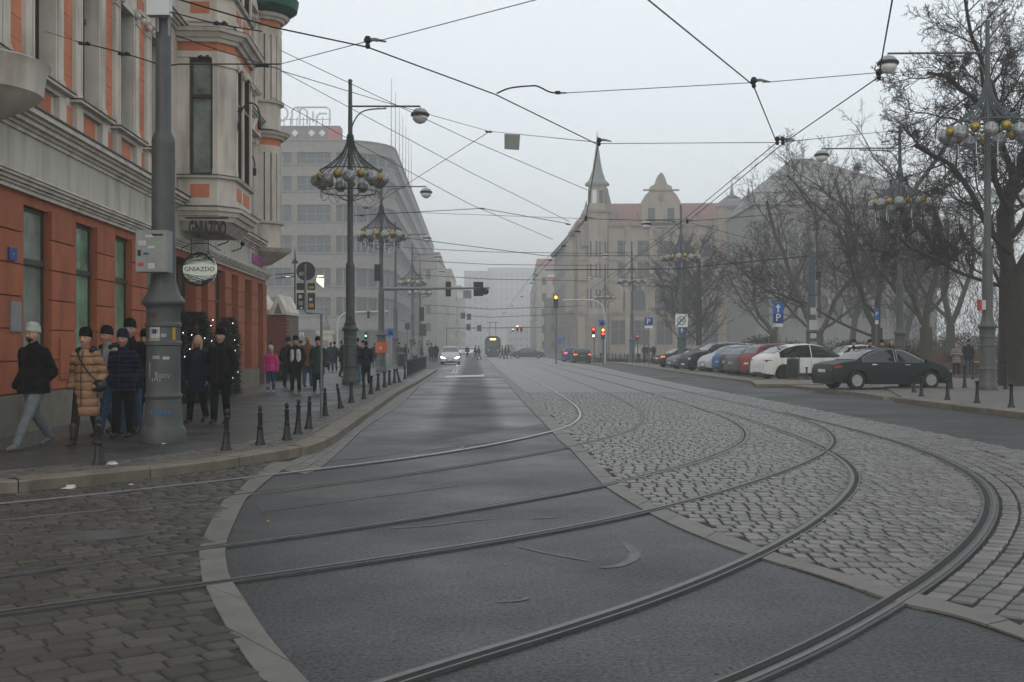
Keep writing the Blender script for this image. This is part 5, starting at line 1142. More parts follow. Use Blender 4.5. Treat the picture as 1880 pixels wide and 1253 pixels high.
def car(loc, heading, typ, Ln, Wd, Ht, col, label, front='off', rear='off', rim=M_rim, chrome=False, rails=False, plate=True, group='parked cars'):
    """heading: direction of the nose in the ground plane"""
    T = TYPES[typ]; t = thing('parked_car' if group == 'parked cars' else 'car', label, 'car', loc, heading, group)
    w0 = Wd/2; zb = .19; R_ = .325 if typ != 'suv' else .35; wx = (.185, .80) if typ != 'mpv' else (.17,.80)
    X = lambda s_: (s_-.5)*Ln
    st = sorted(set([0,.006,.015,.03,.05]+[k/44 for k in range(3,44)]+[.96,.975,.988,.995,1]))
    def hw(s_): 
        e = 1-(max(0,.10-s_)/.10)**2.2*.16-(max(0,s_-.88)/.12)**2.2*.20; return w0*e
    def prof(s_):
        w = hw(s_); zt = pch(T['top'], s_)*Ht; zl = min(pch(T['belt'], s_)*Ht, zt-.004)
        b0 = zb+.05*(abs(s_-.5)*2)**6*2; ar = 0
        for c in wx:
            dx = (s_-c)*Ln; ra = R_+.055
            if abs(dx) < ra: ar = max(ar, R_+math.sqrt(ra*ra-dx*dx))
        z1 = max(b0, ar) if ar > b0 else b0
        cabin = T['cab'][0] < s_ < T['cab'][1]
        h = zt-zl; wr = w*.955-h*(.36 if typ != 'mpv' else .28) if h > .05 else w*.90
        mid = max((b0+zl)/2+.04, z1+.012); zl = max(zl, mid+.02)
        return [(0,b0),(w*.66,b0),(w*.70,z1),(w*.985,z1),(w,max(z1+.006,(z1+mid)/2)),(w,mid),(w*.985,(mid+zl)/2),(w*.955,zl),((w*.955+wr)/2*1.01,(zl+zt)/2) if h > .05 else (w*.93,(zl+zt)/2),(wr,zt-(.035 if h > .1 else .004)),(wr*.86,zt-(.006 if h>.1 else .001)+.004),(wr*.5,zt+.014),(0,zt+.02)]
    ring_ = [prof(s_) for s_ in st]; n = 13; b = MB(); 
    for s_, pr_ in zip(st, ring_):
        x = X(s_); b.v += [(x,y,z) for y, z in pr_]+[(x,-y,z) for y, z in pr_[1:-1][::-1]]
    m = 2*n-2
    for i in range(len(st)-1):
        for j in range(m):
            a = i*m+j; c = i*m+(j+1) % m; b.f.append((a, a+m, c+m, c)); b.mi.append(0)
    b.f.append(tuple(range(m))); b.mi.append(0); k = (len(st)-1)*m; b.f.append(tuple(k+m-1-j for j in range(m))); b.mi.append(0)
    body = b.build('body', col, t, smooth=True, sharp=38)
    # side windows following the tumblehome
    def side(s_, f, off):
        pr_ = prof(s_); (y0,z0),(y1,z1) = pr_[7], pr_[9]; y = y0+(y1-y0)*f; z = z0+(z1-z0)*f; return y+off, z
    for gi_, (g0, g1) in enumerate(T['glass']):
        for sg in (1,-1):
            b = MB(); N_ = 8; v = []
            for q in range(N_+1):
                s_ = g0+(g1-g0)*q/N_
                for f in (.03,.5,.99): y, z = side(s_, f, .010+.012*math.sin(PI*f)); v.append((X(s_), sg*y, z))
            b.add(v, [(3*q+r_,3*q+3+r_,3*q+4+r_,3*q+1+r_)[::(1 if sg < 0 else -1)] for q in range(N_) for r_ in (0,1)]); b.build('side_window', M_carglass, t, smooth=True)
            if chrome:
                b = MB(); top = [(X(g0+(g1-g0)*q/10), sg*side(g0+(g1-g0)*q/10,.95,.014)[0], side(g0+(g1-g0)*q/10,.95,0)[1]) for q in range(11)]; bot = [(X(g0+(g1-g0)*q/10), sg*side(g0+(g1-g0)*q/10,.03,.014)[0], side(g0+(g1-g0)*q/10,.03,0)[1]) for q in range(11)]
                b.tube(top+bot[::-1]+[top[0]], .010, 4); b.build('chrome_trim', M_chrome, t)
    # windscreen and rear window
    for nm, (s0, s1) in (('rear_window',(T['cab'][0]+.015, T['roof'][0]-.02)),('windscreen',(T['roof'][1]+.02, T['cab'][1]-.012))):
        b = MB(); v = []; N_ = 6; M_ = 6
        for q in range(N_+1):
            s_ = s0+(s1-s0)*q/N_; pr_ = prof(s_); wy = pr_[9][0]*.93; zt = pr_[11][1]
            for r_ in range(M_+1):
                f = -1+2*r_/M_; v.append((X(s_)+(.012 if nm == 'windscreen' else -.012), f*wy, zt-.012*abs(f)**3-.01*(abs(f)>.9)+.012))
        b.add(v, [(q*(M_+1)+r_, (q+1)*(M_+1)+r_, (q+1)*(M_+1)+r_+1, q*(M_+1)+r_+1) for q in range(N_) for r_ in range(M_)]); b.build(nm, M_carglass, t, smooth=True)
    # wheels
    for c in wx:
        for sg in (1,-1):
            w = MB(); pts = [(R_*.62,-.10),(R_*.93,-.11),(R_,-.085),(R_,.085),(R_*.93,.11),(R_*.62,.10)]; N_ = 22; v = []
            for k in range(N_):
                a = 2*PI*k/N_; v += [(r_*math.cos(a), y, r_*math.sin(a)) for r_, y in pts]
            w.add(v, [(k*6+j, ((k+1) % N_)*6+j, ((k+1) % N_)*6+j+1, k*6+j+1) for k in range(N_) for j in range(5)])
            wh = w.build('wheel', M_tyre, t, (X(c), sg*(w0-.115), R_), smooth=True, sharp=35)
            q = MB(); q.yprism([(R_*.63*math.cos(2*PI*k/18), R_*.63*math.sin(2*PI*k/18)) for k in range(18)], -.01+sg*.07, .01+sg*.07); q.build('rim_back', M_plastic if rim != 'cap' else M_rim, wh)
            q = MB(); rm = M_rim if rim in (M_rim,'cap') else rim
            for k in range(7 if rim != 'cap' else 14):
                a = 2*PI*k/(7 if rim != 'cap' else 14); ca_, sa_ = math.cos(a), math.sin(a); y_ = sg*.095; ww = .028 if rim != 'cap' else .02
                q.add([(r_*ca_-o_*sa_, y_, r_*sa_+o_*ca_) for r_, o_ in ((.03,-ww),(R_*.6,-ww*.8),(R_*.6,ww*.8),(.03,ww))]+[(r_*ca_-o_*sa_, y_-sg*.02, r_*sa_+o_*ca_) for r_, o_ in ((.03,-ww),(R_*.6,-ww*.8),(R_*.6,ww*.8),(.03,ww))], [(0,1,2,3),(7,6,5,4),(0,4,5,1),(1,5,6,2),(2,6,7,3),(3,7,4,0)])
            q.tube([(R_*.6*math.cos(2*PI*k/18), sg*.09, R_*.6*math.sin(2*PI*k/18)) for k in range(19)], .014, 5); q.sphere((0,sg*.09,0), .05, 8, 5, (1,.4,1)); q.build('rim', rm, wh)
    # bumpers, sills, lamps
    for sg in (1,-1): MB().box(X(wx[0]+.10), X(wx[1]-.10), sg*w0*.99-.012, sg*w0*.99+.012, zb-.01, zb+.10).build('sill', M_plastic if typ in ('suv','cross') else col, t)
    def endpatch(name, s_side, y0, y1, z0, z1, m_, off=.006):
        # patch wrapped on the end of the body
        b = MB(); v = []; N_ = 4
        for q in range(N_+1):
            y = y0+(y1-y0)*q/N_
            # find how far back the surface is at this half-width
            e = 0.0
            for st_ in np.linspace(0, .12, 25):
                s_ = st_ if s_side == 0 else 1-st_
                if hw(s_)*.985 >= abs(y): e = st_; break
            else: e = .12
            for z in (z0, (z0+z1)/2, z1):
                # slope of the nose/tail
                sz = 0
                for st_ in np.linspace(0,.12,25):
                    s_ = st_ if s_side == 0 else 1-st_
                    if pch(T['top'], s_)*Ht >= z: sz = st_; break
                d = max(e, sz); x = X(d)-off if s_side == 0 else X(1-d)+off; v.append((x, y, z))
        f = [(3*q+r_,3*q+3+r_,3*q+4+r_,3*q+1+r_) for q in range(N_) for r_ in (0,1)]
        b.add(v, f); return b.build(name, m_, t, smooth=True)
    zl0, zl1 = (.47,.60) if typ in ('sedan',) else (.46,.60)
    zl0 *= Ht; zl1 *= Ht
    for sg in (1,-1):
        zt_ = pch(T['top'], .012)*Ht
        endpatch('tail_lamp', 0, sg*w0*.58, sg*w0*.965, min(zl0, zt_-.16), min(zl1, zt_-.02), M_tlit if rear == 'lit' else M_taill)
        zf = pch(T['top'], .985)*Ht
        endpatch('head_lamp', 1, sg*w0*.48, sg*w0*.93, zf-.17, zf-.03, M_hlit if front == 'lit' else M_headl)
    endpatch('grille', 1, -w0*.38, w0*.38, .30, .30+.16*Ht/1.5, M_plastic); endpatch('bumper_lower', 1, -w0*.80, w0*.80, .17, .27, M_plastic)
    endpatch('bumper_lower', 0, -w0*.85, w0*.85, .19, .33, M_plastic)
    if plate: endpatch('number_plate', 0, -.26, .26, .62 if typ != 'sedan' else .60, .73 if typ != 'sedan' else .71, M_plate_, .012); endpatch('number_plate', 1, -.26, .26, .36, .47, M_plate_, .016)
    for sg in (1,-1):
        b = MB(); sm = T['glass'][-1][1]+.012; y, z = side(sm, .1, 0); b.sphere((X(sm)-.03, sg*(y+.12), z+.06), .10, 8, 6, (.5,1,.75)); b.build('mirror', col, t, smooth=True)
        for gx in ([.325,.60] if typ == 'sedan' else [.37,.58]):
            pr_ = prof(gx); b = MB(); yy = sg*(pr_[6][0]+.010); b.box(X(gx)-.10, X(gx)+.10, yy-.012, yy+.012, pr_[7][1]-.10, pr_[7][1]-.06); b.build('door_handle', M_chrome if chrome else col, t)
        if rails:
            b = MB(); pts = [(X(s_), sg*(prof(s_)[9][0]*.95), prof(s_)[11][1]+(.05 if .2 < s_ < .55 else .0)) for s_ in (.13,.2,.35,.5,.58)]; b.tube(pts, .018, 5); b.build('roof_rail', M_chrome, t)
    # door seams
    b = MB()
    for gx in ((T['glass'][-1][0]-.012, T['glass'][-1][1]+.02) + ((T['glass'][-2][0],) if len(T['glass']) > 2 else (T['glass'][0][0]+.02,))):
        for sg in (1,-1):
            pr_ = prof(gx); b.tube([(X(gx), sg*(pr_[k][0]+.001), pr_[k][1]) for k in (4,5,6,7)], .006, 3)
    b.build('door_seam', M_plastic, t)
    return t
def carpos(px_rear_or_left, Y, z=.10): return ((px_rear_or_left-CX)/FPX*Y, Y, z)
def place(px, Y, ang, typ, Ln, Wd, Ht, col, label, nose_left=False, z=.10, **k):
    """px: photo column of the left end of the car; ang: degrees its axis turns away from the picture plane"""
    x = (px-CX)/FPX*Y; a = R(ang); cx = x+math.cos(a)*Ln/2; cy_ = Y+math.sin(a)*Ln/2
    return car((cx, cy_, z), a+(PI if nose_left else 0), typ, Ln, Wd, Ht, col, label, **k)
P_dark = paint('dark_green', (.003,.009,.008)); P_white = paint('white', (.55,.56,.55)); P_red = paint('red', (.20,.018,.018)); P_blue = paint('blue', (.02,.09,.24)); P_grey = paint('grey', (.08,.085,.088)); P_black = paint('black', (.012,.013,.014)); P_silver = paint('silver', (.33,.345,.35)); P_dgrey = paint('dark_grey', (.045,.048,.05))
place(1509, 40.6, 13, 'sedan', 4.72, 1.82, 1.46, P_dark, 'dark green-black saloon with chrome window frames nearest the camera', rim='cap', chrome=True)
place(1390, 53.0, 12, 'cross', 4.75, 1.92, 1.63, P_white, 'white crossover with black side windows behind the green bin', rim=MATS['black_plastic'])
place(1370, 57.2, 14, 'suv', 4.55, 1.84, 1.66, P_red, 'red off-roader with a tall tail lamp left of the white crossover')
place(1341, 60.2, 16, 'hatch', 4.3, 1.8, 1.50, P_grey, 'grey hatchback with a glowing red tail lamp left of the red car', rear='lit' if False else 'off')
place(1330, 62.9, 16, 'hatch', 4.2, 1.78, 1.48, P_black, 'black hatchback squeezed between the blue and the grey car')
place(1317, 65.6, 16, 'hatch', 4.1, 1.75, 1.52, P_blue, 'blue hatchback with red tail lamp in the parked row')
place(1290, 68.3, 17, 'cross', 4.4, 1.8, 1.60, P_silver, 'silver crossover facing the road in the parked row', nose_left=True, z=.1)
place(1254, 71.5, 15, 'suv', 4.8, 1.93, 1.72, P_black, 'black off-roader with bright roof rail facing the road', nose_left=True, rails=True)
place(1229, 77.0, 14, 'hatch', 4.4, 1.8, 1.45, P_grey, 'grey car facing the road left of the black off-roader', nose_left=True, chrome=True)
place(1206, 83.5, 14, 'sedan', 4.5, 1.8, 1.42, P_black, 'black saloon at the far end of the parked row with red lamp showing', rear='lit')
place(1517, 63, 10, 'cross', 4.3, 1.8, 1.60, P_white, 'white car half hidden behind the black saloon')
place(1262, 92, 10, 'hatch', 4.2, 1.78, 1.62, P_red, 'dark red car whose roof shows behind the parked row')
place(1330, 88, 10, 'suv', 4.6, 1.85, 1.74, P_silver, 'pale car roof showing behind the black off-roader')
# moving cars
def drive(px, Y, hd, typ, Ln, Wd, Ht, col, label, **k): return car(((px-CX)/FPX*Y, Y, 0), hd, typ, Ln, Wd, Ht, col, label, group='cars on the road', **k)
drive(827, 104, R(-90)+.03, 'mpv', 4.2, 1.74, 1.62, paint('pale_silver', (.36,.38,.40)), 'silver people carrier coming towards the camera with headlights on', front='lit')
drive(1066, 113, R(90)+.03, 'hatch', 4.3, 1.74, 1.46, P_black, 'dark hatchback driving away with brake lights lit', rear='lit')
drive(1048, 124, R(90)+.03, 'hatch', 4.2, 1.76, 1.62, paint('deep_blue', (.03,.05,.16)), 'blue hatchback just ahead of the braking dark one', rear='lit')
drive(970, 157, R(-3), 'sedan', 4.75, 1.8, 1.44, P_dgrey, 'dark saloon crossing the junction in front of the tram')
drive(851, 210, R(-90), 'hatch', 4.2, 1.74, 1.5, P_silver, 'tiny pale car with headlights far down the left lane', front='lit'); drive(866, 225, R(-90), 'hatch', 4.2, 1.74, 1.45, P_white, 'second tiny pale car beside the walkers far off', front='lit')
drive(935, 200, R(-90), 'mpv', 4.6, 1.8, 2.0, P_grey, 'grey van right of the tram in the fog')
# glows under headlights come from real reflection of the lamps
# tram ------------------------------------------------------------------------
Yt = 176; t = thing('tram', 'old dark tram with lit destination board on the far track', 'tram', ((905-CX)/FPX*Yt, Yt, 0), .03)
M_tram = mat('tram_paint', (.018,.024,.022), .4, .2, 3, coat=.3); M_board = mat('destination_board', (1,.75,.25), .5, 0, emit=(1,.8,.35), est=2.2)
b = MB(); P = [(-1.15,.35),(1.15,.35),(1.2,1.0),(1.2,2.6),(1.0,3.05),(.6,3.25),(-.6,3.25),(-1.0,3.05),(-1.2,2.6),(-1.2,1.0)]; b.yprism(P, 0, 14); b.build('body', M_tram, t)
MB().box(-.95,.95,-.03,.005,1.5,2.45).build('windscreen', M_carglass, t); MB().box(-.45,.45,-.05,-.005,2.62,2.88).build('destination_board', M_board, t)
for x in (-.7,.7): MB().yprism([(x+.11*math.cos(2*PI*k/12), 1.1+.11*math.sin(2*PI*k/12)) for k in range(12)], -.04, 0).build('head_lamp', M_headl, t)
MB().box(-.9,.9,-.06,.2,.12,.38).build('fender', M_plastic, t)
b = MB(); b.tube([(-.5,2,3.3),(-.5,4.2,4.2),(-.4,2.6,5.4)], .04, 5); b.tube([(.5,2,3.3),(.5,4.2,4.2),(.4,2.6,5.4)], .04, 5); b.tube([(-.8,2.6,5.4),(.8,2.6,5.4)], .04, 5); b.build('pantograph', M_iron, t)
# ================================================================== PEOPLE
M_skin = mat('skin', (.36,.20,.14), .55, .08, 8); M_hairb = mat('blond_hair', (.30,.20,.09), .6, .25, 30); M_haird = mat('dark_hair', (.02,.014,.01), .5, .2, 30)
M_shoe = mat('dark_shoe', (.018,.016,.015), .5, .2, 20); M_eye = mat('eye_dark', (.02,.012,.01), .3, 0); M_lip = mat('lips', (.25,.06,.05), .5, 0)
def cloth(name, c, bump=.35): return mat('cloth_'+name, c, .85, .22, 9, bump, 26, spec=.08)
def quilt(name, c, per):            # quilted down coat: stitched horizontal baffles
    m = cloth('quilted_'+name, c, .2); nt = m.node_tree; N = nt.nodes.new; K = nt.links.new; b = nt.nodes['Principled BSDF']
    tcn = N('ShaderNodeTexCoord'); nz = N('ShaderNodeTexNoise'); nz.inputs['Scale'].default_value = 7; sp = N('ShaderNodeSeparateXYZ'); K(tcn.outputs['Object'], sp.inputs[0]); K(tcn.outputs['Object'], nz.inputs['Vector'])
    q = N('ShaderNodeMath'); q.operation = 'MULTIPLY_ADD'; q.inputs[1].default_value = .05; K(nz.outputs['Fac'], q.inputs[0]); K(sp.outputs[2], q.inputs[2])
    w = N('ShaderNodeMath'); w.operation = 'MULTIPLY'; w.inputs[1].default_value = PI/per; K(q.outputs[0], w.inputs[0]); s_ = N('ShaderNodeMath'); s_.operation = 'SINE'; K(w.outputs[0], s_.inputs[0]); ab = N('ShaderNodeMath'); ab.operation = 'ABSOLUTE'; K(s_.outputs[0], ab.inputs[0])
    pw = N('ShaderNodeMath'); pw.operation = 'POWER'; pw.inputs[1].default_value = .45; K(ab.outputs[0], pw.inputs[0])
    bp = N('ShaderNodeBump'); bp.inputs['Strength'].default_value = 1.0; bp.inputs['Distance'].default_value = .035; K(pw.outputs[0], bp.inputs['Height']); K(bp.outputs[0], b.inputs['Normal'])
    return m
def cap(b, a, c, r0, r1, n=12, ey=1.0, puff=0, pamp=.09, fl=1.0):
    """rounded tapering limb; ey flattens it front to back"""
    a, c = Vector(a), Vector(c); d = c-a; Ln = d.length; k = max(5, int(Ln/.022) if puff else 6); P = []; Rr = []
    dn = d.normalized() if Ln > 1e-6 else Vector((0,0,1))
    for i in range(4): q = 1-(i/4); P.append(a-dn*r0*math.sin(q*PI/2)); Rr.append(max(r0*math.cos(q*PI/2), .002))
    for i in range(k+1):
        f = i/k; m = 1+(pamp*abs(math.sin(f*Ln/puff*PI))-pamp/2 if puff else 0); P.append(a+d*f); Rr.append((r0+(r1-r0)*f)*m)
    for i in range(1, 5): q = i/4; P.append(c+dn*r1*fl*math.sin(q*PI/2)); Rr.append(max(r1*math.cos(q*PI/2), .002))
    n0 = len(b.v); b.tube(P, Rr, n)
    if ey != 1.0:
        cy_ = [None]*(len(b.v)-n0)
        for i in range(len(P)):
            for j in range(n):
                q = n0+i*n+j; x, y, z = b.v[q]; b.v[q] = (x, P[i].y+(y-P[i].y)*ey, z)
def fused(name, b, m, parent, vox):
    o = b.build(name, m, parent, smooth=True); md = o.modifiers.new('r', 'REMESH'); md.mode = 'VOXEL'; md.voxel_size = vox; md.use_smooth_shade = True
    sm = o.modifiers.new('s', 'SMOOTH'); sm.factor = .5; sm.iterations = 2 if vox < .02 else 1; BAKE.append(o); return o
def person(loc, label, face=0.0, H=1.75, coat=None, trs=None, coatlen=.72, fat=1.0, stride=.3, hat=None, hair=None, hairlen=0, shoe=M_shoe, hands='pocket', near=True, puff=0, fur=None, bag=None, phase=1, collar=True, boots=None, glove=None, vest=None, pom=None, group=None, rucksack=None, beard=False):
    """face: rotation about z; 0 looks at the camera (towards -y)"""
    s = H/1.75; t = thing('person', label, 'person', loc, face, group); vox = .015 if near else .034
    V = lambda x, y, z: Vector((x*s, y*s, z*s))
    st = stride; zl = -.0
    # legs: +y is behind; the front foot is at -y
    hipz, kz, az = .92, .50, .09
    feet = {1: (phase*st*.5), -1: (-phase*st*.5)}
    legs = {}
    for sd in (1,-1):
        fy = feet[sd]; lift = .0
        back = fy > 0
        ank = V(sd*.10, fy, az+(.06*min(1,st*2) if back and st > .15 else 0)); kn = V(sd*.10, fy*.42-(.05 if back else .03)*min(1,st*3), kz); hip = V(sd*.095, 0, hipz-.02)
        legs[sd] = (hip, kn, ank, back)
    # body: one continuous figure under the clothes
    b = MB(); hy = -.02
    cap(b, V(0,0,.95), V(0,0,1.30), .12*s, .12*s, ey=.68); cap(b, V(-.11,0,1.37), V(.11,0,1.37), .05*s, .05*s)
    cap(b, V(0,0,1.40), V(0,hy,1.56), .055*s, .05*s)
    b.sphere(V(0,hy-.005,1.655), .104*s, 16, 12, (.82,.95,1.18)); b.sphere(V(0,hy-.045,1.60), .058*s, 10, 8, (.95,.95,.9)); b.sphere(V(0,hy-.062,1.575), .034*s, 8, 6)
    cap(b, V(0,hy-.094,1.665), V(0,hy-.112,1.628), .011*s, .016*s, 8)
    for sd in (1,-1): b.sphere(V(sd*.082,hy,1.645), .022*s, 8, 6, (.5,.8,1.3)); b.sphere(V(sd*.038,hy-.07,1.625), .028*s, 8, 6)
    for sd in (1,-1):
        hip, kn, ank, back = legs[sd]; cap(b, hip, kn, .075*s, .052*s); cap(b, kn, ank, .05*s, .034*s); cap(b, ank, ank+V(0,-.09,-.05), .030*s, .020*s)
    sw = {1: -phase*st*.35, -1: phase*st*.35}; ARM = {}
    for sd in (1,-1):
        sh = V(sd*.172*fat**.5, 0, 1.385)
        if hands == 'pocket': el = V(sd*(.238*fat**.6), .09, 1.11); wr = V(sd*.20*fat**.6, -.10, .93)
        elif hands == 'front': el = V(sd*.26, .02, 1.13); wr = V(sd*.10, -.22, 1.18)
        elif hands == 'hold': el = V(sd*.25, .03, 1.13); wr = V(sd*.14, -.24, 1.08) if sd > 0 else V(-.22,-.03,.86)
        else: el = V(sd*.245*fat**.4, .03+sw[sd]*.35, 1.13); wr = V(sd*.255*fat**.4, sw[sd]-.02, .87)
        ARM[sd] = (sh, el, wr); cap(b, sh, el, .048*s, .038*s); cap(b, el, wr, .036*s, .027*s)
        if hands != 'pocket':
            d = (wr-el).normalized(); pl_ = wr+d*.045*s; cap(b, wr+d*.01, pl_, .030*s, .034*s, 8, ey=1)
            u = V(0,-1,0).normalized(); sid = d.cross(Vector((sd,0,0))).normalized()
            for k in range(4):
                o_ = sid*(k-1.5)*.018*s; ln = (.060,.072,.070,.055)[k]*s; p0 = pl_+o_+d*.02*s; p1 = p0+d*ln*.5; p2 = p1+(d*.8-Vector((sd,0,0))*.5).normalized()*ln*.55
                cap(b, p0, p1, .0095*s, .009*s, 6); cap(b, p1, p2, .009*s, .0075*s, 6)
            tb_ = wr+d*.02*s-sid*.030*s; cap(b, tb_, tb_+(d*.7-sid*.5)*.05*s, .011*s, .009*s, 6)
    body = fused('body', b, M_skin, t, .0135 if near else .032)
    if near:
        for sd in (1,-1):
            MB().sphere(V(sd*.034,hy-.090,1.662), .0125*s, 8, 6, (1.3,.7,.8)).build('eye', M_eye, body); q = MB(); cap(q, V(sd*.018,hy-.098,1.690), V(sd*.048,hy-.088,1.692), .0065*s, .005*s, 6); q.build('eyebrow', hair or M_haird, body)
        q = MB(); cap(q, V(-.022,hy-.102,1.598), V(.022,hy-.102,1.598), .008*s, .008*s, 6); q.build('mouth', M_lip, body)
    if beard:
        q = MB(); q.sphere(V(0,hy-.046,1.588), .060*s, 12, 8, (1.0,1.0,.72)); q.sphere(V(0,hy-.064,1.572), .036*s, 10, 8); cap(q, V(-.03,hy-.098,1.612), V(.03,hy-.098,1.612), .008*s, .008*s); q.build('beard', M_haird, body, smooth=True)
    # trousers
    b = MB(); b.sphere(V(0,0,.93), .165*s*fat**.5, 12, 8, (1,.72,.8))
    lw = 1.25 if boots is None else 1.1
    for sd in (1,-1):
        hip, kn, ank, back = legs[sd]; cap(b, hip, kn, .098*s*fat**.5, .070*s*lw*.9, puff=.09, pamp=.05); cap(b, kn, ank+V(0,0,.01), .068*s*lw*.9, .052*s*lw, puff=.05, pamp=.09)
    fused('trousers', b, trs, t, vox)
    for sd in (1,-1):
        hip, kn, ank, back = legs[sd]; b = MB(); tilt = .05 if back and st > .15 else 0
        cap(b, ank+V(0,.03,-.035+tilt*.4), ank+V(0,-.16,-.052-tilt*.8+.0), .046*s, .038*s, 10); cap(b, ank+V(0,.01,-.015), ank+V(0,-.09,-.04-tilt*.4), .048*s, .042*s, 10); cap(b, ank+V(0,.0,-.01), ank+V(0,0,.02 if boots is None else .22), .048*s, .05*s if boots is None else .062*s, 10)
        o = fused('shoe' if boots is None else 'boot', b, boots or shoe, t, vox)
    # coat with sleeves
    b = MB(); hem = 1.42-coatlen; wst = .165*fat
    if hem < .93:
        cap(b, V(0,.0,1.33), V(0,.0,1.02), .160*s*fat, .158*s*fat, ey=.74, puff=puff); cap(b, V(0,0,1.04), V(0,0,hem+.04), .165*s*fat, .195*s*fat, ey=.80, puff=puff, fl=.12)
        zc = hem+.02
        q0 = len(b.v); b.tube([V(0,0,hem+.22), V(0,0,hem)], [.18*s*fat, .20*s*fat], 16)
        for i in range(q0, len(b.v)): b.v[i] = (b.v[i][0], b.v[i][1]*.80, b.v[i][2])
    else: cap(b, V(0,.0,1.33), V(0,.0,hem+.02), .166*s*fat, .176*s*fat, ey=.86, puff=puff, fl=.15)
    cap(b, V(-.125*fat**.7,0,1.375), V(.125*fat**.7,0,1.375), .078*s, .078*s, ey=.95); cap(b, V(0,0,1.40), V(0,0,1.47), .11*s, .08*s, ey=.9)
    for sd in (1,-1):
        sh, el, wr = ARM[sd]; f2 = fat**.6; cap(b, sh+V(-sd*.01,0,0), el, .082*s*f2, .070*s*f2, puff=puff); cap(b, el, wr+(wr-el).normalized()*(.02 if hands == 'pocket' else -.01), .070*s*f2, .054*s*f2, puff=puff)
    if collar: cap(b, V(0,.0,1.44), V(0,.0,1.50), .088*s, .082*s, ey=.9)
    ct = fused('coat', b, coat, t, vox)
    if near:
        q = MB(); q.tube([V(0,-.150*fat-.003,max(hem+.02,.6)), V(0,-.162*fat-.003,1.0), V(0,-.142*fat-.005,1.3), V(0,-.1,1.46)], .006, 4); q.build('zip', M_iron, t)
    if vest:
        for sx in (.085,-.085): q = MB(); cap(q, V(sx,-.025,1.33), V(sx,-.025,1.02), .095*s, .095*s, ey=1.35); fused('light_panel', q, vest, t, vox)
    if fur:
        q = MB(); 
        for k in range(14):
            a = -PI*.15+PI*1.3*k/13; q.sphere(V(.125*math.cos(a), .02+.10*math.sin(a), 1.475+.02*math.sin(a)), .052*s, 8, 6)
        fused('fur_collar', q, fur, t, vox)
    if hair:
        q = MB(); q.sphere(V(0,hy+.018,1.675), .105*s, 14, 10, (.84,.95,1.15))
        if hairlen:
            for sd in (1,-1): cap(q, V(sd*.080,hy+.01,1.66), V(sd*.092,hy-.03,1.66-hairlen), .036*s, .028*s)
            cap(q, V(0,hy+.06,1.64), V(0,hy+.08,1.64-hairlen), .07*s, .06*s)
        fused('hair', q, hair, t, vox)
    if hat:
        q = MB(); q.lathe([(.100*s,-.01*s),(.107*s,.0),(.107*s,.04*s),(.103*s,.045*s),(.104*s,.07*s),(.097*s,.100*s),(.078*s,.130*s),(.045*s,.148*s),(.004,.154*s)], V(0,hy+.012,1.688), 18)
        for i in range(len(q.v)): x, y, z = q.v[i]; q.v[i] = (x*.93, (y-hy*s)*1.08+hy*s, z-(y-hy*s)*.12)
        ho_ = q.build('hat', hat, t, smooth=True)
        if pom: MB().sphere(V(0,hy+.01,1.895), .042*s, 8, 6).build('pompom', pom, ho_, smooth=True)
    if bag:
        q = MB(); q.tube([V(-.12,-.05,1.47), V(-.03,-.145,1.33), V(.12,-.165,1.12), V(.225,-.10,1.0)], .011, 5); q.build('bag_strap', bag, t)
        q = MB(); q.sphere(V(.27,-.10,.93), .13*s, 12, 8, (1.0,.5,.75)); q.build('handbag', bag, t, smooth=True)
    if rucksack: q = MB(); q.sphere(V(0,.20,1.22), .2*s, 12, 10, (.85,.6,1.2)); q.build('rucksack', rucksack, t, smooth=True)
    return t
def at(px, py, z=PZ): return (*G(px, py, z), z)
C_black = cloth('black', (.004,.004,.005)); C_navy = cloth('navy', (.007,.012,.028)); C_camel = quilt('camel', (.235,.135,.078), .12); C_gsw = cloth('grey_sweat', (.11,.122,.13)); C_jean = cloth('jeans', (.030,.055,.095)); C_pink = cloth('pink', (.55,.04,.20), .2)
C_grey = cloth('grey', (.20,.20,.20)); C_green = cloth('dark_green', (.010,.035,.024)); C_brown = cloth('brown', (.13,.06,.028)); C_white = cloth('white', (.42,.42,.42)); C_maroon = cloth('maroon', (.04,.018,.018)); C_lil = cloth('lilac', (.30,.28,.42)); C_lgrey = cloth('beanie_grey', (.30,.30,.28)); C_taupe = quilt('taupe', (.19,.175,.175), .09); C_bq = quilt('black', (.004,.004,.005), .13); C_nq = quilt('navy', (.007,.013,.030), .075); C_ljean = cloth('light_jeans', (.10,.17,.25)); C_olive = cloth('olive', (.05,.05,.04))
M_furb = mat('black_fur', (.012,.011,.011), .9, .4, 40, .9, 80); M_furw = mat('white_fur', (.50,.49,.46), .9, .2, 40, .9, 80); M_leather = mat('black_leather', (.01,.01,.01), .35, .1, 10); M_bootb = mat('brown_boot', (.035,.022,.018), .35, .2, 10)
person(at(62,824), 'man in a black puffer jacket, grey beanie and grey joggers, leftmost walker', R(-24), 1.72, C_bq, C_gsw, .62, 1.27, .80, hat=C_lgrey, shoe=mat('grey_trainer',(.10,.10,.105),.6,.1), puff=.12, phase=-1, beard=True)
person(at(158,818), 'smiling woman in a camel quilted coat with black fur collar and handbag', R(-6), 1.66, C_camel, cloth('tights',(.015,.013,.013)), .96, 1.05, .42, hat=C_black, hair=M_haird, puff=.13, fur=M_furb, bag=M_leather, boots=M_bootb, phase=1)
person(at(197,800), 'person in a light grey coat and blue jeans just behind the camel coat', R(-25), 1.72, C_grey, C_jean, .80, .98, .55, hat=C_black, fur=M_furb, phase=-1)
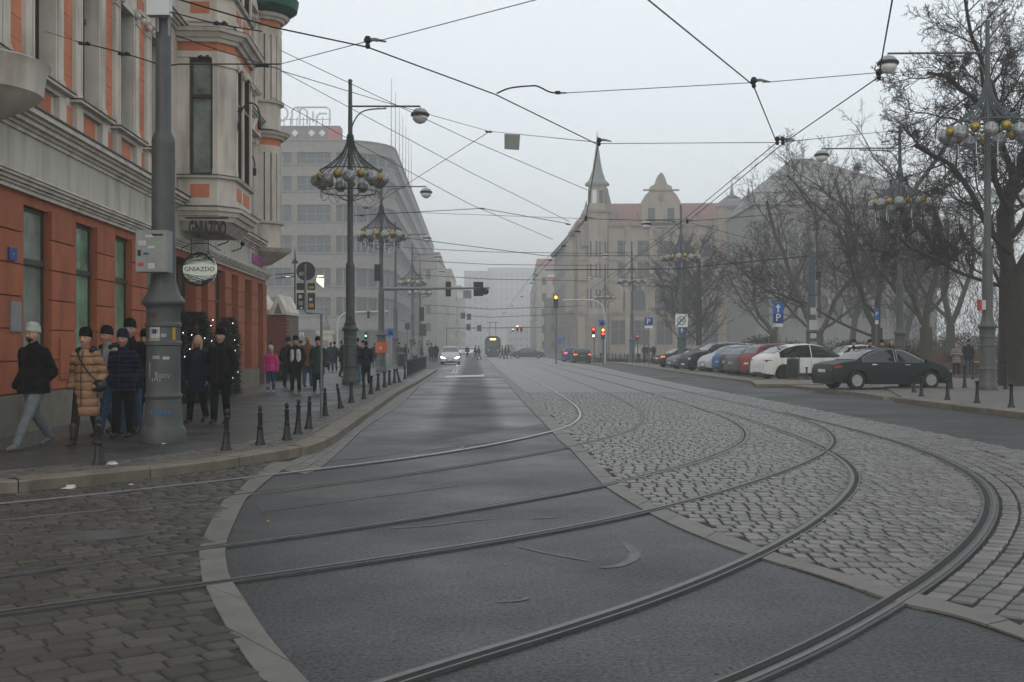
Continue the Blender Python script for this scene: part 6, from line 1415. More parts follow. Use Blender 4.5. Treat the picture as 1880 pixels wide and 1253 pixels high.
person(at(226,804), 'person in a quilted navy jacket and navy hat looking down', R(-5), 1.66, C_nq, C_black, .66, 1.06, .12, hat=C_navy, puff=.07)
person(at(239,796), 'tall person in dark clothes and jeans behind the navy jacket', R(5), 1.84, C_black, C_jean, .70, 1.08, .2, hat=C_black)
person(at(268,792), 'person with a white fur hood half hidden by the big pole', R(-4), 1.68, C_black, C_black, .90, 1.0, .2, hat=C_black, fur=M_furw)
person(at(363,776), 'blonde woman in a long navy coat beside the dark-clad man', R(-10), 1.64, C_navy, C_black, .82, 1.16, .34, hair=M_hairb, hairlen=.16, fur=M_furb, hands='down')
person(at(405,778), 'man in black with cap and black trousers, right of the blonde woman', R(-8), 1.74, C_black, C_black, .66, 1.16, .16, hat=C_black)
person(at(497,721), 'girl in a bright pink jacket with pompom hat and lilac boots', 0, 1.44, C_pink, C_jean, .60, 1.12, .12, hat=C_white, hair=M_hairb, hairlen=.22, hands='down', boots=C_lil, pom=C_black)
person(at(543,722), 'man in a black jacket with white front panels facing the camera', 0, 1.72, C_black, C_black, .60, 1.12, .14, hat=C_black, vest=C_white, near=False)
person(at(529,713), 'person in black close behind the man with white panels', R(170), 1.72, C_black, C_black, .66, 1.05, .2, hat=C_black, near=False)
person(at(565,711), 'person in a brown coat and jeans walking away', R(175), 1.80, C_brown, C_jean, .72, 1.12, .2, hair=M_hairb, near=False)
person(at(584,722), 'woman in a dark green coat and black hat facing the camera', 0, 1.70, C_green, C_black, .80, 1.12, .14, hat=C_black, near=False, bag=M_leather)
far = [(607,683,C_navy,C_black,1.7,180,'in dark blue among the far walkers left of the pole'),(614,682,C_black,C_black,1.68,175,'in black right beside the dark blue one'),(628,694,C_black,C_black,1.72,90,'in a dark coat just left of the first chandelier lamp post'),(655,703,C_maroon,C_ljean,1.74,180,'in a maroon jacket and light jeans behind the first chandelier lamp post'),(672,706,C_black,C_black,1.66,180,'with a black rucksack walking away along the bollards'),(667,690,C_grey,C_black,1.7,0,'in grey coming past the rucksack wearer'),(688,676,C_black,C_jean,1.7,180,'in black left of the orange box'),(733,672,C_olive,C_black,1.7,0,'in olive behind the litter bin'),(745,668,C_black,C_black,1.7,180,'in black beyond the bin'),(762,670,C_taupe,C_black,1.72,0,'in taupe by the fourth lamp post'),(775,667,C_black,C_jean,1.7,90,'in black by the grey panel'),(792,666,C_maroon,C_black,1.72,180,'in maroon near the crossing kerb'),(800,667,C_black,C_black,1.74,0,'in black at the crossing kerb'),(785,664,C_grey,C_ljean,1.68,20,'in grey and light jeans waiting at the kerb'),(597,677,C_grey,C_black,1.7,0,'in grey far behind the green coat'),(552,690,C_black,C_jean,1.7,180,'in black far behind the white panels'),(636,676,C_brown,C_black,1.7,0,'in brown far beyond the first chandelier lamp post')]
for i, (px, py, c1, c2, h, a, lab) in enumerate(far):
    py = max(py, 660); person(at(px, py), 'distant person '+lab, R(a), h, c1, c2, .68, 1.08, .25, hat=C_black if i % 2 else None, hair=M_haird if i % 2 == 0 else None, near=False, rucksack=C_black if 'rucksack' in lab else None, group='distant walkers')
for px, py, c1, c2, a, lab in ((873,661.5,C_black,C_jean,80,'striding over the crossing left of the tram, front one'),(879,661,C_maroon,C_jean,80,'striding over the crossing left of the tram, rear one'),(858,659,C_black,C_black,0,'standing small before the far pale cars'),(922,659.5,C_brown,C_black,90,'in brown right of the tram'),(928,659.5,C_black,C_jean,95,'in black right of the tram, beside the brown one'),(934,659.3,C_maroon,C_ljean,90,'nearest the black saloon right of the tram')):
    person((*G(px, py, 0), 0), 'distant person '+lab, R(a), 1.75, c1, c2, .66, 1.05, .6, hair=M_haird, near=False, group='people crossing the street', hands='down')
for px, py, c1, c2, a, lab in ((1171,662,C_white,C_black,0,'in white at the far crossing, left of a group'),(1183,661,C_black,C_jean,180,'in dark blue in the middle of the far group'),(1190,661,C_black,C_jean,170,'in black in the far group'),(1200,662,C_black,C_black,0,'with a pale hat at the right of the far group'),(1104,660,C_grey,C_black,0,'under the right amber signal')):
    person((*G(px, py, .1), .1), 'distant person '+lab, R(a), 1.74, c1, c2, .68, 1.08, .2, hat=C_white if 'pale hat' in lab or 'in white' in lab else None, hair=M_haird, near=False, group='people at the far crossing')
# right side
person(at(1756,690), 'woman in a grey quilted jacket hugging her arms by the bollards', R(-25), 1.60, C_taupe, C_black, .72, 1.15, .1, hair=M_haird, hands='front', puff=.08, near=True)
person(at(1778,687), 'bearded man in a black jacket and jeans beside the grey-jacketed woman', R(-15), 1.76, C_black, C_jean, .66, 1.18, .18, hat=C_black, near=True, beard=True)
for px, Y, c1, a, lab, hr in ((1567,50,C_black,0,'with a white scarf behind the black saloon roof',None),(1597,50,C_maroon,10,'in a black cap behind the black saloon, second head',None),(1619,52,C_black,0,'in black behind the black saloon, third head',None),(1637,50,C_black,-10,'with long brown hair behind the black saloon, fourth head',M_haird)):
    x = (px-CX)/FPX*Y; person((x, Y, .13), 'person '+lab, R(a), 1.72, c1, C_black, .68, 1.1, .15, hat=C_black if hr is None else None, hair=hr, hairlen=.2 if hr else 0, near=False, vest=C_white if 'scarf' in lab else None, group='people behind the black saloon')
# ================================================================== TREES
M_bark = mat('dark_bark', (.022,.019,.016), .85, .35, 5, .8, 14); M_twig = mat('twigs', (.022,.017,.014), .85, .3, 3); M_twigr = mat('reddish_twigs', (.055,.030,.020), .85, .3, 3)
M_barkg = mat('greenish_bark', (.050,.050,.036), .85, .35, 4, .6, 12)
class Tree:
    def __init__(s, seed): s.r = random.Random(seed); s.w = MB(); s.t = MB(); s.n = 0
    def limb(s, p, d, ln, r0, lvl, P):
        r = s.r; seg = max(3, min(8, int(ln/.45))) if lvl < P["levels"]-1 else (2 if lvl >= P["levels"] else 3); pts = [p.copy()]; rad = [r0]; q = p.copy(); dd = d.normalized(); tip = r0*(.55 if lvl < 2 else .35)
        dirs = []
        for i in range(seg):
            j = P['wig']*(1.0 if lvl else .35); dd = (dd+Vector((r.gauss(0,j), r.gauss(0,j), r.gauss(0,j)))*.5+Vector((0,0,P['up'][min(lvl, len(P['up'])-1)]))).normalized()
            q = q+dd*ln/seg; pts.append(q.copy()); rad.append(r0+(tip-r0)*(i+1)/seg); dirs.append(dd.copy())
        tgt = s.w if lvl < P['wood'] else s.t
        tgt.tube(pts, rad, 10 if lvl == 0 else 7 if lvl == 1 else 5 if lvl == 2 else 3, cap=False)
        if lvl >= P['levels']: return
        nb = P['n'][lvl]; lo = P['lo'][lvl]
        for k in range(nb):
            f = lo+(1-lo)*(k+r.random())/nb; i = min(seg-1, int(f*seg)); base = pts[i].lerp(pts[i+1], f*seg-i); ax = dirs[i]
            o = ax.orthogonal().normalized(); a = r.uniform(0, 2*PI) if lvl else (k*2.4+r.uniform(-.5,.5)); side = (o*math.cos(a)+ax.cross(o)*math.sin(a)).normalized(); sp = P['spread'][lvl]*r.uniform(.7,1.25)
            nd = (ax*math.cos(sp)+side*math.sin(sp)).normalized(); L2 = ln*P['len'][lvl]*r.uniform(.65,1.15)*(1-.35*f if lvl else 1-.35*f)
            rr = max(P['rmin'], min(rad[i]*.75, r0*P['rad'][lvl]*(1-.4*f)))
            s.limb(base, nd, L2, rr, lvl+1, P)
def tree(loc, label, seed, h, r0, P, bark=M_bark, twig=M_twig, lean=(0,0), group='bare winter trees', forks=None, extra=()):
    T = Tree(seed); t = thing('bare_tree', label, 'tree', loc, group=group)
    if forks:
        T.w.tube([(0,0,-.1),(0,0,.3),(lean[0]*.5,0,forks[0][0]*.6),(lean[0],0,forks[0][0])], [r0*1.35,r0*1.05,r0,r0*.95], 12, cap=False)
        for (z0, dx, dy, dz, L_, rr) in forks: T.limb(Vector((lean[0]*min(1,z0/forks[0][0]),0,z0-.2)), Vector((dx,dy,dz)), L_, rr, 1, P)
    else:
        T.w.tube([(0,0,-.1),(0,0,.35)], [r0*1.35, r0], 12, cap=False); T.limb(Vector((0,0,.3)), Vector((lean[0],lean[1],1)), h*.62, r0, 0, P)
    for (p, d, L_, rr, lv) in extra: T.limb(Vector(p), Vector(d), L_, rr, lv, P)
    T.w.build('trunk', bark, t, smooth=True)
    o = T.t.build('crown', twig, t); tag(o, kind='stuff')

    return t
PB = dict(levels=5, wood=3, n=[9,9,9,8,7], lo=[.30,.15,.12,.1,.1], spread=[.95,.75,.75,.75,.8], len=[.75,.60,.56,.54,.52], rad=[.5,.45,.45,.5,.6], up=[.02,.06,.05,.03,.01,0], wig=.36, rmin=.0105)
tree((18.7, 42.8, .13), 'huge dark tree with spreading limbs behind the right lamp post', 3, 17, .46, PB, forks=[(4.2,-.10,.05,1,10.5,.30),(4.0,.55,.1,1,8.5,.22),(5.2,-1,-.1,.45,5.6,.13),(6.6,-.7,.3,.85,6.2,.13),(3.8,-1,.2,.22,4.6,.08),(5.8,.9,-.2,.8,6.0,.13),(8.2,-.55,-.3,1,6.2,.11),(9.6,-.25,.2,1,5.6,.10)], twig=M_twig)
PM = dict(levels=5, wood=3, n=[8,6,7,6,5], lo=[.30,.2,.15,.1,.1], spread=[.7,.65,.7,.7,.75], len=[.75,.62,.56,.55,.55], rad=[.5,.45,.45,.5,.6], up=[.03,.09,.06,.04,.02,0], wig=.34, rmin=.011)
tree(((1610-CX)/FPX*68, 68, .13), 'forked greenish-grey tree behind the saloon roof', 8, 14, .34, PM, bark=M_barkg, forks=[(2.6,-.55,.1,1,11.0,.19),(2.8,.12,.0,1,12.0,.20),(2.2,-1,.1,.5,7.5,.09),(3.6,-.9,-.2,.8,8.5,.11),(4.4,.6,.1,1,8.0,.11),(5.5,-.3,.1,1,8.5,.10)])
tree(((1700-CX)/FPX*60, 60, .13), 'leaning greenish tree right of the second right lamp post', 9, 13, .32, PM, bark=M_barkg, forks=[(2.5,.25,.1,1,8.0,.18),(2.6,-.5,.1,1,6.8,.14),(3.4,.7,-.1,1,5.5,.11),(3.0,-.9,0,.6,5.0,.08)])
tree(((1880-CX)/FPX*66, 66, .13), 'tree at the right picture edge behind the huge one', 14, 16, .30, PM, forks=[(3.0,-.25,0,1,9.5,.22),(3.2,.6,0,1,8,.2),(3.6,-.9,0,.7,7,.14)])
tree(((1745-CX)/FPX*80, 80, .13), 'pale foggy tree between the right lamp posts', 15, 15, .3, dict(PM, rmin=.013), bark=M_barkg, forks=[(3.0,-.2,0,1,9.5,.22),(3.2,.7,0,1,8,.2),(3.6,-.9,0,.7,7,.14)])
tree(((1505-CX)/FPX*92, 92, .13), 'foggy spreading tree behind the short papered pole', 16, 14, .3, dict(PM, rmin=.015, up=[.02,.03,.02,.01,0]), bark=M_barkg, twig=M_twig, forks=[(2.4,-.4,0,1,12.0,.22),(2.6,.5,0,1,12,.2),(2.6,-1,0,.6,10,.12),(3.0,1,0,.7,9,.12),(4,0,.1,1,12,.15)])
PL_ = dict(levels=4, wood=2, n=[30,9,6,3], lo=[.12,.15,.1,.1], spread=[.95,.55,.55,.6], len=[.46,.55,.55,.6], rad=[.22,.4,.5,.6], up=[0,.06,.04,.02,0], wig=.18, rmin=.016)
tree(((1283-CX)/FPX*118, 118, .1), 'right one of the two slim trees before the palace', 21, 17.5, .36, PL_)
tree(((1254-CX)/FPX*122, 122, .1), 'left one of the two slim trees before the palace', 22, 17.0, .34, PL_, lean=(-.02,0))
tree(((1420-CX)/FPX*104, 104, .1), 'broad foggy tree left of the arrow sign, before the grey building', 25, 14, .32, dict(PM, rmin=.016), bark=M_barkg, forks=[(2.8,-.4,0,1,9,.2),(3.0,.5,0,1,9,.2),(2.6,-1,0,.5,8,.1),(3.2,1,0,.6,8,.1)])
tree(((1560-CX)/FPX*112, 112, .1), 'foggy tree in front of the grey hipped building', 23, 15, .34, dict(PM, rmin=.018), bark=M_barkg)
tree(((1660-CX)/FPX*120, 120, .1), 'far foggy tree right of the grey building', 24, 16, .34, dict(PM, rmin=.018), bark=M_barkg)
# mistletoe ball, nests
def ball(px, py, Y, r, label, m):
    t = thing('mistletoe', label, 'mistletoe', W(px,py,Y)); b = MB(); q = random.Random(int(px))
    for i in range(900):
        d = Vector((q.gauss(0,1),q.gauss(0,1),q.gauss(0,1))).normalized()*r*q.uniform(.3,1); s_ = Vector((q.gauss(0,1),q.gauss(0,1),q.gauss(0,1))).normalized()*.05
        b.add([d-s_*.4, d+s_*.4, d*1.12+s_.cross(d.normalized())], [(0,1,2)])
    tag(b.build('leaves', m, t), kind='stuff')
M_mist = mat('mistletoe_green', (.07,.075,.03), .7, .3, 6)
ball(1574, 308, 68, .28, 'round mistletoe ball left of the forked tree crown', M_mist); ball(1775, 110, 43, .22, 'dark bird nest ball high in the huge tree', M_twig)
# bushes and grasses
def bush(px, Y, w, h, label, m, seed, n=2600, z=.12, spiky=False, d=None):
    q = random.Random(seed); t = thing('shrub' if not spiky else 'ornamental_grass', label, 'shrub' if not spiky else 'grass clump', ((px-CX)/FPX*Y, Y, z)); b = MB(); d = d or w*.6
    lobes = [(q.uniform(-.38,.38)*w, q.uniform(-.3,.3)*d, q.uniform(.35,.62)*h, q.uniform(.24,.42)) for _ in range(9)]
    for i in range(n):
        if spiky:
            x, y = q.gauss(0,.16)*w, q.gauss(0,.16)*d; a = Vector((x*1.6+q.gauss(0,.1)*w, y*1.6+q.gauss(0,.1)*d, h*q.uniform(.6,1.05))); b.add([(x-.012,y,0),(x+.012,y,0),tuple(a)], [(0,1,2)]); continue
        L_ = lobes[q.randrange(9)]; u = Vector((q.gauss(0,1),q.gauss(0,1),q.gauss(0,1))).normalized()*q.uniform(.6,1.05); c = Vector((L_[0]+u.x*w*L_[3], L_[1]+u.y*d*L_[3]*1.3, max(.03, L_[2]+u.z*h*L_[3]*1.15)))
        s1 = Vector((q.gauss(0,1),q.gauss(0,1),q.gauss(0,1))).normalized()*.06; s2 = Vector((q.gauss(0,1),q.gauss(0,1),q.gauss(0,1))).normalized()*.12; b.add([c-s1, c+s1, c+s2], [(0,1,2)])
    tag(b.build('foliage', m, t), kind='stuff')
    st = MB()
    for k in range(5): st.tube([(q.uniform(-.1,.1)*w,0,-.02),(q.uniform(-.3,.3)*w,q.uniform(-.2,.2)*d,h*.6)], [.03,.01], 4)
    st.build('stem', M_bark, t)
M_bushg = mat('bush_dark_green', (.020,.032,.018), .75, .4, 3); M_bushb = mat('bush_brown', (.030,.024,.018), .8, .4, 3); M_grs = mat('orange_grass', (.14,.085,.05), .8, .3, 3)
bush(1425, 92, 4.6, 2.6, 'big dark green yew bush before the grey building', M_bushg, 31, 6000); bush(1500, 80, 4.0, 1.8, 'low dark bush behind the papered pole', M_bushg, 32, 3000); bush(1556, 66, 2.6, 1.9, 'green bush behind the white car roof', M_bushg, 33, 2600)
bush(1640, 64, 2.8, 1.6, 'brown bush behind the standing heads', M_bushb, 34, 2200); bush(1470, 86, 5.5, 1.5, 'brown hedge-like bush left of the papered pole', M_bushb, 35, 3000)
bush(1689, 66, 2.3, 1.7, 'orange ornamental grass clump behind the saloon', M_grs, 36, 1800, spiky=True); bush(1655, 68, 2.0, 1.5, 'pale ornamental grass clump beside the second lamp post', M_grs, 37, 1200, spiky=True); bush(1794, 68, 1.8, 1.4, 'short dry grass clump beside the right lamp post', M_grs, 38, 1000, spiky=True)
bush(1745, 74, 4.2, 1.3, 'low brownish bush behind the planter wall', M_bushb, 39, 2600); bush(1880, 76, 4.2, 1.8, 'brown bush at the right picture edge', M_bushb, 40, 2600); bush(1720, 90, 9, 2.6, 'wide dim thicket far behind the right lamp posts', M_bushb, 41, 7000); bush(1600, 96, 9, 2.4, 'dim thicket behind the forked tree', M_bushb, 42, 6000); bush(1850, 92, 9, 3.0, 'dim thicket behind the huge tree', M_bushb, 43, 7000)
# planter wall and bench edges
t = thing('planter_wall', 'low reddish planter wall with pale slatted bench tops behind the saloon', 'wall', (20.4, 62.0, .12), .03)
MB().box(0,7.4,0,.35,0,.62).build('wall', mat('corten_red', (.10,.045,.035), .7, .2, 2, dirt=.3), t)
for x0, x1 in ((-.4,1.9),(4.6,5.8),(6.2,7.3)): MB().box(x0,x1,-.3,.2,.625,.68).build('bench_top', M_white2, t)
# ================================================================== BACKGROUND BUILDINGS
M_rbrick = mat('pale_clinker', (.175,.165,.145), .8, .3, 1.6, 0); M_rdark = mat('store_window_dark', (.03,.034,.036), .25, .3, 1.2); M_rframe = mat('store_frames', (.13,.14,.14), .6, .1); M_gold2 = mat('brass_heads', (.22,.14,.06), .6, .2)
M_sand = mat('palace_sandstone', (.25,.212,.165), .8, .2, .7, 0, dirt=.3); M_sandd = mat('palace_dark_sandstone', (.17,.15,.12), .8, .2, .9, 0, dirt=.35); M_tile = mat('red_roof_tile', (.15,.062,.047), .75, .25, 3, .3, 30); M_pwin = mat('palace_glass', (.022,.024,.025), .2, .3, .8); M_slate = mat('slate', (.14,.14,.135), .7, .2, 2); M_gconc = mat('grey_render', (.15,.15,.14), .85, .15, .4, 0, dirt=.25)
def facade_rows(parent, x0, x1, y, rows, pitch, ww, wm, fm, name='window', cross=True, arched=False, off=0):
    n = int((x1-x0)/pitch); o0 = (x1-x0-n*pitch)/2
    for (z0, z1, *ar) in rows:
        me = MB(); w, h = ww/2, (z1-z0)
        me.box(-w-.12,w+.12,-.12,.0,-.14,-.002); me.box(-w-.1,-w,-.08,.0,0,h); me.box(w,w+.1,-.08,.0,0,h); me.box(-w-.14,w+.14,-.14,.0,h,h+.18)
        if cross: me.box(-.04,.04,-.05,-.021,0,h); me.box(-w,w,-.055,-.022,h*.62,h*.62+.07)
        fmesh = me.mesh(name, fm)
        pm = MB(); 
        if ar: pm.yprism([(-w,0),(w,0)]+[(w*math.cos(PI*k/8), h-w+w*math.sin(PI*k/8)) for k in range(9)], -.02, .3)
        else: pm.box(-w,w,-.02,.3,0,h)
        pme = pm.mesh('pane', wm)
        for k in range(n):
            o = link(name, fmesh, parent, (x0+o0+pitch*(k+.5), y, z0)); link('pane', pme, o)
# --- department store with banded corner ------------------------------------
Yr = 150; sR = Yr/FPX
ren = thing('department_store', 'huge foggy department store with brick bands and a rounded corner', 'building', ((668-CX)*sR, Yr, 0))
RC = 7.0; XL = -34.0                       # corner radius; the street side runs away from the camera
def store_outline(g):                      # outline of a band, pushed out by g
    P = [(XL, -g)]
    for k in range(9):
        a = -PI/2+PI/2*k/8; P.append((-RC*.35+ (RC+g)*math.cos(a)-RC*.0-1.2, RC+ (RC+g)*math.sin(a)))
    ex = P[-1][0]; P += [(ex+155*SD.x, RC+155), (XL, RC+155)]; return P
rows_ = [(3.5,5.0),(7.6,8.9),(11.5,13.4),(15.8,17.5),(19.9,21.6),(23.7,25.2),(26.9,28.4)]
floors = [(1,3.4),(5.0,7.6),(8.9,11.5),(13.4,15.8),(17.5,19.9),(21.6,23.7),(25.2,26.9)]
MB().prism(store_outline(-.7), 0, 28.2).build('window_band', M_rdark, ren)
for z0, z1 in rows_: MB().prism(store_outline(0.0), z0, z1).build('brick_band', M_rbrick, ren); MB().prism(store_outline(.18), z1, z1+.16).build('band_cornice', M_rbrick, ren)
MB().prism(store_outline(.5), 3.2, 3.49).build('canopy', M_rframe, ren)
b0 = MB(); b0.box(-.36,.36,-.02,.6,0,1); pier = b0.mesh('pier', M_rbrick)
for z0, z1 in floors[1:]:
    for k in range(6):
        x = -29.5+k*5.4 if k < 5 else -1.6-1.2; o = link('pier', pier, ren, (x-1.2, .02, z0)); o.scale = (1,1,z1-z0)
        for q in range(4): link('pier_ornament', b0.mesh('pier_ornament', M_gold2) if q == 0 and k == 0 and z0 < 8 else bpy.data.meshes['pier_ornament'], ren, (x-1.2, -.10, z0+.25+q*(z1-z0)/4.3)).scale = (.75,.2,.12)
    wf = MB(); w_ = 2.25; h = z1-z0
    for xx in (-w_,-w_/2,0,w_/2,w_): wf.box(xx-.05,xx+.05,-.1,0,0,h)
    for zz in (.1,h*.5,h-.15): wf.box(-w_,w_,-.09,-.01,zz,zz+.09)
    wf_ = wf.mesh('window', M_rframe); pn = MB().box(-w_,w_,-.005,.05,.02,h-.02).mesh('pane', mat('store_pane', (.03,.04,.044), .25, .3, .7))
    for k in range(5): o = link('window', wf_, ren, (-28.0+k*5.4, .55, z0)); link('pane', pn, o)
for k in range(30):                         # slim mullions of the windows down the street side
    y = RC+2+k*3.2; x = RC-RC*.35-1.2+(y-RC)*SD.x
    MB().box(x-.62,x-.40,y-.12,y+.12,3.5,27).build('mullion', M_rframe, ren)
for k in range(6):
    a = -PI/2+PI/2*(k+.5)/6; MB().cbox((-RC*.35-1.2+(RC-.62)*math.cos(a), RC+(RC-.62)*math.sin(a), 15.2), (.2,.2,23.4), a).build('mullion', M_rframe, ren)
# set-back roof storey and the sign seen from behind
MB().box(XL,-6,4,20,28.56,30.4).build('roof_storey', M_gconc, ren)
MB().box(-16,-3.3,1.0,3.5,28.56,30.6).build('roof_panel', mat('roof_panel_grey', (.13,.12,.12), .7, .1), ren); MB().box(-4.9,-3.2,.9,.98,28.7,30.4).build('roof_panel', mat('roof_panel_red', (.30,.10,.09), .7, .1), ren)
for x in (-9.2,-7.0,-5.6): MB().yprism([(x-.45,29.6),(x,29.1),(x+.45,29.6),(x,30.1)], .85,.95).build('diamond', M_signw, ren)
sg = thing('roof_sign', 'faint outline letters of the roof sign seen from behind on the department store', 'sign', (ren.location.x-1.4, Yr+2.2, 30.7)); M_neon = mat('dull_neon_tube', (.5,.52,.53), .5, 0); u = sR
def letter(P, nm): MB().tube([((px-665)*u+2.2*0, 0, (243-py)*u) for px, py in P], .13, 5).build(nm, M_neon, sg)
letter([(515+13*math.cos(a)+14-3, 222-14*math.sin(a)) for a in [k*PI/8-PI/2 for k in range(17)]], 'letter'); letter([(547,243),(547,216),(552,211),(556,211),(561,217),(561,243)], 'letter'); letter([(561,217),(566,211),(575,217),(575,243)], 'letter'); letter([(553,210),(610,210),(617,214),(617,240)], 'letter'); letter([(593,240),(593,228),(598,222),(612,222)], 'letter'); letter([(586,238),(586,218)], 'letter')
b = MB()
for px in range(520, 622, 12): b.tube([((px-665)*u,0,-.3),((px-665)*u,0,1.0)], .06, 4)
b.tube([((520-665)*u,0,.7),((620-665)*u,0,.7)], .05, 4); b.build('sign_frame', M_rframe, sg)
for k in range(7): t = thing('flagpole', 'thin flagpole on the department store roof edge, seen from the corner: '+['first','second','third','fourth','fifth','sixth','seventh'][k], 'flagpole', ((ren.location.x+RC-RC*.35-2.4+(10+9*k)*SD.x)*1.65, (Yr+RC+10+9*k)*1.65, 28.4*1.65*.985), group='flagpoles on the store roof'); MB().tube([(0,0,0),(0,0,20)], [.13,.06], 5).build('pole', M_rframe, t)
MB().box(-20,-10,-.9,-.85,2.3,3.0).build('shop_fascia', M_rframe, ren); text('lettering', 'B E M', .8, M_signw, ren, (-8.6,-1.0,2.6), ext=.01)
for (px, py, w) in ((537,430,8),(528,515,8),(540,515,6)): MB().box((px-668)*sR-w*sR/2,(px-668)*sR+w*sR/2,.35,.4,W(px,py,Yr).z-.06,W(px,py,Yr).z+.06).build('ceiling_light', mat('strip_light', (1,1,.9), .5, 0, emit=(1,.98,.8), est=1.6), ren)
t = thing('shop_sign', 'small lit shield-shaped sign in a department store window', 'sign', W(589,517,244)); MB().yprism([(-.9,.8),(-.9,-.1),(.6,-1.4),(.7,.6)], -.05,.0).build('sign_face', mat('lit_cream', (1,1,.7), .5, 0, emit=(1,.98,.7), est=1.0), t); MB().box(-.8,.6,-.05,0,1.0,1.3).build('sign_bar', MATS['lit_cream'], t)
for o_, k_ in ((ren,1.65),(sg,1.65)):
    o_.location = (o_.location.x*k_, o_.location.y*k_, o_.location.z*k_-(.3 if o_ is sg else 0)); o_.scale = (k_,k_,k_*.985)
# --- ornate corner palace -----------------------------------------------------
Yp = 166; sP = Yp/FPX
def xp(px): return (px-CX)*sP
def zp_(py): return CAM_H+(HOR-py)*sP
pal = thing('palace', 'ornate sandstone corner palace with spire and red tiled roof', 'building', (0, Yp, 0))
xl, xr = xp(1062), xp(1386); ze = zp_(418)
MB().box(xl, xr, .0, 22, 0, ze).build('wall', M_sand, pal)
MB().yprism([(xl-.4,ze),(xr+.4,ze),(xr+.4,ze+.5),(xl-.4,ze+.5)], -.5, .2).build('cornice', M_sandd, pal)
z_s = [(2.0,5.2),(6.9,10.2,1),(11.3,13.4),(14.4,16.6)]
MB().box(xl-.1,xr+.1,-.25,.0,5.9,6.3).build('string_course', M_sandd, pal); MB().box(xl-.1,xr+.1,-.2,.0,10.6,10.9).build('string_course', M_sandd, pal); MB().box(xl-.1,xr+.1,-.2,.0,13.75,14.0).build('string_course', M_sandd, pal)
facade_rows(pal, xp(1110), xp(1330), 0, [(1.5,5.0)], 3.3, 2.2, M_pwin, M_sandd); facade_rows(pal, xp(1110), xp(1330), 0, [(6.5,10.2,1)], 4.4, 3.2, M_pwin, M_sandd, cross=False); facade_rows(pal, xp(1112), xp(1325), 0, [(11.4,13.5),(14.5,16.7)], 2.9, 1.7, M_pwin, M_sandd)
for k in range(6): x = xp(1108)+k*(xp(1330)-xp(1108))/5; MB().box(x-.4,x+.4,-.35,0,0,ze).build('pilaster', M_sand, pal)
# red roof with gable
MB().add([(xl-.3,-.3,ze+.5),(xr+.3,-.3,ze+.5),(xr+.3,9,zp_(360)),(xl+2,9,zp_(362)),(xl-.3,20,ze+.5),(xr+.3,20,ze+.5)], [(0,1,2,3),(3,2,5,4),(1,5,2),(0,3,4)]).build('roof', M_tile, pal)
for k in range(5): x = xp(1140)+k*2.9; MB().box(x-.3,x+.3,1.5,3.2,ze+1.2,ze+2.2).build('dormer', M_sandd, pal)
gx = xp(1213); G_ = [(-2.9,ze-.2),(2.9,ze-.2),(2.8,ze+3.6),(2.2,ze+4.6),(1.6,ze+5.2),(1.55,ze+5.8),(.9,ze+6.1),(.45,ze+7.4),(.0,ze+7.9),(-.45,ze+7.4),(-.9,ze+6.1),(-1.55,ze+5.8),(-1.6,ze+5.2),(-2.2,ze+4.6),(-2.8,ze+3.6)]
MB().yprism([(gx+x,z) for x,z in G_], -.5, .8).build('gable', M_sand, pal)
for dx in (-1.4,1.4): MB().box(gx+dx-.5,gx+dx+.5,-.54,-.5,ze+.6,ze+2.6).build('gable_window', M_pwin, pal)
MB().yprism([(gx+.55*math.cos(2*PI*k/16), ze+4.2+.55*math.sin(2*PI*k/16)) for k in range(16)], -.6,-.5).build('gable_medallion', M_sandd, pal)
MB().box(gx-2.6,gx+2.6,-.7,-.5,ze+5.1,ze+5.35).build('gable_cornice', M_sandd, pal)
# corner tower with spire
tx = xp(1097); t_ = MB()
MB().lathe([(2.0,0),(2.0,5.9)], (tx,.6,0), 8).build('tower_base', M_sandd, pal); MB().lathe([(1.85,5.9),(1.85,ze+1.9)], (tx,.6,0), 8).build('tower_shaft', M_sand, pal)
MB().lathe([(2.15,ze+1.9),(2.2,ze+2.3),(1.7,ze+2.5)], (tx,.6,0), 8).build('tower_cornice', M_sandd, pal)
MB().lathe([(1.35,ze+2.5),(1.3,ze+6.0)], (tx,.6,0), 8).build('belfry', M_sand, pal)
for k in range(8): a = PI/8+2*PI*k/8; MB().cbox((tx+1.28*math.cos(a), .6+1.28*math.sin(a), ze+4.3), (.08,.6,1.9), a).build('belfry_opening', M_signw if k in (5,) else M_pwin, pal)
MB().lathe([(1.75,ze+6.0),(1.8,ze+6.3),(1.2,ze+6.9),(.75,ze+8.2),(.42,ze+10.2),(.06,ze+13.0),(.05,ze+14.0)], (tx,.6,0), 8).build('spire', M_slate, pal)
MB().sphere((tx,.6,ze+13.2), .16, 6, 5).build('spire_ball', M_slate, pal)
for px, zt in ((1076,ze+1.5),(1071,ze+.2)): MB().lathe([(.55,ze-3),(.55,zt),(.8,zt+.1),(.3,zt+1.0),(.05,zt+2.2)], (xp(px),-.3,0), 8).build('pinnacle', M_sandd, pal)
MB().yprism([(xp(1112),ze+.5),(xp(1132),ze+.5),(xp(1116),zp_(345)),(xp(1112),zp_(345))], .8, 4).build('side_gable', M_sandd, pal)
for z0, z1 in ((6.8,9.6),(11.3,13.3),(14.3,16.6)):
    for a_ in (-PI/2-.78, -PI/2, -PI/2+.78): MB().cbox((tx+1.74*math.cos(a_), .6+1.74*math.sin(a_), (z0+z1)/2), (.1,.75,z1-z0), a_).build('tower_window', M_pwin, pal)
for k in range(7): x = xp(1110)+k*3.0; MB().box(x-.16,x+.16,-.5,-.05,ze-1.2,ze-.02).build('bracket', M_sandd, pal)
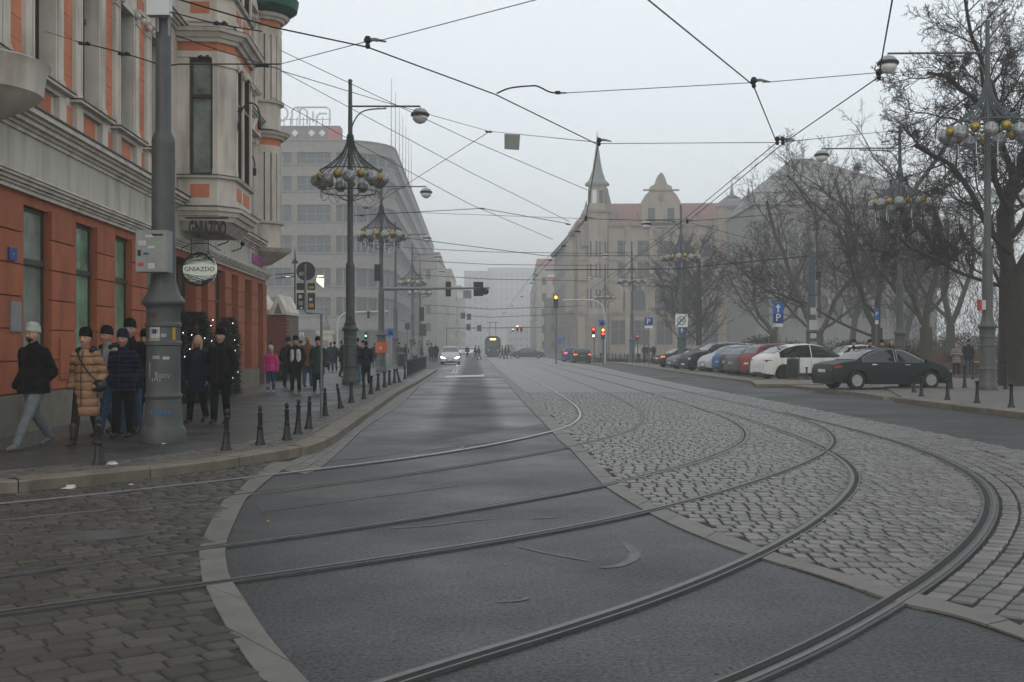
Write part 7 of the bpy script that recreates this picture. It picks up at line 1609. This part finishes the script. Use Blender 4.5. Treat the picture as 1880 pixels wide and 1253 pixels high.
MB().box(xp(1180),xp(1246),-1.2,-.02,10.2,11.1).build('balcony', M_sandd, pal)
# right bay with little dome
bx = xp(1345); MB().box(bx-2.1,bx+2.1,-.9,0,0,ze+2.6).build('bay', M_sand, pal); facade_rows(pal, bx-2.0, bx+2.0, -.9, [(1.6,5.0),(6.9,9.9),(11.3,13.5),(14.5,16.7)], 4.0, 1.5, M_pwin, M_sandd)
MB().lathe([(2.2,ze+2.6),(2.3,ze+2.9),(1.9,ze+3.6),(1.0,ze+4.3),(.3,ze+4.8),(.08,ze+6.2),(.04,ze+7.0)], (bx,.6,0), 12).build('dome', M_slate, pal)
MB().lathe([(.55,ze),(.6,ze+3.2),(.5,ze+3.4),(.05,ze+6.0)], (xp(1377),1,0), 8).build('chimney_spire', M_slate, pal)
# street side of the palace, receding
ps = thing('palace_side_wing', 'dark street wing of the palace running away down the street', 'building', (xl, Yp, 0), math.atan2(SD.y, SD.x)-PI/2)
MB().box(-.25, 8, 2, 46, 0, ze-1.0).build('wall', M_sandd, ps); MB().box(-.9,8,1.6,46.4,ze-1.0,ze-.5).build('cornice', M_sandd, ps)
for z0, z1 in ((1.5,4.6),(6.8,9.6),(11.3,13.2),(14.2,15.9)):
    fm = MB(); fm.box(-.12,0,-.75,.75,-.1,-.0); fm.box(-.12,0,-.75,.75,z1-z0,z1-z0+.15); fm_ = fm.mesh('window', M_sand); pm_ = MB().box(-.04,.1,-.6,.6,0,z1-z0).mesh('pane', M_pwin)
    for k in range(12): o = link('window', fm_, ps, (-.26, 5+k*3.4, z0)); link('pane', pm_, o)
MB().lathe([(1.9,6.2),(2.1,6.6),(2.1,ze-2.5),(1.6,ze-.4),(.3,ze+1.6)], (.6,6,0), 8).build('oriel', M_sand, ps)
for o_ in (pal, ps): k_ = 1.42; o_.location = (o_.location.x*k_, o_.location.y*k_, 0); o_.scale = (k_,k_,k_*.985)
# --- grey hipped-roof block behind the trees -----------------------------------
gb_ = thing('grey_office_building', 'big grey building with ribbed walls and a hipped roof behind the park trees', 'building', (0, 128, 0)); sG = 128/FPX
def xg(px): return (px-CX)*sG
def zg(py): return CAM_H+(HOR-py)*sG
MB().box(xg(1386), xg(1720), 0, 26, 0, zg(385)).build('wall', M_gconc, gb_)
x0, x1 = xg(1386)-.3, xg(1720); 
MB().add([(x0,-.4,zg(383)),(x1,-.4,zg(383)),(x1,26,zg(383)),(x0,26,zg(383)),(x0+1.8,4,zg(345)),(x1-1,4,zg(345)),(x1-1,22,zg(345)),(x0+1.8,22,zg(345)),(xg(1490)+1,13,zg(262)),(xg(1530)+1,13,zg(262))],[(0,1,5,4),(1,2,6,5),(2,3,7,6),(3,0,4,7),(4,5,9,8),(5,6,9),(6,7,8,9),(7,4,8)]).build('roof', M_slate, gb_)
for k in range(14): x = xg(1392)-.35+k*1.64; MB().box(x-.16,x+.16,-.45,0,3.5,zg(392)).build('wall_rib', M_gconc, gb_)
facade_rows(gb_, xg(1388), xg(1715), 0, [(4.2,6.7),(7.7,10.2),(11.2,13.9)], 1.64, 1.15, M_pwin, M_gconc, cross=False)
gb_.location.y = 128*1.62; gb_.scale = (1.62,1.62,1.60)
# --- further houses -------------------------------------------------------------
def block(px0, px1, pytop, Y, depth, label, m, storeys=4, roof=None, win=M_pwin, pitch=3.2, side=None, gz=0):
    s_ = Y/FPX; x0 = (px0-CX)*s_; x1 = (px1-CX)*s_; zt = CAM_H+(HOR-pytop)*s_; t = thing('town_house', label, 'building', (x0, Y, 0)); w = x1-x0
    MB().box(0,w,0,depth,0,zt).build('wall', m, t); MB().box(-.3,w+.3,-.3,.0,zt-.5,zt+.1).build('cornice', m, t)
    if roof: MB().add([(-.2,-.2,zt+.1),(w+.2,-.2,zt+.1),(w+.2,depth,zt+.1),(-.2,depth,zt+.1),(w*.1,depth*.5,zt+roof),(w*.9,depth*.5,zt+roof)],[(0,1,5,4),(1,2,5),(2,3,4,5),(3,0,4)]).build('roof', M_tile if roof > 1.5 else M_slate, t)
    h = zt/(storeys+.3)
    if w > pitch: facade_rows(t, .3, w-.3, 0, [(h*k+1.0, h*k+1.0+h*.5) for k in range(storeys)], pitch, pitch*.42, win, m, cross=False)
    if side:
        fs = MB().box(-.03,.03,-.6,.6,0,h*.5).mesh('pane', win)
        for k in range(storeys):
            for j in range(int(depth/3.5)): link('pane', fs, t, (w if side > 0 else 0, 2+j*3.5, h*k+1.0))
    return t
M_pale = mat('pale_render', (.36,.34,.29), .8, .12, .5, 0, dirt=.2); M_pale2 = mat('cream_render_far', (.40,.35,.26), .8, .12, .5, 0, dirt=.2); M_towerm = mat('tower_grey', (.24,.245,.25), .8, .1, .2)
block(770, 803, 478, 330, 40, 'foggy pale house just past the department store', M_pale, 5, roof=4, side=1)
block(795, 825, 505, 420, 50, 'second foggy house past the department store', M_pale2, 5, roof=4, side=1)
block(815, 845, 530, 520, 60, 'third foggy house down the left side', M_pale, 5, roof=3, side=1)
block(852, 905, 498, 900, 30, 'dim tall slab block at the end of the street', M_towerm, 10, pitch=4.5)
block(895, 985, 492, 1100, 30, 'dimmer broad slab block behind the tall one', M_towerm, 10, pitch=5)
block(985, 1033, 492, 340, 60, 'foggy house left of the palace wing', M_pale, 5, roof=5, side=-1)
block(978, 1003, 530, 430, 60, 'second foggy house down the right side', M_pale2, 5, roof=3, side=-1)
block(1003, 1030, 548, 300, 20, 'low foggy annexe before the right houses', M_gconc, 3)
block(930, 985, 600, 700, 20, 'low misty building closing the street', M_towerm, 3)
# thin red roofs and red-white banner on the right houses
t = thing('banner', 'small red and white banner high on the right house', 'banner', W(1012,509,235)); MB().box(-.7,.7,-.05,.05,0,.45).build('upper_band', M_signw, t); MB().box(-.7,.7,-.05,.05,-.45,-.002).build('lower_band', M_red, t)
t = thing('monument_pillar', 'small pale stone pillar with a dark top among the left crowd', 'monument', ((598-CX)/FPX*120, 120, 0)); MB().box(-.75,.75,-.4,.4,0,2.9).build('shaft', M_pale, t); MB().box(-.95,.95,-.5,.5,2.9,3.3).build('capstone', M_pale, t); MB().box(-.35,.35,-.42,-.4,.6,2.3).build('niche', M_gconc, t); MB().lathe([(.4,3.3),(.45,3.7),(.2,4.4),(.1,5.4),(.16,5.6),(.02,5.7)], n=8).build('finial', M_slate, t)
# park backdrop: solid hedge line and far wood of the park
bk = MB(); q = random.Random(77)
for i in range(26000):
    a = q.uniform(0,1); x = 38+a*62; y = 112-a*30+q.uniform(-8,8); z = q.uniform(0,1)**.8*13*(.75+.25*math.sin(x*.35)); d = Vector((q.gauss(0,1),q.gauss(0,.6),q.gauss(.6,.8))).normalized()*q.uniform(.6,1.8); bk.add([(x-.03,y,z),(x+.03,y,z),(x+d.x,y+d.y,z+d.z)], [(0,1,2)])
tag(bk.build('distant_wood', M_twig), 'dim mass of bare park branches far right', kind='stuff', cat='wood')
# ================================================================== HAZE
hz = MB().box(-425, 425, -8, 1255, -1.0, 86.0)
hm = bpy.data.materials.new('haze_air'); hm.use_nodes = True; hm.node_tree.nodes.clear()
ho = hm.node_tree.nodes.new('ShaderNodeOutputMaterial'); hv = hm.node_tree.nodes.new('ShaderNodeVolumePrincipled')
hv.inputs['Density'].default_value = HAZE_DENSITY; hv.inputs['Color'].default_value = (.84,.86,.87,1); hv.inputs['Anisotropy'].default_value = 0.0
hm.node_tree.links.new(hv.outputs[0], ho.inputs['Volume'])
haze = tag(hz.build('haze', hm), 'thin grey winter fog filling the street', 'haze', kind='stuff')
# bake modifiers and lettering into plain meshes
dg = bpy.context.evaluated_depsgraph_get()
done = [(o, bpy.data.meshes.new_from_object(o.evaluated_get(dg))) for o in BAKE]
for o, me in done:
    o.modifiers.clear(); o.data = me; me.polygons.foreach_set('use_smooth', [True]*len(me.polygons))
for o, me in [(o, bpy.data.meshes.new_from_object(o.evaluated_get(dg))) for o in TEXTS]:
    par, loc, rot, sc_, nm = o.parent, o.location.copy(), o.rotation_euler.copy(), o.scale.copy(), o.name
    bpy.data.objects.remove(o); q = link(nm, me, par, loc); q.rotation_euler = rot; q.scale = sc_
